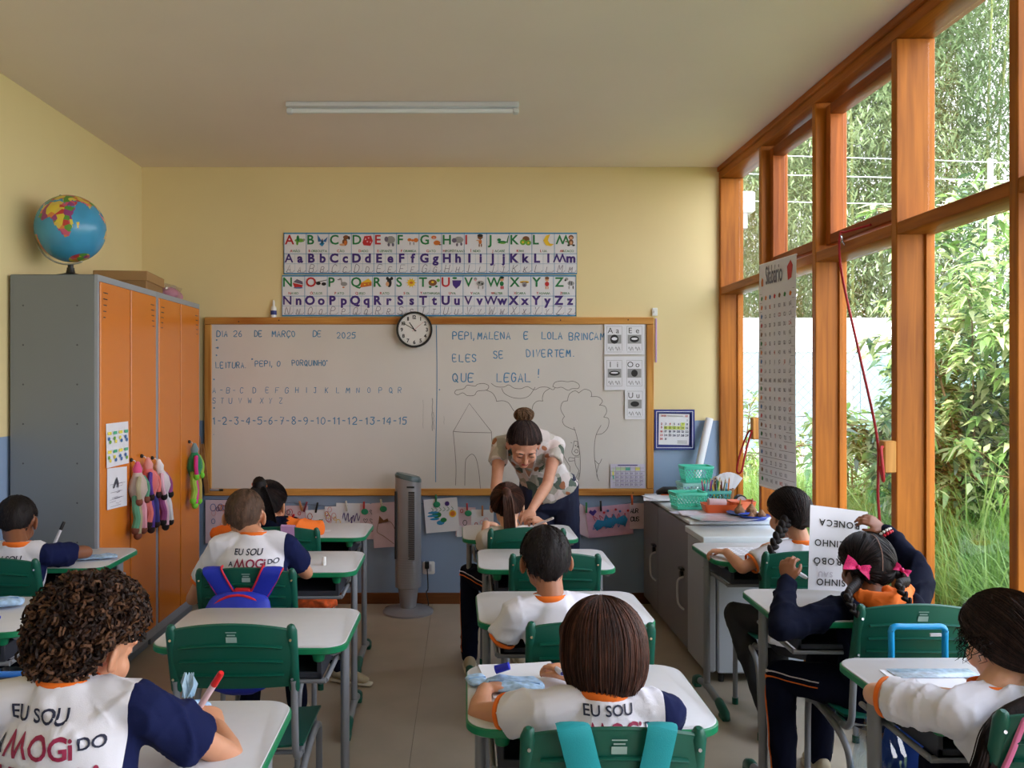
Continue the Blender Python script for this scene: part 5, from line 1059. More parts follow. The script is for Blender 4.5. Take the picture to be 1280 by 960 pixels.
# leaf mesh builder
def leaf(L_, w, droop=.3):
    vs = []; 
    for k, (t, ww) in enumerate(((0,.05),(.25,.8),(.55,1),(.8,.6))):
        for sd in (-1, 0, 1): vs.append((t*L_, sd*w/2*ww, -droop*L_*t*t+abs(sd)*w*.12*ww))
    vs.append((L_, 0, -droop*L_)); fs = []
    for k in range(3):
        for j in range(2): fs.append((3*k+j, 3*k+j+1, 3*k+j+4, 3*k+j+3))
    fs += [(9,10,12),(10,11,12)]
    return vs, fs
LV = [leaf(.16,.055,.25), leaf(.20,.065,.45), leaf(.13,.045,.1), leaf(.18,.06,.7)]
lms = []
lmat = [leafmat('shrub_leaf', (98,134,72), (140,172,96), .35, .22), leafmat('shrub_leaf_dark', (56,84,60), (88,118,84), .25, .22), leafmat('shrub_leaf_highlight', (176,192,124), (222,226,180), .45, .22)]  # the palest copy has near-white leaf highlights put into its colour
for vs, fs in LV:
    for m_ in lmat: me = bpy.data.meshes.new('leaf'); me.from_pydata(vs, [], fs); me.materials.append(m_); me.polygons.foreach_set('use_smooth', [True]*len(fs)); lms.append(me)
def sleaf(L_, w, droop): return [(0,0,0),(.45*L_,-w/2,-droop*L_*.2+.004),(.45*L_,0,-droop*L_*.2),(.45*L_,w/2,-droop*L_*.2+.004),(L_,0,-droop*L_)], [(0,1,2),(0,2,3),(1,4,2),(2,4,3)]
SV = [sleaf(.16,.055,.25), sleaf(.20,.065,.45), sleaf(.13,.045,.1), sleaf(.18,.06,.7)]
def shrub(label, cx, cy, z0, z1, rad, nb, seed, nl=260, many=5000, wt=(.55,.2,.25)):
    g = random.Random(seed); t = thing('leafy_shrub', label, 'shrub', (cx,cy,-.12))
    q = MB(); tips = []
    for b_ in range(nb):
        a = g.uniform(0,2*pi); r = rad*g.uniform(.3,1); zt = g.uniform(z0+.2,z1); p0 = V((cx+g.uniform(-.1,.1), cy+g.uniform(-.1,.1), -.12)); p2 = V((cx+r*cos(a), cy+r*sin(a), zt)); p1 = (p0+p2)/2+V((0,0,.3))
        pts = spline([p0,p1,p2],6); q.sweep(pts, [.012*(1-.75*k/12) for k in range(len(pts))], n=5)
        tips += [(pts[k], (pts[min(k+1,len(pts)-1)]-pts[k-1]).normalized()) for k in range(3, len(pts))]
        for k in range(4, len(pts)):
            for _ in range(2):
                a2 = g.uniform(0,2*pi); d = V((cos(a2), sin(a2), g.uniform(-.1,.6)))*g.uniform(.15,.4); q.sweep([pts[k], pts[k]+d*.6, pts[k]+d+V((0,0,-.03))], [.005,.004,.002], n=4)
                tips += [(pts[k]+d*f, d.normalized()) for f in (.4,.6,.8,1)]
    q.build('stem', mat('shrub_stem', (110,90,60), .8), t)
    def orient(p, d, big=False):
        a = g.uniform(0,2*pi); dd = (d*.5+V((cos(a), sin(a), g.uniform(-.7,.45)))).normalized()
        m_ = dd.to_track_quat('X','Z').to_matrix().to_4x4()@Matrix.Rotation(g.uniform(-.5,.5),4,'X'); return Matrix.Translation(p+V((g.gauss(0,.02),)*3))@m_@Matrix.Scale(g.uniform(.42,.72)*(1.75 if big and g.random() < .35 and p.z < 1.5 else 1),4)
    def zz(p): return p.z
    # the leaves nearest to the window as separate parts, the rest joined
    tips.sort(key=lambda e: e[0].x+e[0].y*.9+g.uniform(-.3,.3))
    k = 0; qs = [MB(), MB(), MB()]
    for i in range(nl+many):
        p, d = tips[min(int(len(tips)*(g.uniform(0,.35) if i < nl else g.random())), len(tips)-1)]
        if p.z < z0: p = V((p.x, p.y, g.uniform(z0, z1)))
        mi = g.choices((0,1,2), wt)[0]; mm = orient(p, d, i < nl)
        if i < nl:
            o = bpy.data.objects.new('leaf', lms[g.randrange(4)*3+mi]); COL.objects.link(o); o.parent = t; o.matrix_parent_inverse = Matrix.Translation(-V(t['base'])); o.matrix_basis = mm
        else: vs, fs = SV[g.randrange(4)]; qs[mi].add(vs, fs, 0, mm)
    for mi in range(3):
        o = qs[mi].build('leaves', lmat[mi], t); o['kind'] = 'stuff'
shrub('tall shrub with broad glossy leaves filling the nearest window pane', 3.2, 5.35, .75, 2.75, .70, 20, 3, 290, 12500, (.42,.14,.44))
shrub('lighter leafy shrub standing beside the chart and the second post', 3.05, 6.7, .3, 1.5, .35, 6, 4, 150, 450, (.75,.05,.2))
shrub('large shrub farther off to the right beyond the near one', 5.6, 7.2, .4, 3.1, 1.2, 12, 5, 100, 11000)
shrub('small yellow green shrub by the farthest lower pane', 3.0, 9.2, .2, 1.5, .6, 6, 6, 60, 900, (.6,.1,.3))
# bamboo thicket
def bamboo(label, cx, cy, rad, h, n, seed, m_):
    g = np.random.default_rng(seed); t = thing('bamboo_clump', label, 'bamboo', (cx,cy,-.12), 'bamboo thicket behind the garden')
    q = MB()
    for k in range(4):
        a = g.uniform(0,2*pi); r = rad*.5*g.random(); x, y = cx+r*cos(a), cy+r*sin(a); q.sweep([(x,y,-.12),(x+.1*cos(a),y+.1*sin(a),h*.6),(x+.8*cos(a),y+.8*sin(a),h)], [.03,.022,.008], n=6)
    q.build('culm', mat('bamboo_culm', (120,130,70), .5), t)
    # drooping sprays of narrow leaves
    ns = n//12; ph = g.uniform(0,2*pi,ns); rz = np.sqrt(g.random(ns)); zc_ = g.uniform(.9,h,ns); rr_ = rad*rz*(1-.35*(zc_/h)**2)
    sx = cx+rr_*np.cos(ph); sy = cy+rr_*np.sin(ph)
    vs = np.zeros((ns*12, 4, 3)); sxx = np.repeat(sx,12); syy = np.repeat(sy,12); szz = np.repeat(zc_,12); N_ = ns*12
    a = g.uniform(0,2*pi,N_); el = g.uniform(-1.1,.35,N_); L_ = g.uniform(.10,.24,N_); w = L_*.085
    ox, oy, oz = g.normal(0,.16,N_), g.normal(0,.16,N_), g.normal(0,.13,N_); dx, dy, dz = np.cos(a)*np.cos(el), np.sin(a)*np.cos(el), np.sin(el)
    px_, py_ = -np.sin(a), np.cos(a); bx, by, bz = sxx+ox, syy+oy, szz+oz
    vs[:,0] = np.stack([bx,by,bz],1); vs[:,1] = np.stack([bx+dx*L_*.45+px_*w, by+dy*L_*.45+py_*w, bz+dz*L_*.45],1); vs[:,2] = np.stack([bx+dx*L_,by+dy*L_,bz+dz*L_],1); vs[:,3] = np.stack([bx+dx*L_*.45-px_*w, by+dy*L_*.45-py_*w, bz+dz*L_*.45],1)
    q = MB(); q.v = vs.reshape(-1,3).tolist(); q.f = [(4*i,4*i+1,4*i+2,4*i+3) for i in range(N_)]; q.m = [0]*N_
    o = q.build('foliage', m_, t, smooth=False); o['kind'] = 'stuff'
bm = [leafmat('bamboo_leaf_hazy', (108,130,92), (156,172,128), .35, .45, .7), leafmat('bamboo_leaf_hazy_dark', (86,112,84), (130,150,112), .3, .45, .7)]  # distance haze is mixed into both leaf colours as a paler, greyer green
bam = [('bamboo clump seen through the nearest tall pane',8.4,14.2),('bamboo clump behind the second upper pane',7.0,17.2),('bamboo clump above the middle of the white fence',4.9,15.0),('bamboo clump at the far left of the window view',5.2,20.6),('bamboo clump rising behind the near shrub',11.6,13.0),('darker bamboo clump deep behind the others',9.6,19.5),('pale bamboo clump between the fence and the dark clump',6.6,14.0),('bamboo clump beside the far house',8.6,24)]
for k, (lb, x, y) in enumerate(bam): bamboo(lb, x, y, 2.0+.3*(k%2), 9.0+1.2*(k%3), 45000, 40+k, bm[k%2])
# ---------------- people ----------------
def skinmat(name, rgb): return mat(name, rgb, .5, var=.06, scale=25, sss=.12)
HV = {}
def hair_highlights(m):  # lighter copies of the hair colour paint highlights onto some strands
    if m.name not in HV:
        c = HRGB.get(m.name, (30,22,20)); HV[m.name] = [m]+[hairmat(m.name+'_light_%d' % k, tuple(min(255, x*f+a) for x, a in zip(c, (10,7,5)))) for k, f in enumerate((1.25, 1.6))]
    return HV[m.name]
HRGB = {}
def hairmat(name, rgb, rgb2=None):
    HRGB[name] = rgb
    m = mat(name, rgb, .62, var=.4, scale=90, aniso=(1,1,.25), bump=.35, bscale=260, spec=.22); return m
WH = mat('shirt_white', (218, 216, 226), .85, var=.02, bump=.12, bscale=500, sheen=.1); NV = mat('navy_cloth', (16, 24, 66), .9, var=.08, bump=.12, bscale=500, spec=.2)
OR = mat('orange_cloth', (236, 112, 26), .8, var=.05, bump=.1, bscale=300); NVD = mat('navy_dark_cloth', (10, 14, 34), .95, var=.1, bump=.15, bscale=300, spec=.15)
SHM = mat('shirt_maroon_print', (142, 24, 66), .7); SHN = mat('shirt_navy_print', (26, 30, 58), .7)
eye_w = mat('eye_white', (226,222,216), .2); eye_d = mat('eye_dark', (40,24,18), .15)
LIDS = {11}
def blob(mb, name, mats, parent, voxel=.005, smooth=4, fac=.5, fold=0, fdir=None, seed=0, region=None, deci=.5):
    me = bpy.data.meshes.new('tmp'); me.from_pydata(mb.v, [], mb.f); o = bpy.data.objects.new('tmp', me); COL.objects.link(o)
    r = o.modifiers.new('r', 'REMESH'); r.mode = 'VOXEL'; r.voxel_size = voxel; r.use_smooth_shade = True
    sm = o.modifiers.new('s', 'SMOOTH'); sm.factor = fac; sm.iterations = smooth
    dg = bpy.context.evaluated_depsgraph_get(); m2 = bpy.data.meshes.new_from_object(o.evaluated_get(dg)); bpy.data.objects.remove(o); bpy.data.meshes.remove(me)
    if deci:
        o = bpy.data.objects.new('tmp', m2); COL.objects.link(o); d_ = o.modifiers.new('d', 'DECIMATE'); d_.ratio = deci; dg = bpy.context.evaluated_depsgraph_get(); m3 = bpy.data.meshes.new_from_object(o.evaluated_get(dg)); bpy.data.objects.remove(o); bpy.data.meshes.remove(m2); m2 = m3
    n = len(m2.vertices); co = np.zeros(n*3); m2.vertices.foreach_get('co', co); co = co.reshape(-1,3)
    if fold:
        no = np.zeros(n*3); m2.vertices.foreach_get('normal', no); no = no.reshape(-1,3); g = np.random.default_rng(seed)
        d = np.zeros(n)
        for k in range(5):
            kv = g.normal(size=3); kv /= np.linalg.norm(kv); kv[2] *= .45; k2 = g.normal(size=3)*9; f = g.uniform(24, 55)
            ph = (co@kv)*f+1.8*np.sin(co@k2+g.uniform(0,6))+g.uniform(0,6); mask = .5+.5*np.sin(co@(g.normal(size=3)*11)+g.uniform(0,6))
            d += ((1-np.abs(np.sin(ph)))**1.6-.36)*mask*g.uniform(.6,1.2)
        co = co+no*(np.maximum(d+.05, -.22)*fold*1.6)[:,None]; m2.vertices.foreach_set('co', co.ravel())
    mats = mats if isinstance(mats, (list, tuple)) else [mats]
    m2.materials.clear()
    for m in mats: m2.materials.append(m)
    if region is not None and hasattr(region, 'plane'):
        bm = bmesh.new(); bm.from_mesh(m2); bmesh.ops.bisect_plane(bm, geom=bm.verts[:]+bm.edges[:]+bm.faces[:], dist=1e-5, plane_co=region.plane[0], plane_no=region.plane[1]); bm.to_mesh(m2); bm.free()
    if region is not None:
        npo = len(m2.polygons); c = np.zeros(npo*3); m2.polygons.foreach_get('center', c); c = c.reshape(-1,3); m2.polygons.foreach_set('material_index', region(c).astype(int))
    m2.polygons.foreach_set('use_smooth', [True]*len(m2.polygons)); m2.update(); m2.name = name
    ob = bpy.data.objects.new(name, m2); COL.objects.link(ob)
    if parent is not None:
        ob.parent = parent
        if parent.get('world', 0): ob.matrix_parent_inverse = Matrix.Translation(-V(parent['base']))
    return ob
def hmat(C, yaw, pitch, roll, s=1): return Matrix.Translation(C)@Matrix.Rotation(R(yaw),4,'Z')@Matrix.Rotation(R(-pitch),4,'X')@Matrix.Rotation(R(roll),4,'Y')@Matrix.Scale(s,4)
CR = (.0, -.010, .022); CRR = (.074, .092, .084)
def head_prims(q, HM):
    R3 = HM.to_3x3(); s = HM.to_scale()[0]; Rn = R3.normalized()
    def E(c, r, rot=None): q.ell(HM@V(c), [x*s for x in r], Rn@(rot or Matrix.Identity(3)))
    E(CR, CRR); E((0,.020,-.028), (.061,.062,.066)); E((0,.032,-.058), (.050,.050,.045)); E((0,.060,-.088), (.024,.022,.018))
    for sx in (-1,1):
        E((sx*.033,.056,-.036), (.026,.028,.030)); E((sx*.028,.074,.020), (.026,.012,.009)); E((sx*.030,.072,.001), (.015,.012,.010))
        E((sx*.078,-.006,-.012), (.008,.020,.030), Matrix.Rotation(sx*.55,3,'Z')@Matrix.Rotation(-.15,3,'X')); E((sx*.077,.004,-.030), (.006,.009,.010))
        E((sx*.010,.092,-.032), (.007,.008,.006)); E((sx*.040,.026,-.055), (.016,.028,.026))
    q.sweep([HM@V((0,.080,.012)), HM@V((0,.093,-.012)), HM@V((0,.103,-.030))], [.006*s,.0075*s,.010*s], side=Rn@V((1,0,0)), rnd=True)
    E((0,.080,-.056), (.020,.012,.010)); E((0,.086,-.052), (.017,.006,.0035)); E((0,.085,-.0605), (.015,.006,.004))
def hand_prims(q, W, d, n, s=.8, curl=.6, side=1, spread=1.0):
    """W wrist, d pointing direction, n back-of-hand normal, side +1: thumb towards d x n"""
    d = V(d).normalized(); n = V(n); n = (n-d*n.dot(d)).normalized(); u = d.cross(n)*side; r = .0078*s+.0006
    q.sweep([W-d*.012*s, W+d*.015*s, W+d*.045*s, W+d*.078*s], [.022*s,.028*s,.038*s,.036*s], [.017*s,.015*s,.014*s,.011*s], side=u, rnd=True)
    for k in range(4):
        f = (k-1.5)*.0205*s*spread; L_ = (.066,.076,.072,.056)[k]*s; b_ = W+d*(.076-.004*abs(k-1.2))*s-u*f; dir_ = (d-u*(k-1.5)*.05*spread).normalized(); pts = [b_-dir_*.01*s, b_]; a = curl*.55
        for j, fr in enumerate((.44,.32,.24)):
            dd = dir_*cos(a)-n*sin(a); pts.append(pts[-1]+dd*L_*fr); a += curl*.8
        q.sweep(pts, [r*1.08,r*1.05,r,r*.93,r*.82], side=u, n=10, rnd=True)
    t0 = W+d*.02*s+u*.026*s; t1 = t0+(u*.7+d*.7-n*.15).normalized()*.030*s; t2 = t1+(u*.2+d*.85-n*.5).normalized()*.028*s; t3 = t2+(d*.8-n*.6-u*.2).normalized()*.022*s
    q.sweep([t0-u*.012*s,t0,t1,t2,t3], [.012*s,.012*s,.0105*s,r*1.15,r*.95], side=n, n=10, rnd=True)
def braid(name, pts, r0, r1, m, parent, n=6):
    pts = spline(pts, 6); q = MB(); 
    L_ = [0]
    for a, b_ in zip(pts, pts[1:]): L_.append(L_[-1]+(V(b_)-V(a)).length)
    T = L_[-1]; step = r0*.62; K = int(T/step)
    for k in range(K):
        s_ = T*(k+.5)/K; i = max(j for j in range(len(L_)) if L_[j] <= s_); i = min(i, len(pts)-2); f = (s_-L_[i])/max(1e-6, L_[i+1]-L_[i]); p = V(pts[i]).lerp(V(pts[i+1]), f); t = (V(pts[i+1])-V(pts[i])).normalized()
        u = t.cross(V((0,1,0))).normalized(); w = t.cross(u); r = r0+(r1-r0)*s_/T; sg = 1 if k%2 else -1
        ax_ = (t*.75-u*sg*.65).normalized(); M3 = Matrix((ax_, ax_.cross(w).normalized(), w)).transposed(); q.ell(p+u*sg*r*.40, (r*1.15, r*.60, r*.85), M3, 12, 8)
        for _ in range(0): pass
    q.sweep([V(p) for p in pts], [r0*.6+(r1*.6-r0*.6)*i/(len(pts)-1) for i in range(len(pts))], n=8, rnd=True)
    return q.build(name, m, parent)
def sstep(x, a, b_): t = min(1, max(0, (x-a)/(b_-a))); return t*t*(3-2*t)
def hairline(az, style):     # az 0 = face, pi = back: lowest direction-z with hair
    a = abs((az+pi) % (2*pi)-pi)
    pts = {'short':((0,.50),(.75,.42),(1.15,.05),(1.45,-.10),(1.72,-.02),(2.05,-.62),(3.15,-.90)), 'curly':((0,.50),(.75,.42),(1.1,.22),(1.35,.08),(1.75,.0),(2.1,-.62),(3.15,-.88)), 'full':((0,.48),(.8,.36),(1.2,-.05),(1.6,-.25),(1.9,-.6),(3.15,-.85))}[style]
    for (x0,y0),(x1,y1) in zip(pts, pts[1:]):
        if a <= x1: return y0+(y1-y0)*sstep(a, x0, x1)
    return pts[-1][1]
def hpt(az, z, t, HM, down=.108):      # point on hair shell, direction z in -1..1
    c = math.sqrt(max(0, 1-z*z)); return HM@V((CR[0]+(CRR[0]+t)*c*sin(az), CR[1]+(CRR[1]+t)*c*cos(az), CR[2]+((CRR[2]+t) if z > 0 else down+t)*z))
def scalp(HM, style, t, m, parent, name='hair', lump=.0015, seed=0):
    q = MB(); G = []; g = random.Random(seed); ph = [g.uniform(0,6) for _ in range(4)]
    for j in range(33):
        z = sin(pi/2-j*pi/33*.97); row = []
        for i in range(64):
            az = 2*pi*i/64; h = hairline(az, style); k = sstep(z, h-.03, h+.12); tt = -.010+(t+.010)*k+lump*sin(9*az+ph[0]+4*z)*k+lump*sin(17*az+ph[1]-7*z)*k*.6
            row.append(hpt(az, z, tt, HM))
        G.append(row)
    q.rings(G, cap=True); return q.build(name, m, parent)
def dirs(az, z): c = math.sqrt(max(0,1-z*z)); return V((c*sin(az), c*cos(az), z))
def strands_to(HM, style, gather, t, n, m, hair, seed=0, side=0, w=.0016, part=True):
    """combed hair lying on the scalp from the hairline to a gather point (direction)"""
    g = random.Random(seed); q = MB(); gd = dirs(*gather)
    for k in range(n):
        az = g.uniform(0, 2*pi); 
        if side and sin(az)*side < -.02: continue
        h = hairline(az, style); z = h+.10+(g.random()**1.6)*max(0, .95-h); d0 = dirs(az, min(.99, z)); pts = []; o9 = g.uniform(0,.0035)
        for j in range(9):
            f = j/8; d = d0.lerp(gd, f)
            if d.length < .2: break
            d.normalize()
            if side and d.x*side < .012: d.x = .012*side
            a2 = math.atan2(d.x, d.y); p = hpt(a2, d.z, t+.0015+o9, HM); pts.append(p)
        if len(pts) > 2: q.sweep(pts, [w*.5]+[w]*(len(pts)-2)+[w*.7], n=3, mi=(0,0,1,0,1,2)[k%6])
    return sub(hair, q, 'hair_strands', hair_highlights(m)) if q.v else None
def fuzz(HM, style, t, n, m, hair, L_=.006, seed=0):
    g = random.Random(seed); q = MB()
    for k in range(n):
        az = g.uniform(0,2*pi); h = hairline(az, style); z = g.uniform(h+.10, 1)
        p = hpt(az, z, t-.002, HM); d = dirs(az+g.uniform(-.3,.3), max(-1,min(1,z-.35*L_/.006))); e = hpt(az+g.uniform(-.06,.06), max(-.99, z-.05-.1*g.random()), t+L_*.5*g.random(), HM); q.sweep([p, p.lerp(e,.5)+(p-HM@V(CR)).normalized()*.0012, e], [.0007,.0007,.0003], n=3, mi=(0,0,1,0,1)[k%5])
    o = sub(hair, q, 'hair_strands', hair_highlights(m)[:2]); return o
def bowtie(name, c, HM3, m, parent, s=1.0, rot=0):
    M = Matrix.Translation(c)@HM3.to_4x4()@Matrix.Rotation(rot,4,'Y'); q = MB()
    for sx in (-1,1):
        G = [[M@V((sx*(.004+.034*f*s), -.004-.006*sin(pi*f)+.003*sin(v*5), (v*2-1)*(.005+.016*f**.7)*s)) for v in [j/5 for j in range(6)]] for f in [i/6 for i in range(7)]]
        q.sheet(G, .002)
    q.ell(M@V((0,-.006,0)), (.007,.007,.008), nu=10, nv=8); return q.build(name, m, parent)

def person(label, H, N, C, rot, EL, WL, ER, WR, knees, feet, skin, s=1.0, shw=.128, shoulder_yaw=0, shirt='uniform', pants=NVD, shoes=None, hd=((0,1,-.1),(0,1,-.1)), hn=((0,0,1),(0,0,1)), curl=(.7,.7), hand_s=.8, seed=0, fold=.0045, stripe=False, group=None, text_=True, shade=0, slv=.62, adult=False, tbow=.03, back=1, shoe_m=None, txt_dx=0, txt_z=0, txt_s=.80, headscale=1.0):
    H, N, C = V(H), V(N), V(C); base = V((H.x, H.y, 0)); root = thing('person', label, 'person', base, group)
    rv = Matrix.Rotation(R(shoulder_yaw),3,'Z')@V((1,0,0)); fw = Matrix.Rotation(R(shoulder_yaw),3,'Z')@V((0,1,0))
    up = (N-H).normalized(); HM = hmat(C, *rot, headscale); k = s
    SL, SR = N-rv*shw-up*.035*k+V((0,0,0)), N+rv*shw-up*.035*k
    mid = (H+N)/2-fw*tbow*back
    spine = [H-up*.03, H+(mid-H)*.35, mid, mid+(N-mid)*.55, N-up*.045*k, N-up*.004]
    if adult: SL, SR = SL-up*.03-V((0,0,.01)), SR-up*.03-V((0,0,.01))
    A = [.118,.108,.110,.120,.100,.046]; B_ = [.088,.080,.080,.080,.058,.040]
    if adult: A = [.165,.135,.128,.145,.135,.06]; B_ = [.11,.095,.095,.10,.075,.055]
    elif s != 1: A = [a*s for a in A]; B_ = [a*s for a in B_]
    def arm(q, S, E, W, infl=0, upto=1.0, ua=.034, el=.027, fa=.028, wr=.019):
        ua, el, fa, wr = [x*k*(1.22 if adult else 1) for x in (ua, el, fa, wr)]
        if upto >= 1:
            q.sweep([S, S.lerp(E,.3), S.lerp(E,.7), E], [ua*1.08,ua,el*1.02,el], n=14, rnd=True); q.sweep([E, E.lerp(W,.3), E.lerp(W,.75), W], [el,fa,wr*1.15,wr], n=14, rnd=True)
    q = MB()
    q.sweep(spine, A, B_, side=rv, n=22, rnd=True)
    nb = HM@V((0,-.030,-.045)); q.sweep([N-up*.05*k, N+up*.008, nb, HM@V((0,-.015,0))], [.048*k,.044*k,.044*k,.048*k] if not adult else [.07,.052,.050,.05], side=rv, rnd=True)
    for S in (SL, SR): q.sweep([N-up*.02*k, N.lerp(S,.55), S], [.040*k,.036*k,.040*k] if not adult else [.05,.05,.052], side=up, rnd=True)
    arm(q, SL, V(EL), V(WL)); arm(q, SR, V(ER), V(WR)); head_prims(q, HM)
    hand_prims(q, V(WL), hd[0], hn[0], hand_s, curl[0], 1, 1); hand_prims(q, V(WR), hd[1], hn[1], hand_s, curl[1], -1, 1)
    leg_r = [.068,.060,.046] if not adult else [.092,.075,.056]; cf = [.046,.043,.028] if not adult else [.058,.054,.036]
    legs = []
    for i, sx in enumerate((-1,1)):
        hp = H+rv*sx*(.062 if not adult else .09)-V((0,0,.0)); kn = V(knees[i]); ft = V(feet[i]); ank = ft+V((0,0,.075)); legs.append((hp, kn, ank, ft))
        q.sweep([hp, hp.lerp(kn,.5), kn], [x*k if not adult else x for x in leg_r], n=16, rnd=True); q.sweep([kn, kn.lerp(ank,.3), kn.lerp(ank,.6), ank], [(cf[0])*k if not adult else cf[0], cf[0]*k if not adult else cf[0], cf[1]*.85, cf[2]], n=14, rnd=True)
        fd_ = V(feet[i+2] if len(feet) > 2 else (0,1,0)).normalized(); q.sweep([ft+V((0,0,.045))-fd_*.02, ft+V((0,0,.035))+fd_*.05, ft+V((0,0,.022))+fd_*.12], [.026,.026,.02], [.026,.018,.011], side=(fd_.y,-fd_.x,0), rnd=True)
    body = blob(q, 'body', skin, root, .0046 if not adult else .005, 3, deci=.32)
    # eyes, brows, lips
    e = MB(); b2 = MB(); lp = MB(); Rn = HM.to_3x3().normalized(); hs = headscale
    for sx in (-1,1):
        e.ell(HM@V((sx*.030,.0745,.000)), (.0115*hs,.011*hs,.0065*hs), Rn, nu=12, nv=8, mi=0); e.ell(HM@V((sx*.030,.0835,-.0015)), (.0055*hs,.003*hs,.005*hs), Rn, nu=10, nv=6, mi=1)
        b2.sweep([HM@V((sx*.014,.087,.017)), HM@V((sx*.030,.0865,.023)), HM@V((sx*.046,.074,.018))], [.0025*hs,.0032*hs,.0015*hs], side=Rn@V((0,0,1)), n=6)
    lp.ell(HM@V((0,.0905,-.0525)), (.0175*hs,.004*hs,.0035*hs), Rn, nu=14, nv=8); lp.ell(HM@V((0,.0895,-.0600)), (.0155*hs,.004*hs,.004*hs), Rn, nu=14, nv=8)
    if seed in LIDS:
        for sx in (-1,1): e.ell(HM@V((sx*.030,.0765,.004)), (.0135*hs,.0115*hs,.0085*hs), Rn, nu=14, nv=8, mi=2); e.sweep([HM@V((sx*.018,.086,-.004)), HM@V((sx*.030,.0885,-.0055)), HM@V((sx*.043,.083,-.004))], .0014*hs, n=5, mi=1)
    e.build('eye', [eye_w, eye_d, skin], root); b2.build('eyebrow', mat('brow_dark', (44,30,24), .7), root); lp.build('lips', mat('lips', (176,72,78), .45), root)
    # shirt
    q = MB(); f = 1.11; w_ = .0
    A2 = [a*1.07+.006 for a in A]; B2 = [b_*1.09+.006 for b_ in B_]; A2[-1] = .060*k; B2[-1] = .054*k
    if adult: A2[-1] = .075; B2[-1] = .07
    sp2 = list(spine); sp2[0] = H-up*.075 if not adult else H-up*.015-V((0,0,.02)); A2[0] += .008 if not adult else .012; B2[0] += .006 if not adult else .012; sp2[-1] = N+up*.014*k
    q.sweep(sp2, A2, B2, side=rv, n=26)
    longs = shirt == 'jacket'
    if longs: A2 = [a+.014 for a in A2[:-1]]+A2[-1:]; B2 = [b_+.012 for b_ in B2[:-1]]+B2[-1:]
    sl = []
    for S, E, W in ((SL,V(EL),V(WL)), (SR,V(ER),V(WR))):
        q.sweep([N-up*.018*k, N.lerp(S,.55), S], ([.047*k,.048*k,.050*k] if not adult else [.050,.052,.056]), side=up, rnd=True)
        if longs:
            q.sweep([S, S.lerp(E,.4), E], [.052*k,.050*k,.044*k], n=16, rnd=True); q.sweep([E, E.lerp(W,.5), E.lerp(W,.92)], [.044*k,.042*k,.034*k], n=16, rnd=True); sl.append((E.lerp(W,.92), (W-E).normalized(), .034*k))
        else:
            e_ = S.lerp(E, slv); rs = ([.049*k,.050*k,.053*k] if not adult else [.055,.056,.058]); q.sweep([S, S.lerp(e_,.5), e_], rs, n=18); sl.append((e_, (E-S).normalized(), rs[-1]))
    def region(c): return (((c-np.array(N))@np.array(rv)) > shw*.97).astype(int)
    region.plane = (N+rv*shw*.97, rv)
    if shirt == 'uniform': sm_, reg = [WH, NV], region
    elif shirt == 'jacket': sm_, reg = [NVD], None
    else: sm_, reg = (shirt if isinstance(shirt, list) else [shirt]), None
    sh = blob(q, 'jacket' if longs else ('blouse' if adult else 'shirt'), sm_, root, .0055, 8, .5, fold, seed=seed+3, region=reg)
    if shirt == 'uniform':
        c_ = MB(); c_.sweep([N+rv*(.0545*k*cos(a))+fw*(.049*k*sin(a))+up*(.014+.004*-sin(a)) for a in [2*pi*i/28 for i in range(28)]], .012, .006, side=up, n=12, loop=True); sub(sh, c_, 'collar', OR)
        for i, (p, d, r) in enumerate(sl[:1]):
            m_ = OR if i == 0 else NV; u = d.orthogonal().normalized(); w2 = d.cross(u); c_ = MB(); c_.sweep([p+d*.010+u*r*.82*cos(a)+w2*r*.82*sin(a) for a in [2*pi*j/28 for j in range(28)]], .0065, .0035, side=d, n=8, loop=True); sub(sh, c_, 'cuff', m_)
    # trousers
    q = MB(); q.sweep([H+up*.02, H-up*.02, H-up*.05] if not adult else [H-up*.03, H-V((0,0,.05)), H-V((0,0,.08))], [A[0]*(1.04 if not adult else .98)]*3, [B_[0]*(1.06 if not adult else .98)]*3, side=rv, rnd=True, n=22)
    for i, (hp, kn, ank, ft) in enumerate(legs):
        e_ = ank+(kn-ank)*.02; lr = [x+.008 for x in leg_r]
        q.sweep([hp, hp.lerp(kn,.5), kn], lr, n=18, rnd=True); q.sweep([kn, kn.lerp(e_,.4), e_], [lr[2], lr[2]*.95, lr[2]*.80], n=18, rnd=True)
    tr = blob(q, 'trousers', pants, root, .007, 4, .5, .004, seed=seed+9)
    if stripe:
        bv = BVHTree.FromPolygons([v.co[:] for v in tr.data.vertices], [p.vertices[:] for p in tr.data.polygons])
        for i, (hp, kn, ank, ft) in enumerate(legs):
            sd = rv*(-1 if i == 0 else 1)
            for off, m_, wd in ((0, OR, .007), (.018, WH, .006)):
                path = spline([hp.lerp(kn,.1), hp.lerp(kn,.5), kn.lerp(hp,.12), kn+(kn-hp).normalized()*.02+V((0,0,-.03)), kn.lerp(ank,.35), ank+V((0,0,.03))], 6); pts = []
                for a, p in enumerate(path):
                    t = (path[min(a+1,len(path)-1)]-path[max(a-1,0)]).normalized(); n_ = t.cross(sd).normalized(); o_ = p+sd*.2+n_*off; h_ = bv.ray_cast(o_, -sd)
                    if h_[0] is not None and (h_[0]-p).length < .12: pts.append(h_[0]+sd*.001)
                if len(pts) > 3: c_ = MB(); c_.sweep(pts, wd, .0018, side=(0,1,0) , n=6); sub(tr, c_, 'side_stripe', m_)
    # shoes
    sm = shoe_m or mat('shoe_beige', (184,170,144), .7, var=.08)
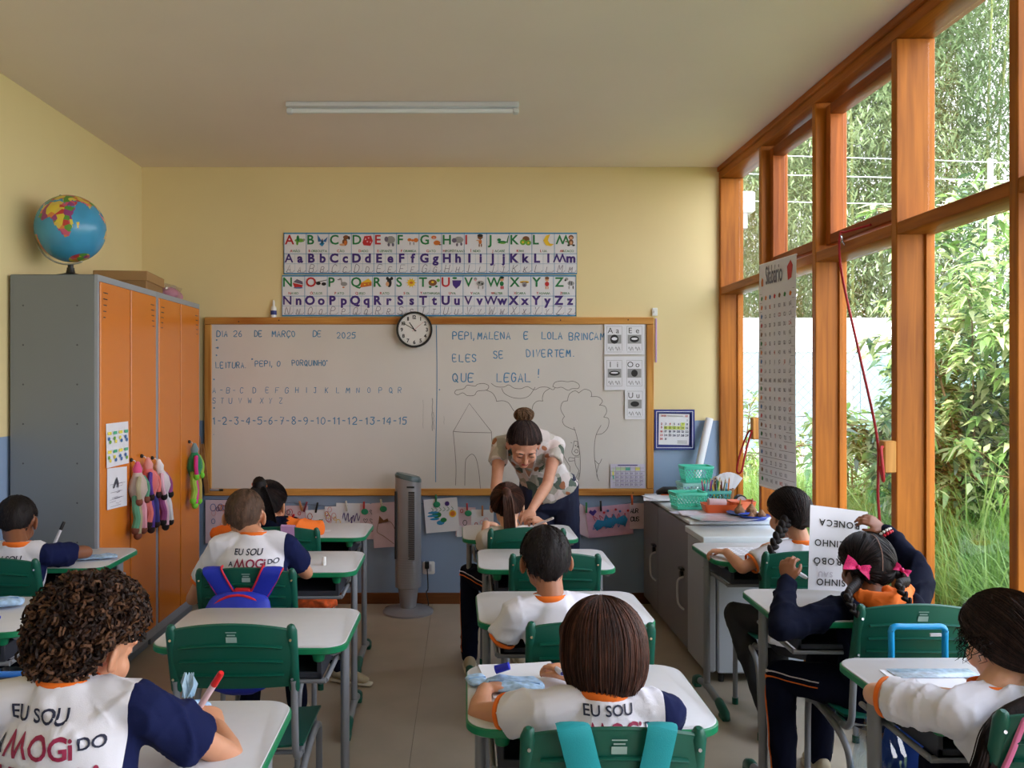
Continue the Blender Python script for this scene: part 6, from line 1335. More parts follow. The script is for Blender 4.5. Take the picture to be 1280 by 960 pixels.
    for i, (hp, kn, ank, ft) in enumerate(legs):
        fd_ = V(feet[i+2] if len(feet) > 2 else (0,1,0)).normalized(); sv = V((fd_.y,-fd_.x,0)); q = MB()
        q.sweep([ft+V((0,0,.058))-fd_*.03, ft+V((0,0,.048))+fd_*.03, ft+V((0,0,.036))+fd_*.09, ft+V((0,0,.028))+fd_*.14], [.032,.034,.037,.028], [.040,.034,.024,.016], side=sv, rnd=True); so = blob(q, 'shoe', sm, root, .006, 3)
        q = MB(); q.sweep([ft+V((0,0,.011))-fd_*.05, ft+V((0,0,.011))+fd_*.04, ft+V((0,0,.011))+fd_*.10, ft+V((0,0,.012))+fd_*.165], [.026,.036,.040,.024], [.010]*4, side=sv, n=12, rnd=True); sub(so, q, 'sole', mat('sole', (214,206,190), .7))
    if shirt == 'uniform' and text_:
        bv = BVHTree.FromPolygons([v.co[:] for v in sh.data.vertices], [p.vertices[:] for p in sh.data.polygons]); q = MB(); U = (mid+(N-mid)*.3-N); upv = -(U).normalized()
        t = MB(); Z = .118*k if s < 1.1 else .13
        I = Matrix.Identity(4); bs = .016
        text(t, 'EU SOU', I, .040, -.075, -.088+txt_z, 0, bold=bs, sp=.06); text(t, 'A', I, .034, -.098, -.142+txt_z, 0, bold=bs); text(t, 'MOGi', I, .062, -.070, -.148+txt_z, 1, bold=.02, sp=.035, sx=.90); text(t, 'DO', I, .033, .094, -.132+txt_z, 0, bold=bs, sp=.04); text(t, 'FUTURO!', I, .060, -.105, -.208+txt_z, 1, bold=.03, sp=.03, sx=.95)
        t.v = [(v[0]*txt_s, (v[1]-txt_z+.06)*txt_s-.06+txt_z, v[2]) for v in t.v]
        bm = bmesh.new()
        vv = [bm.verts.new(v) for v in t.v]
        for f_, mi in zip(t.f, t.m):
            try: ff = bm.faces.new([vv[i] for i in f_]); ff.material_index = mi
            except ValueError: pass
        for _ in range(2):
            es = [e_ for e_ in bm.edges if e_.calc_length() > .009]
            if es: bmesh.ops.subdivide_edges(bm, edges=es, cuts=1, use_grid_fill=False); bmesh.ops.triangulate(bm, faces=bm.faces[:])
        ok = True
        for v in bm.verts:
            x, y = v.co.x+txt_dx, v.co.y; o_ = N+rv*x+upv*y-fw*.5; h_ = bv.ray_cast(o_, fw)
            v.co = (h_[0]-fw*.0030) if h_[0] is not None else (N+rv*x+upv*y)
            if h_[0] is None: v.tag = True
        bmesh.ops.delete(bm, geom=[v for v in bm.verts if v.tag], context='VERTS')
        me = bpy.data.meshes.new('shirt_print'); bm.to_mesh(me); bm.free(); me.materials.append(SHN); me.materials.append(SHM); o = bpy.data.objects.new('shirt_print', me); COL.objects.link(o); o.parent = sh
    return root, HM, dict(N=N, rv=rv, fw=fw, up=up, SL=SL, SR=SR, sh=sh, body=body)
def marker(label, a, b_, capc, body=(214,214,220), L_=.125, r=.0075):
    a, b_ = V(a), V(b_); d = (b_-a).normalized(); t = thing('marker', label, 'marker', a, 'markers')
    MB().sweep([a, a+d*.01, a+d*.085], [r*.8,r,r], n=12).build('barrel', mat('marker_%d_%d_%d'%body, body, .35), t); MB().sweep([a+d*.085, a+d*.12, a+d*.125], [r*1.08,r*1.02,r*.8], n=12).build('cap', mat('cap_%d_%d_%d'%capc, capc, .35), t)
    MB().cyl(a-d*.008, a, .0025, .005, n=8).build('nib', mat('nib_%d_%d_%d'%capc, capc, .5), t); return t
Kn = lambda x, y, z=.47, w=.08: ((x-w, y, z), (x+w, y, z))
# --- boy at the far left ---
sk1, sk2, sk3, sk4, sk5 = skinmat('skin_brown', (134,84,58)), skinmat('skin_tan', (196,138,106)), skinmat('skin_light', (218,166,138)), skinmat('skin_mid', (166,110,80)), skinmat('skin_fair_adult', (206,150,124))
hb, hbr, hbl, hch = hairmat('hair_black', (24,18,18)), hairmat('hair_brown', (62,42,30)), hairmat('hair_soft_black', (34,24,22)), hairmat('hair_chestnut', (50,30,24))
r_, HM, J = person('boy with very short dark hair at the left edge, writing with a black marker', (-1.92,3.66,.45), P(22,684,3.66), P(21,652,3.76), (12,22,0), P(-30,700,3.78), (-2.03,3.98,.735), P(108,690,3.86), (-1.80,3.99,.735), Kn(-1.90,3.98), ((-1.98,4.02,0),(-1.82,4.02,0)), sk1, seed=1, hd=((.4,1,-.1),(-.8,.6,-.05)), curl=(.5,.9), shw=.118, txt_z=.035)
h = scalp(HM, 'short', .007, hb, r_, seed=1); fuzz(HM, 'short', .007, 1200, hb, h, .004, 1)
marker('black capped marker held upright by the boy at the left edge', P(66,676,4.0)+V((0,0,-.03)), P(79,655,4.02), (20,20,24))
# --- curly child in front ---
r_, HM, J = person('child with big brown curls at the lower left writing with a red marker', (-.74,1.66,.46), P(86,862,1.75), P(112,806,1.83), (-24,20,4), (-.99,1.80,.73), (-.86,1.98,.745), P(288,946,1.87), P(272,910,1.95), Kn(-.74,2.02,.47,.09), ((-.82,2.05,0),(-.66,2.05,0)), sk2, seed=2, shoulder_yaw=-3, hd=((.6,1,-.1),(-.55,.75,.35)), hn=((0,0,1),(.5,-.2,.8)), curl=(.6,.85), shw=.152, s=1.08, hand_s=.85, txt_dx=-.018, txt_z=.05, txt_s=.92, headscale=1.04, fold=.005)
h = scalp(HM, 'curly', .018, hbr, r_, lump=.004, seed=2)
g = random.Random(5); q = MB()
for k in range(2300):
    az = g.uniform(0,2*pi); hl = hairline(az, 'curly'); z = g.uniform(hl-.0, .999); t = .018+.024*g.random()*(.55+.45*sstep(z, hl, hl+.5)); c_ = hpt(az, z, t, HM); nrm = (c_-HM@V(CR)).normalized()
    a1 = V((g.gauss(0,1),g.gauss(0,1),g.gauss(0,1)-1)).normalized(); u = a1.orthogonal().normalized(); w2 = a1.cross(u); rr0 = g.uniform(.005,.010); ln_ = g.uniform(.008,.02); tn = g.uniform(1,1.8)
    q.sweep([c_+a1*ln_*(i/9-.5)+u*rr0*cos(2*pi*tn*i/9)+w2*rr0*sin(2*pi*tn*i/9) for i in range(10)], [.0012]+[.0030]*8+[.0010], n=3, mi=k%3)
q.build('hair_curls', [hairmat('hair_curl_a', (84,56,38)), hairmat('hair_curl_b', (50,32,24)), hairmat('hair_curl_c', (34,22,18))], r_)
marker('red capped marker in the raised hand of the curly haired child', P(247,888,1.99), P(271,850,1.96), (206,30,34), (222,196,206))
# --- boy with blue backpack ---
r_, HM, J = person('boy with cropped brown hair and ears sticking out, blue backpack hung behind him', (-.85,3.42,.45), P(318,672,3.50), P(306,645,3.56), (4,14,0), P(241,748,3.56), (-.98,3.76,.74), P(383,716,3.64), (-.80,3.80,.74), Kn(-.84,3.80), ((-.95,3.84,0),(-.74,3.84,0)), sk2, seed=3, hd=((.7,.8,-.1),(-.9,.3,-.05)), shw=.135, s=1.05, txt_dx=.004, txt_z=.03)
h = scalp(HM, 'short', .005, hairmat('hair_cropped', (78,58,46)), r_, seed=3); fuzz(HM, 'short', .005, 1500, MATS['hair_cropped'], h, .003, 3)
# --- girl with orange sleeves ---
r_, HM, J = person('girl with dark hair and an orange scrunchie, orange sleeves, nearest the whiteboard on the left', (-.93,4.38,.45), P(338,652,4.42), P(336,631,4.50), (-12,10,0), P(274,668,4.46), (-1.0,4.66,.75), P(396,662,4.56), P(366,655,4.66), Kn(-.9,4.74), ((-1.0,4.6,0),(-.62,4.35,0),(0,1,0),(.8,-.3,0)), sk2, seed=4, hd=((.7,.8,-.1),(-.8,.3,.2)), shirt='jacket', shw=.13, headscale=1.08, s=1.05, fold=.006, stripe=True)
J['sh'].data.materials.clear(); J['sh'].data.materials.append(NVD); J['sh'].data.materials.append(OR)
me = J['sh'].data; Nn = J['N']
for p in me.polygons: p.material_index = 1 if abs((V(p.center)-Nn).dot(J['rv'])) > .095 else 0
h = scalp(HM, 'full', .010, hb, r_, seed=4); strands_to(HM, 'full', (pi, .55), .010, 420, hb, h, 4)
q = MB(); g = random.Random(4)
for k in range(150):
    a = g.uniform(-1,1); p0 = hpt(pi, .55, .02, HM); q.sweep(spline([p0, p0+V((.036*a,-.055,.0)), p0+V((.056*a+.02,-.055,-.10)), p0+V((.064*a+.03,-.03+.01*g.random(),-.21-.03*g.random()))], 5), [.001]+[.0024]*14+[.0006], n=3)
q.sweep(spline([hpt(pi,.55,.012,HM), hpt(pi,.55,.05,HM), hpt(pi,.55,.05,HM)+V((.02,.01,-.10)), hpt(pi,.55,.05,HM)+V((.03,.02,-.19))],5), [.020]+[.034]*8+[.036]*5+[.030,.022], n=12, rnd=True)
q.build('ponytail', hb, r_)
q = MB(); p0 = hpt(pi,.55,.022,HM); 
q.ell(p0+V((-.012,0,.006)), (.036,.026,.017), Matrix.Rotation(.3,3,'Y')); q.ell(p0+V((.016,0,.004)), (.018,.016,.011)); q.build('scrunchie', OR, r_)
marker('red and white marker held by the girl with orange sleeves', P(354,662,4.66), P(364,648,4.62), (176,24,40), (224,222,226), r=.007)
# --- ponytail girl at the teacher desk ---
crm = mat('shirt_cream', (206,196,190), .85, var=.03, bump=.1, bscale=400)
r_, HM, J = person('girl with a long brown ponytail and red hair tie, seated in front of the teacher', (.30,4.36,.45), P(638,664,4.38), P(634,632,4.46), (-6,12,0), P(604,686,4.48), (.12,4.68,.745), P(684,672,4.52), P(679,654,4.63), Kn(.13,4.72,.47,.10), ((.03,4.50,0),(.30,4.6,0)), sk3, seed=5, hd=((.6,.8,-.1),(-.6,.5,.35)), shirt=[crm], shw=.125, stripe=True)
h = scalp(HM, 'full', .011, hch, r_, seed=5); strands_to(HM, 'full', (pi, .42), .011, 700, hch, h, 5)
q = MB(); g = random.Random(6); p0 = hpt(pi, .42, .016, HM)
q.sweep(spline([p0, p0+V((.004,-.035,-.02)), p0+V((.012,-.035,-.10)), p0+V((.018,-.02,-.20))],5), [.012]+[.024]*8+[.020]*4+[.015,.012,.008], n=12, rnd=True)
for k in range(180):
    a, b_ = g.uniform(-1,1), g.uniform(-1,1); q.sweep(spline([p0, p0+V((.004+.022*a,-.04-.02*b_*b_,-.02)), p0+V((.012+.028*a,-.05+.01*b_,-.10)), p0+V((.018+.030*a,-.03,-.20-.03*g.random()))], 5), [.001]+[.0019]*14+[.0006], n=3)
q.build('ponytail', hairmat('hair_pony_brown', (70,44,34)), r_)
q = MB(); u = (p0-HM@V(CR)).normalized(); a1 = u.orthogonal().normalized(); b1 = u.cross(a1); q.sweep([p0+u*.004+a1*.014*cos(t)+b1*.014*sin(t) for t in [2*pi*i/14 for i in range(14)]], .006, n=8, loop=True); q.build('hair_tie', mat('red_tie', (190,20,34), .7), r_)
marker('white pen held in the right hand of the ponytailed girl', P(668,657,4.62), P(683,651,4.58), (200,196,196), (216,214,220), r=.006)
# --- boy leaning left, middle row ---
r_, HM, J = person('boy with short black hair and plain white shirt back leaning left, middle row', (.40,2.80,.45), P(690,752,2.80), P(682,700,2.86), (3,10,-3), P(627,800,2.80), (.20,3.00,.735), P(752,790,2.86), (.40,3.05,.735), Kn(.36,3.12), ((.24,3.16,0),(.42,3.16,0)), sk4, seed=6, hd=((.6,.8,-.05),(-.5,.8,-.05)), shw=.132, shoulder_yaw=12, text_=False, fold=.0055, slv=.85)
me = J['sh'].data
for p in me.polygons: p.material_index = 0
h = scalp(HM, 'short', .009, hb, r_, seed=6); fuzz(HM, 'short', .009, 2600, hb, h, .006, 6)
# --- bob haired child in front ---
r_, HM, J = person('child with a glossy dark bob haircut at the bottom of the middle row', (.32,1.96,.45), P(755,872,1.955), P(752,812,2.005), (22,8,2), P(598,892,2.09), P(606,862,2.21), P(818,905,2.10), P(716,850,2.26), Kn(.31,2.34), ((.22,2.36,0),(.40,2.36,0)), sk2, seed=7, hd=((.75,.8,-.02),(-.5,.7,.3)), hn=((-.3,-.1,1),(.3,-.2,.8)), curl=(.85,.9), shw=.132, hand_s=.82, txt_dx=.006, txt_z=.064, fold=.005, slv=.52)
def bob(HM, m, parent, seed=0, n=900):
    g = random.Random(seed)
    def path(az, t, off):
        a = abs((az+pi)%(2*pi)-pi); L_ = .112-.02*(1-sstep(a,1.0,1.6)) if a > .95 else .03
        zend = CR[2]-L_ if a > .95 else CR[2]+.045
        # over the skull then hanging
        if t < .6:
            th = (t/.6)*pi/2*.98; return V((CR[0]+(CRR[0]+.016+off)*sin(th)*sin(az), CR[1]+(CRR[1]+.016+off)*sin(th)*cos(az), CR[2]+(CRR[2]+.014+off)*cos(th)))
        f = (t-.6)/.4; w = 1+.05*sin(f*2.4)-.22*f**2.5*(1 if cos(az) < .2 else .6)
        return V((CR[0]+(CRR[0]+.016+off)*sin(az)*w, CR[1]+(CRR[1]+.016+off)*cos(az)*w*(1-.10*f if cos(az) < 0 else 1), CR[2]+(zend-CR[2])*f))
    q = MB(); G = []
    for j in range(25):
        t = j/24; G.append([HM@path(2*pi*i/72, (t if abs((2*pi*i/72+pi)%(2*pi)-pi) > .95 else min(t,.38)), .0012*sin(23*2*pi*i/72)+.001*sin(41*2*pi*i/72+2)) for i in range(72)])
    q.rings(G, cap=True); h = q.build('hair', m, parent)
    q = MB()
    for k in range(n):
        az = g.uniform(.85, 2*pi-.85) if k % 8 else g.uniform(-.85,.85); t0 = g.uniform(0,.35); t1 = g.uniform(.9,1.02) if k % 8 else .42; o_ = g.uniform(.001,.005); dr = g.uniform(-.12,.12)
        pts = [HM@path(az+dr*(t0+(t1-t0)*i/11), min(1,t0+(t1-t0)*i/11), o_) for i in range(12)]; q.sweep(pts, [.0006]+[.0014]*9+[.001,.0004], n=3, mi=(0,0,1,0,1,2)[k%6])
    sub(h, q, 'hair_strands', hair_highlights(m)); return h
bob(HM, hch, r_, 7, 1100)
marker('white marker with blue end held near the face of the bob haired child', P(703,842,2.22), P(690,832,2.34), (34,40,150), (206,208,224))
# --- girl with one long braid ---
r_, HM, J = person('girl with one long dark braid seated beside the grey cabinets', (1.44,3.76,.45), P(1002,682,3.78), P(986,643,3.84), (16,10,0), P(928,710,3.75), P(908,690,3.93), (1.62,3.92,.735), (1.50,4.1,.735), ((1.24,3.95,.45),(1.40,3.98,.45)), ((1.30,3.62,.0),(1.42,3.80,0),(.1,1,0),(.1,1,0)), sk2, seed=8, hd=((-.8,.5,.0),(-.5,.8,0)), hn=((-.1,.1,1),(0,0,1)), shw=.125, s=.98, text_=False, pants=mat('black_leggings', (22,22,28), .8), shoe_m=mat('shoe_pink', (160,40,100), .6), curl=(1.0,.6))
me = J['sh'].data
for p in me.polygons: p.material_index = 0
h = scalp(HM, 'full', .014, hb, r_, seed=8); strands_to(HM, 'full', (pi+.25, -.55), .014, 900, hb, h, 8)
p0 = hpt(pi+.25, -.5, .014, HM); print('BR', p0); braid('braid', [P(986,646,3.77), P(978,660,3.72), P(968,680,3.685), P(959,702,3.67), P(951,724,3.67)], .024, .014, hb, r_)
def parting(HM, az0, az1, t, parent, m, z0=.6, w=.0018, pts=None):
    pts = pts or [(0,.55),(0,.8),(0,.97),(pi,.8),(pi,.45),(pi,.1),(pi,-.3)]
    P3 = [hpt(a, z, t+.0035, HM) for a, z in pts]; q = MB(); q.sweep(spline(P3, 5), w, .0008, side=HM.to_3x3()@V((1,0,0)), n=6); q.build('parting', m, parent)
parting(HM, 0, 0, .014, r_, mat('scalp_line', (120,90,76), .7), pts=[(0,.97),(pi-.5,.85),(pi-.55,.55),(pi-.35,.2),(pi-.3,-.1),(pi+.0,-.35)])
# --- girl in navy jacket holding a sheet ---
r_, HM, J = person('girl in a navy jacket with two braids and pink bows, holding up a sheet', (1.42,2.98,.45), P(1092,752,2.96), P(1082,708,3.05), (3,12,3), P(976,786,2.86), P(984,728,3.02), P(1150,716,3.10), P(1106,662,3.20), ((1.15,3.14,.45),(1.34,3.25,.46)), ((1.14,3.08,.0),(1.36,3.3,0),(-.1,1,0),(.1,1,0)), sk1, seed=9, hd=((.1,.3,1),(-.75,.2,.5)), hn=((-.6,-.5,.2),(.3,-.6,.5)), shirt='jacket', shw=.135, curl=(.8,.7), fold=.007, stripe=True, hand_s=.78, s=1.02)
h = scalp(HM, 'full', .013, hb, r_, seed=9)
for sg, ga in ((-1, pi+.95), (1, pi-.95)): strands_to(HM, 'full', (ga, -.25), .013, 650, hb, h, 9+sg, side=sg)
bL = hpt(pi+.95, -.28, .016, HM); bR = hpt(pi-.95, -.28, .016, HM)
braid('braid', [bL, bL+V((-.004,-.02,-.04)), P(1060,744,2.80), P(1071,770,2.77)], .0175, .011, hb, r_); braid('braid', [bR, bR+V((.02,-.03,-.03)), P(1124,732,2.82), P(1142,762,2.77)], .0175, .011, hb, r_)
pk = mat('pink_ribbon', (214,30,110), .6, var=.3, scale=220)
bowtie('hair_bow', bL+V((-.005,-.022,.012)), HM.to_3x3(), pk, r_, 1.25, .35); bowtie('hair_bow', bR+V((.008,-.02,.008)), HM.to_3x3(), pk, r_, .7, .5)
parting(HM, 0, 0, .013, r_, mat('scalp_line', (120,90,76), .7))
# hood: navy outside, orange lining, lying open on the back
N_ = J['N']+V((.012,0,.022)); q = MB(); q.sweep([N_+V((.118*sin(a), -.030-.10*cos(a), .000-.052*max(0,cos(a)))) for a in [R(-118+236*i/20) for i in range(21)]], [.010+.016*sin(pi*i/20) for i in range(21)], n=12, rnd=True); hd_ = blob(q, 'hood', NVD, r_, .004, 3, fold=.003)
q = MB(); q.sweep([N_+V((-.090,-.02,.010)), N_+V((-.05,-.075,-.004)), N_+V((0,-.098,-.010)), N_+V((.05,-.075,-.002)), N_+V((.095,-.02,.018))], [.022,.040,.046,.042,.024], [.016,.030,.036,.032,.018], side=(0,0,1), rnd=True, n=16); q.sweep([N_+V((.0,-.06,.03)), N_+V((.045,-.06,.028)), N_+V((.09,-.03,.03))], [.012,.018,.012], rnd=True); o = blob(q, 'hood_lining', OR, None, .004, 3, fold=.008, seed=4); o.parent = hd_
bd = MB(); W_ = P(1104,663,3.19); d = (P(1106,662,3.20)-P(1150,716,3.10)).normalized(); u = d.orthogonal().normalized(); w2 = d.cross(u)
for k in range(14): a = 2*pi*k/14; bd.ell(W_-d*.022+u*.025*cos(a)+w2*.025*sin(a), (.006,)*3, nu=8, nv=6, mi=0); bd.ell(W_-d*.010+u*.025*cos(a+.2)+w2*.025*sin(a+.2), (.0055,)*3, nu=8, nv=6, mi=1)
bd.build('bracelet', [mat('red_bead', (200,24,50), .3), white_pl], r_)
marker('white marker held up in the left hand of the girl in the navy jacket', P(1008,722,3.16), P(974,702,3.12), (28,30,44), (220,220,226))
# the sheet she holds
Ysh = 3.26
th = thing('word_sheet', 'white sheet of upside down printed words held up by the girl in the navy jacket', 'paper', P(1045,690,Ysh))
cs = [P(1010,737,Ysh), P(1083,741,Ysh+.02), P(1085,640,Ysh+.05), P(1013,631,Ysh+.03)]
bil = lambda u, v, o_=0: (cs[0]*(1-u)*(1-v)+cs[1]*u*(1-v)+cs[2]*u*v+cs[3]*(1-u)*v)+V((0,-o_+.006*sin(u*3),0))
MB().sheet([[bil(i/8,j/8) for j in range(9)] for i in range(9)], -.0009).build('sheet', paper, th)
q = MB()
def uptext(s_, xr, yt, size, mi=0):  # rotated 180 degrees: text runs leftwards from xr
    t = MB(); text(t, s_, Matrix.Identity(4), size, 0, 0, mi, bold=.015, sp=.16); q.add([bil((xr-v[0]), (yt-v[1]*.72), .0022) for v in t.v], t.f, mi)
uptext('BONECA', .86, .845, .155); uptext('VIZINHO', .80, .60, .155); uptext('ROBÔ', .56, .385, .155, 0); uptext('BOLSINHO', .98, .135, .155); uptext('SAU', .42, .22, .12, 1)
q.build('words', [ink, mat('faint_pencil', (188,184,196))], th, smooth=False)
# --- girl lower right ---
r_, HM, J = person('girl at the lower right corner with a long dark ponytail tied by a mint scrunchie', (1.33,1.97,.46), P(1248,866,2.07), P(1256,802,2.12), (14,12,0), P(1094,868,2.20), (1.28,2.15,.722), (1.60,2.12,.70), (1.58,2.30,.735), Kn(1.38,2.36), ((1.30,2.38,0),(1.46,2.38,0)), sk3, seed=10, hd=((.7,.7,0),(-.6,.8,0)), shw=.135, shoulder_yaw=14, text_=False, fold=.006, slv=.80, hand_s=.8, s=1.1)
me = J['sh'].data
for p in me.polygons:
    if p.material_index == 1 and (V(p.center)-J['N']).dot(J['rv']) < .15: p.material_index = 0
h = scalp(HM, 'full', .018, hbl, r_, seed=10, lump=.003); strands_to(HM, 'full', (pi-.1, -.62), .018, 1300, hbl, h, 10, w=.0019)
q = MB(); g = random.Random(21)
for k in range(60):
    az = pi*1.5+g.uniform(-.45,.55); z = g.uniform(-.1,.5); p = hpt(az, z, .018, HM); L_ = g.uniform(.03,.07); w_ = g.uniform(0,6); pts = [p+V((-.004*i*g.random()+.004*sin(w_+i*1.1), .004*cos(w_+i)+.002*i*g.uniform(-1,1), -L_*i/7)) for i in range(8)]
    q.sweep(pts, [.0008]+[.0014]*5+[.001,.0004], n=3)
sub(h, q, 'loose_strands', hbl)
p0 = hpt(pi-.1, -.70, .02, HM); q = MB(); g = random.Random(9)
pt = [p0, p0+V((-.0,-.05,-.02)), P(1252,900,1.96), P(1232,950,1.93), P(1222,990,1.93)]
q.sweep(spline(pt, 5), [.014]+[.020]*5+[.021]*9+[.018]*4+[.014,.010], n=12, rnd=True)
for k in range(220):
    a, b_ = g.uniform(-1,1), g.uniform(-1,.2); o_ = [V((0,0,0)), V((.020*a,.024*b_,0)), V((.027*a,.03*b_,0)), V((.030*a,.03*b_,0)), V((.04*a,.02*b_,-.03*g.random()))]; q.sweep(spline([p+d for p, d in zip(pt, o_)], 6), [.001]+[.0018]*22+[.0012,.0006], n=3)
q.build('ponytail', hbl, r_)
q = MB(); u = (pt[1]-pt[0]).normalized(); a1 = V((1,0,0)); a1 = (a1-u*a1.dot(u)).normalized(); b1 = u.cross(a1); q.sweep([p0+u*.026+a1*(.024+.004*sin(5*t))*cos(t)+b1*(.024+.004*cos(6*t))*sin(t) for t in [2*pi*i/30 for i in range(30)]], [.011+.003*sin(i*2.2) for i in range(30)], n=8, loop=True); q.build('scrunchie', mat('mint_scrunchie', (150,206,196), .8, bump=.2), r_)
bv = BVHTree.FromPolygons([v.co[:] for v in J['sh'].data.vertices], [p.vertices[:] for p in J['sh'].data.polygons])
t = MB(); text(t, 'E', Matrix.Rotation(-.2,4,'Z'), .034, -.045, -.06, 0, bold=.05); text(t, 'P', Matrix.Rotation(-.5,4,'Z'), .034, -.06, -.115, 0, bold=.03); q = MB(); vs = []
for v in t.v:
    o_ = J['N']+J['rv']*v[0]+J['up']*v[1]; h_ = bv.ray_cast(o_-J['fw']*.4, J['fw']); vs.append(h_[0]-J['fw']*.003 if h_[0] is not None else o_)
q.add(vs, t.f); sub(J['sh'], q, 'shirt_print', SHN, smooth=False)
# --- teacher ---
fl_m = mat('floral_blouse', (206,198,194), .8, var=.02); N = fl_m.node_tree.nodes; L = fl_m.node_tree.links
tc = [x for x in N if x.type == 'TEX_COORD'][0]; wn = N.new('ShaderNodeTexNoise'); wn.inputs['Scale'].default_value = 14; wn.inputs['Detail'].default_value = 2; wa = N.new('ShaderNodeVectorMath'); wa.operation = 'MULTIPLY_ADD'; wa.inputs[1].default_value = (.05,.05,.05)
L.new(tc.outputs['Object'], wn.inputs['Vector']); L.new(wn.outputs['Color'], wa.inputs[0]); L.new(tc.outputs['Object'], wa.inputs[2])
vo = N.new('ShaderNodeTexVoronoi'); vo.inputs['Scale'].default_value = 19; L.new(wa.outputs[0], vo.inputs['Vector'])
se = N.new('ShaderNodeSeparateColor'); L.new(vo.outputs['Color'], se.inputs[0]); cr = N.new('ShaderNodeValToRGB'); cr.color_ramp.interpolation = 'CONSTANT'; L.new(se.outputs[0], cr.inputs[0])
cl_ = [(220,212,212),(168,166,156),(214,202,200),(84,98,88),(226,218,218),(172,168,156),(220,202,198),(196,188,180)]
cr.color_ramp.elements[0].color = lin(cl_[0])+(1,); cr.color_ramp.elements[1].position = 1/8; cr.color_ramp.elements[1].color = lin(cl_[1])+(1,)
for k in range(2,8): e = cr.color_ramp.elements.new(k/8); e.color = lin(cl_[k])+(1,)
v2 = N.new('ShaderNodeTexVoronoi'); v2.inputs['Scale'].default_value = 10; L.new(wa.outputs[0], v2.inputs['Vector']); ls = N.new('ShaderNodeMath'); ls.operation = 'LESS_THAN'; ls.inputs[1].default_value = .22; L.new(v2.outputs['Distance'], ls.inputs[0])
mx = N.new('ShaderNodeMix'); mx.data_type = 'RGBA'; L.new(ls.outputs[0], mx.inputs[0]); L.new(cr.outputs[0], mx.inputs[6]); mx.inputs[7].default_value = lin((164,104,72))+(1,); L.new(mx.outputs[2], N['Principled BSDF'].inputs['Base Color'])
Cq = P(655,555,4.98)
r_, HM, J = person('woman in a floral blouse and navy trousers leaning over a desk', (.53,5.42,.86), P(656,545,5.16), Cq, (184,44,0), P(684,606,5.00), P(664,638,4.80), P(620,610,5.02), P(632,648,4.80), ((.67,5.47,.46),(.52,5.47,.46)), ((.66,5.52,0),(.52,5.52,0),(0,-1,0),(0,-1,0)), sk5, seed=11, adult=True, shw=.170, shoulder_yaw=180, shirt=[fl_m], pants=mat('navy_trousers', (26,34,66), .7, var=.06), hd=((-.25,-.9,-.3),(.3,-.9,-.3)), hn=((0,-.2,1),(0,-.2,1)), hand_s=1.0, curl=(.5,.5), fold=.005, slv=.42, tbow=.03, headscale=1.14)
# person() puts SL at N - rv*shw: with the body turned round that is picture right
h = scalp(HM, 'full', .012, hch, r_, seed=11)
for sg in (-1,1): strands_to(HM, 'full', (pi, .75), .012, 450, hairmat('hair_dark_brown', (40,28,26)), h, 11+sg, side=sg)
P3 = [(0,.52),(0,.7),(0,.88),(0,.99)]; parting(HM, 0, 0, .012, r_, mat('scalp_line', (150,116,100), .7), pts=P3, w=.0022)
p0 = hpt(pi, .70, .020, HM); q = MB(); g = random.Random(3)
bn = p0+(p0-HM@V(CR)).normalized()*.010+V((0,0,.008)); q.ell(bn, (.046,.040,.034))
for k in range(70):
    a1 = V((g.gauss(0,1),g.gauss(0,1),g.gauss(0,.6))).normalized(); u = a1.orthogonal().normalized(); w2 = a1.cross(u); sc_ = V((.054,.047,.040))*g.uniform(.92,1.1); ph = g.uniform(0,6)
    q.sweep([bn+V(((u*cos(t)+w2*sin(t)).x*sc_.x, (u*cos(t)+w2*sin(t)).y*sc_.y, (u*cos(t)+w2*sin(t)).z*sc_.z)) for t in [ph+3.6*i/12 for i in range(13)]], [.001]+[.0032]*11+[.001], n=5)
q.build('hair_bun', hairmat('hair_bun_brown', (104,78,58)), r_)
# V neckline: open skin panel with black top
fwd = J['fw']; upv = J['up']
bv = BVHTree.FromPolygons([v.co[:] for v in J['sh'].data.vertices], [p.vertices[:] for p in J['sh'].data.polygons]); rv = J['rv']
def onsh(x, y, off): 
    o_ = J['N']+rv*(x-y*.28)+upv*y; h_ = bv.ray_cast(o_+fwd*.5, -fwd); return (h_[0] if h_[0] is not None else o_)+fwd*off
G = []
for j in range(13):
    f = j/12; y = -.38*f+.02; w = .078*(1-f)**.8+.002; G.append([onsh(w*(i/8-1), y, .002) for i in range(17)])
q = MB(); q.sheet(G, .0015); q.build('neckline_skin', sk5, r_)
q = MB()
for sg in (-1,1): q.sweep([onsh(sg*(.080*(1-f)**.8+.002), -.38*f+.02, .004) for f in [j/12 for j in range(13)]], .005, .003, n=8, side=rv)
sub(J['sh'], q, 'neckline_band', mat('blouse_band', (206,196,196), .8)) 

# ---------------- backpacks and things hung on chairs ----------------
tealc = mat('teal_strap', (20,150,160), .7, var=.05, bump=.2, bscale=400); bluec = mat('royal_blue_cloth', (28,48,180), .6, var=.06, bump=.2, bscale=300); redt = mat('red_trim', (206,30,44), .6)
def chair_back(X, Y, u, v, off):   # world point on the rear of a chair backrest (chair origin X,Y)
    return V((X+u*.172, Y-.192-.022*(1-u*u)-.055*v-off, .600+v*(.180+.022*(1-u*u))))
def strap(X, Y, pts, w, name, m, root, off=.012, th=.004):
    P3 = []
    for u, v, o_ in pts: P3.append(chair_back(X, Y, u, v, off+o_))
    P3 = spline(P3, 5); q = MB(); q.sweep(P3, [w]*len(P3), [th]*len(P3), side=(1,0,.0), n=8); return q.build(name, m, root)
bp_ = thing('backpack', 'royal blue backpack with red trim hung on the chair behind the cropped haired boy', 'backpack', (-.84, 3.20, .3), 'backpacks hung on chairs')
Xc, Yc = -.84, 3.54
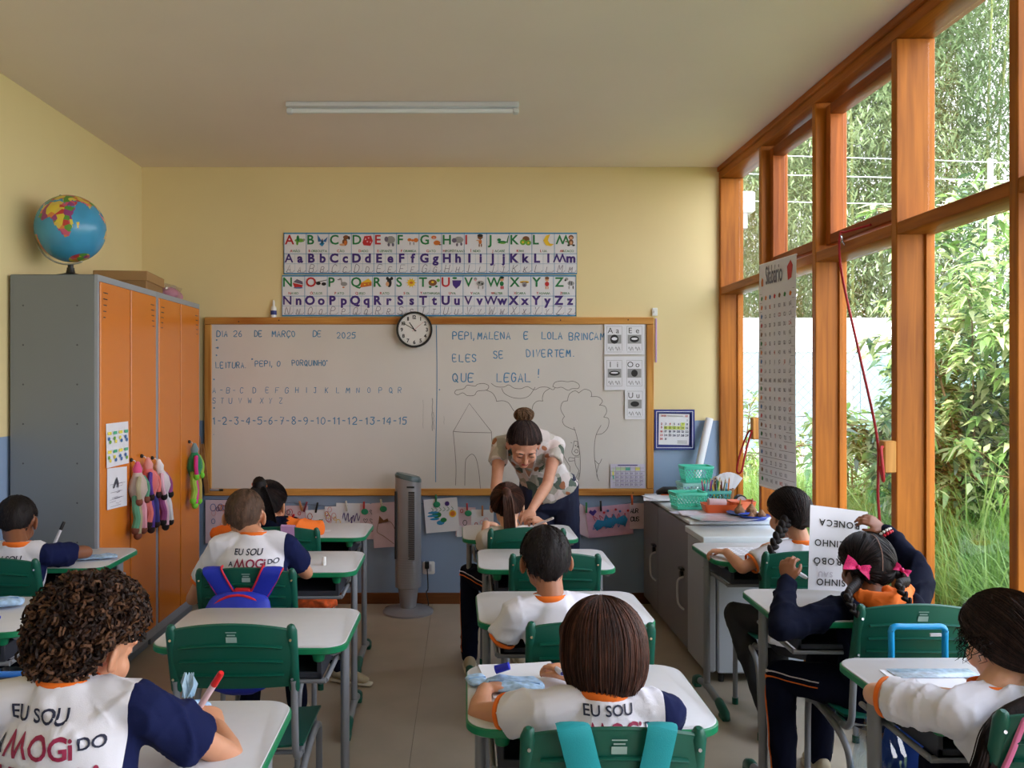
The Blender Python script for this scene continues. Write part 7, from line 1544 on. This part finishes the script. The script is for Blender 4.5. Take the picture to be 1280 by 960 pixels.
G1 = [(-.50,1.06,-.02),(-.48,1.0,.0),(-.40,.55,.004),(-.12,.20,.01),(.0,.12,.016)]
for sg in (-1,1):
    pts = [(sg*(.66 if k == 0 else .64 if k == 1 else .46 if k == 2 else .30 if k == 3 else .2), v, o_) for k, (u, v, o_) in enumerate([(0,1.07,-.03),(0,1.02,0),(0,.68,.004),(0,.45,.01),(0,.32,.02)])]
    st = strap(Xc, Yc, pts, .037, 'shoulder_strap', bluec, bp_)
    for e in (-1,1):
        P3 = spline([chair_back(Xc, Yc, u+e*.205, v, .013+o_) for u, v, o_ in pts], 5); sub(st, MB().sweep(P3, .0035, .005, side=(1,0,0), n=6), 'red_piping', redt)
    q = MB()
M = Matrix.Translation((Xc, Yc-.265, .70)); MB().bev((-.030,-.006,-.012),(.030,.012,.03),.004,0,M).build('haul_loop', redt, bp_)
q = MB(); q.sweep([(Xc,Yc-.33,.40),(Xc,Yc-.335,.51),(Xc,Yc-.335,.62),(Xc,Yc-.31,.695)], [.125,.14,.138,.115], [.05,.065,.062,.035], side=(1,0,0), n=24, rnd=True); bb = blob(q, 'bag_body', bluec, bp_, .006, 4, fold=.003)
sub(bb, MB().sweep([(Xc+.139*cos(a), Yc-.335-.0, .56+.16*sin(a)) for a in [2*pi*i/40 for i in range(40)]], .005, n=6, loop=True), 'red_piping', redt)
q = MB(); q.bev((Xc-.09,Yc-.42,.42),(Xc+.09,Yc-.38,.56),.012); sub(bb, q, 'front_pocket', mat('patterned_pocket', (30,36,90), .6, var=.5, scale=40))
tb = thing('strap_bag', 'bag with two broad teal straps on the bottom middle chair', 'backpack', (.31,1.78,.4), 'backpacks hung on chairs')
Xc, Yc = .31, 2.02
strap(Xc, Yc, [(-.52,1.08,-.03),(-.50,1.03,0),(-.32,.45,.004),(-.02,-.15,.006),(.12,-.5,.02)], .034, 'shoulder_strap', tealc, tb); strap(Xc, Yc, [(.55,1.08,-.03),(.52,1.03,0),(.42,.45,.004),(.28,-.15,.006),(.2,-.5,.02)], .030, 'shoulder_strap', tealc, tb)
q = MB(); q.sweep([(Xc,Yc-.30,.20),(Xc,Yc-.31,.33),(Xc,Yc-.30,.46)], [.12,.135,.10], [.05,.06,.03], side=(1,0,0), n=20, rnd=True); q.build('bag_body', tealc, tb)
kp = thing('strap_bag', 'bag with a pink and purple strap hung on the chair at the lower right corner', 'backpack', (1.37,1.86,.4), 'backpacks hung on chairs')
Xc, Yc = 1.365, 2.10; pnk = mat('pink_strap', (226,120,170), .6); pur = mat('purple_strap', (70,60,160), .6)
st = strap(Xc, Yc, [(-.62,1.07,-.03),(-.60,1.02,0),(-.2,.78,.004),(.3,.45,.008),(.5,.1,.02)], .030, 'shoulder_strap', pnk, kp); P3 = spline([chair_back(Xc, Yc, u, v, .014+.003+o_) for u, v, o_ in [(-.62,1.07,-.03),(-.60,1.02,0),(-.2,.78,.004),(.3,.45,.008),(.5,.1,.02)]], 5); sub(st, MB().sweep(P3, .011, .0035, side=(1,0,0), n=6), 'purple_stripe', pur)
st2 = strap(Xc, Yc, [(-.88,1.0,-.02),(-1.02,.6,.0),(-1.08,.1,.0),(-1.0,-.5,.01)], .007, 'side_strap', pnk, kp, .0, .006)
q = MB(); q.sweep([(Xc+.02,Yc-.30,.22),(Xc+.02,Yc-.31,.36),(Xc+.02,Yc-.30,.50)], [.11,.125,.10], [.05,.06,.03], side=(1,0,0), n=20, rnd=True); q.build('bag_body', pnk, kp)
# lilac cloth
lc = thing('lilac_cloth', 'lilac cloth strip laid over the green chair of the girl with orange sleeves', 'cloth', (-.92,4.24,.7)); Xc, Yc = -.90, 4.47
q = MB(); q.sheet([[chair_back(Xc, Yc, u, v, o_)+V((0,0,.003)) for u in (.06,.2,.34,.44)] for v, o_ in ((1.0,-.03),(1.05,-.01),(1.03,.008),(.8,.012),(.55,.013),(.3,.014))], .003); q.build('cloth', mat('lilac_cloth', (176,134,178), .9, bump=.2), lc)
# trolley bags
def trolley(label, X, Y, ztop, w, hm, bm_, body_h=.45, bag=True, group='trolley school bags', base_z=.02):
    t = thing('trolley_bag', label, 'bag', (X,Y,0), group); zb = body_h
    MB().tube(spline([(X-w,Y,zb-.05),(X-w,Y,ztop-.05),(X-w,Y,ztop-.012),(X-w+.012,Y,ztop),(X-w+.04,Y,ztop),(X,Y,ztop),(X+w-.04,Y,ztop),(X+w-.012,Y,ztop),(X+w,Y,ztop-.012),(X+w,Y,ztop-.05),(X+w,Y,zb-.05)], 4), .0095, n=10).build('pull_handle', hm, t)
    q = MB(); q.sweep([(X,Y-.02,.07),(X,Y-.02,.2),(X,Y-.02,zb-.08),(X,Y-.02,zb)], [.13,.14,.135,.11], [.06,.07,.068,.045], side=(1,0,0), n=24, rnd=True); bb = blob(q, 'bag_body', bm_, t, .007, 4, fold=.003)
    for sx in (-1,1): MB().cyl((X+sx*.09,Y+.03,.03),(X+sx*.12,Y+.03,.03),.03).build('wheel', black_pl, t)
    return t, bb
lbl = mat('sky_blue_plastic', (20,150,214), .3)
t, bb = trolley('blue trolley school bag with a bright blue handle standing behind the navy jacket girl chair', 1.385, 2.635, .765, .082, lbl, mat('deep_blue_cloth', (10,60,150), .5, var=.06))
q = MB(); q.bev((1.415,2.622,.738),(1.45,2.628,.748),.001); sub(bb, q, 'handle_tag', mat('tag_grey', (190,190,196), .4))
trolley('dark navy trolley school bag with a blue handle at the left picture edge', -1.335, 2.50, .665, .075, mat('handle_blue', (40,120,220), .3), NVD, .50)
pbg = thing('plastic_pouch', 'clear iridescent plastic bag beside the blue trolley bag under the lower right desk', 'bag', (1.22,2.55,.1))
q = MB(); q.sweep([(1.26,2.60,.10),(1.25,2.60,.25),(1.26,2.60,.40),(1.27,2.62,.50)], [.07,.10,.09,.05], [.05,.06,.05,.02], side=(1,0,0), n=20, rnd=True); blob(q, 'film', glassmat('iridescent_film', (.84,.92,.97), fac=.10), pbg, .008, 3, fold=.010)
# bag under blue desk of the orange sleeved girl
ob = thing('orange_bag', 'orange and teal bag hanging under the desk behind the orange sleeved girl', 'bag', (-.80,4.12,.3)); q = MB(); q.sweep([(-.92,4.15,.45),(-.78,4.15,.46),(-.66,4.15,.45)], [.03,.05,.03], [.05,.06,.05], side=(0,0,1), rnd=True); blob(q, 'bag_body', mat('orange_mixed_cloth', (220,90,30), .8, var=.4, scale=40), ob, .006, 3, fold=.008); MB().bev((-.98,4.16,.22),(-.93,4.20,.52),.004).build('teal_flap', mat('teal_flap', (60,140,150), .6), ob)
# ---------------- things on the desks ----------------
cap = thing('white_cap', 'small white marker cap standing alone on the desk of the cropped haired boy', 'cap', (P(405,712,3.78).x,3.78,DH)); MB().lathe([(.001,0),(.009,0),(.0095,.03),(.008,.037),(.001,.038)], (P(405,712,3.78).x,3.78,DH+.001), 16).build('cap', white_pl, cap)
def ppr(label, px, py, w, d, rz, m=paper, marks=0, name='worksheet', curl=.004, curve=0, z=DH):
    Y = (CZ-DH)*FPX/(py-VY); x = (px-VX)*Y/FPX; t, M = lay(name, label, x, Y, z, w, d, R(rz), m, curl)
    if marks:
        q = MB(); g = random.Random(int(px))
        for k in range(marks):
            y = d*(.38-.76*k/max(1,marks-1)); n_ = g.randint(3,6)
            for j in range(n_): xx = -w*.38+j*w*.15; q.ribbon([(xx,y),(xx+w*.09,y+g.uniform(-.002,.002))], .0045, M)
        q.build('printed_words', ink, t, smooth=False)
    return t
ppr('white worksheet under the hands of the bob haired child', 655, 850, .21, .26, 8, curl=.002)
ppr('worksheet with rows of dark syllables on the desk by the cabinets', 935, 690, .24, .20, 2, marks=6, curl=.002)
ppr('small white name card on the desk of the orange sleeved girl', 405, 664, .07, .05, 0, curl=.001, marks=1)
ppr('paper sheet on the desk of the lower right girl', 1160, 850, .20, .14, -4, curl=.002, marks=0)
def pouch(label, x, y, w, d, h, rz, m, seed, z=DH):
    t = thing('pencil_pouch', label, 'pouch', (x,y,z), 'soft pencil pouches'); q = MB(); M = Matrix.Translation((x,y,z+h*.5+.002))@Matrix.Rotation(R(rz),4,'Z')
    q.sweep([M@V((-w/2,0,0)), M@V((-w/4,0,.002)), M@V((w/4,0,.003)), M@V((w/2,0,0))], [d*.38,d/2,d/2,d*.4], [h*.4,h/2,h/2,h*.35], side=(0,1,0), n=20, rnd=True); o = blob(q, 'pouch', m, t, .004, 3, fold=.004, seed=seed)
    sub(o, MB().tube([M@V((-w/2.1,0,h*.42)), M@V((0,0,h*.56)), M@V((w/2.1,0,h*.42))], .0022, n=6), 'zip', mat('zip_blue', (120,160,210), .4)); return t
plb = mat('pale_blue_cloth', (160,190,222), .7, var=.35, scale=45, bump=.2)
pouch('pale blue patterned pencil pouch on the desk of the bob haired child', .13, 2.24, .14, .10, .022, -8, plb, 1)
pouch('flat pale blue pouch strap end at the desk corner of the bob haired child', .035, 2.30, .05, .09, .012, 20, plb, 2)
pouch('pale blue crumpled pouch standing between the curly child and the red marker', -.66, 2.02, .10, .05, .05, 30, plb, 3); 
q = MB(); tt_ = thing('tissue', 'pointed crumpled pale blue tissue standing on the desk beside the curly child', 'tissue', (-.65,2.03,DH)); 
for k in range(5): a = k*1.25; q.sheet([[V((-.655+.03*(u-.5)*cos(a)+.012*v*cos(a+1), 2.05+.03*(u-.5)*sin(a)+.008*v, DH+.055+.055*v*(1-.5*abs(u-.5)*2))) for v in (0,.33,.66,1)] for u in (0,.25,.5,.75,1)], .001)
q.build('tissue', mat('pale_blue_tissue', (170,200,220), .7, var=.2, scale=50), tt_, smooth=False)
pouch('pale blue crumpled pouch on the desk cut by the left picture edge', -1.66, 3.06, .16, .08, .035, 10, plb, 4)
pouch('pale blue flat pouch on the desk in front of the lockers', -1.66, 3.90, .17, .08, .018, 20, plb, 5)
t = thing('pen_top', 'royal blue marker cap beside the hand of the bob haired child', 'cap', (.10,2.27,DH+.03)); MB().cyl((.083,2.27,DH+.045),(.118,2.262,DH+.058),.011,.010,16).build('cap', mat('royal_blue_cap', (30,40,190), .35), t)
marker('blue marker on the pouch at the left picture edge', (-1.68,2.93,DH+.011), (-1.56,2.90,DH+.011), (20,60,190), (30,80,200))
marker('dark pen lying on the desk to the right of the short haired boy', (P(795,770,2.97).x,2.97,DH+.009), (P(775,762,3.05).x,3.06,DH+.009), (30,30,40), (190,190,200), r=.006)
t = thing('clear_sleeve', 'clear plastic strip with blue drawings on the lower right desk', 'sleeve', (1.26,2.36,DH)); lay_ = MB().bev((1.17,2.33,DH+.0035),(1.40,2.40,DH+.0055),.001); lay_.build('sleeve', mat('clear_blue_sleeve', (186,206,226), .15, var=.3, scale=60), t)
# label leftovers: helper properties are not needed once everything is placed
for o in bpy.data.objects:
    for k_ in ('world', 'base'):
        if k_ in o: del o[k_]
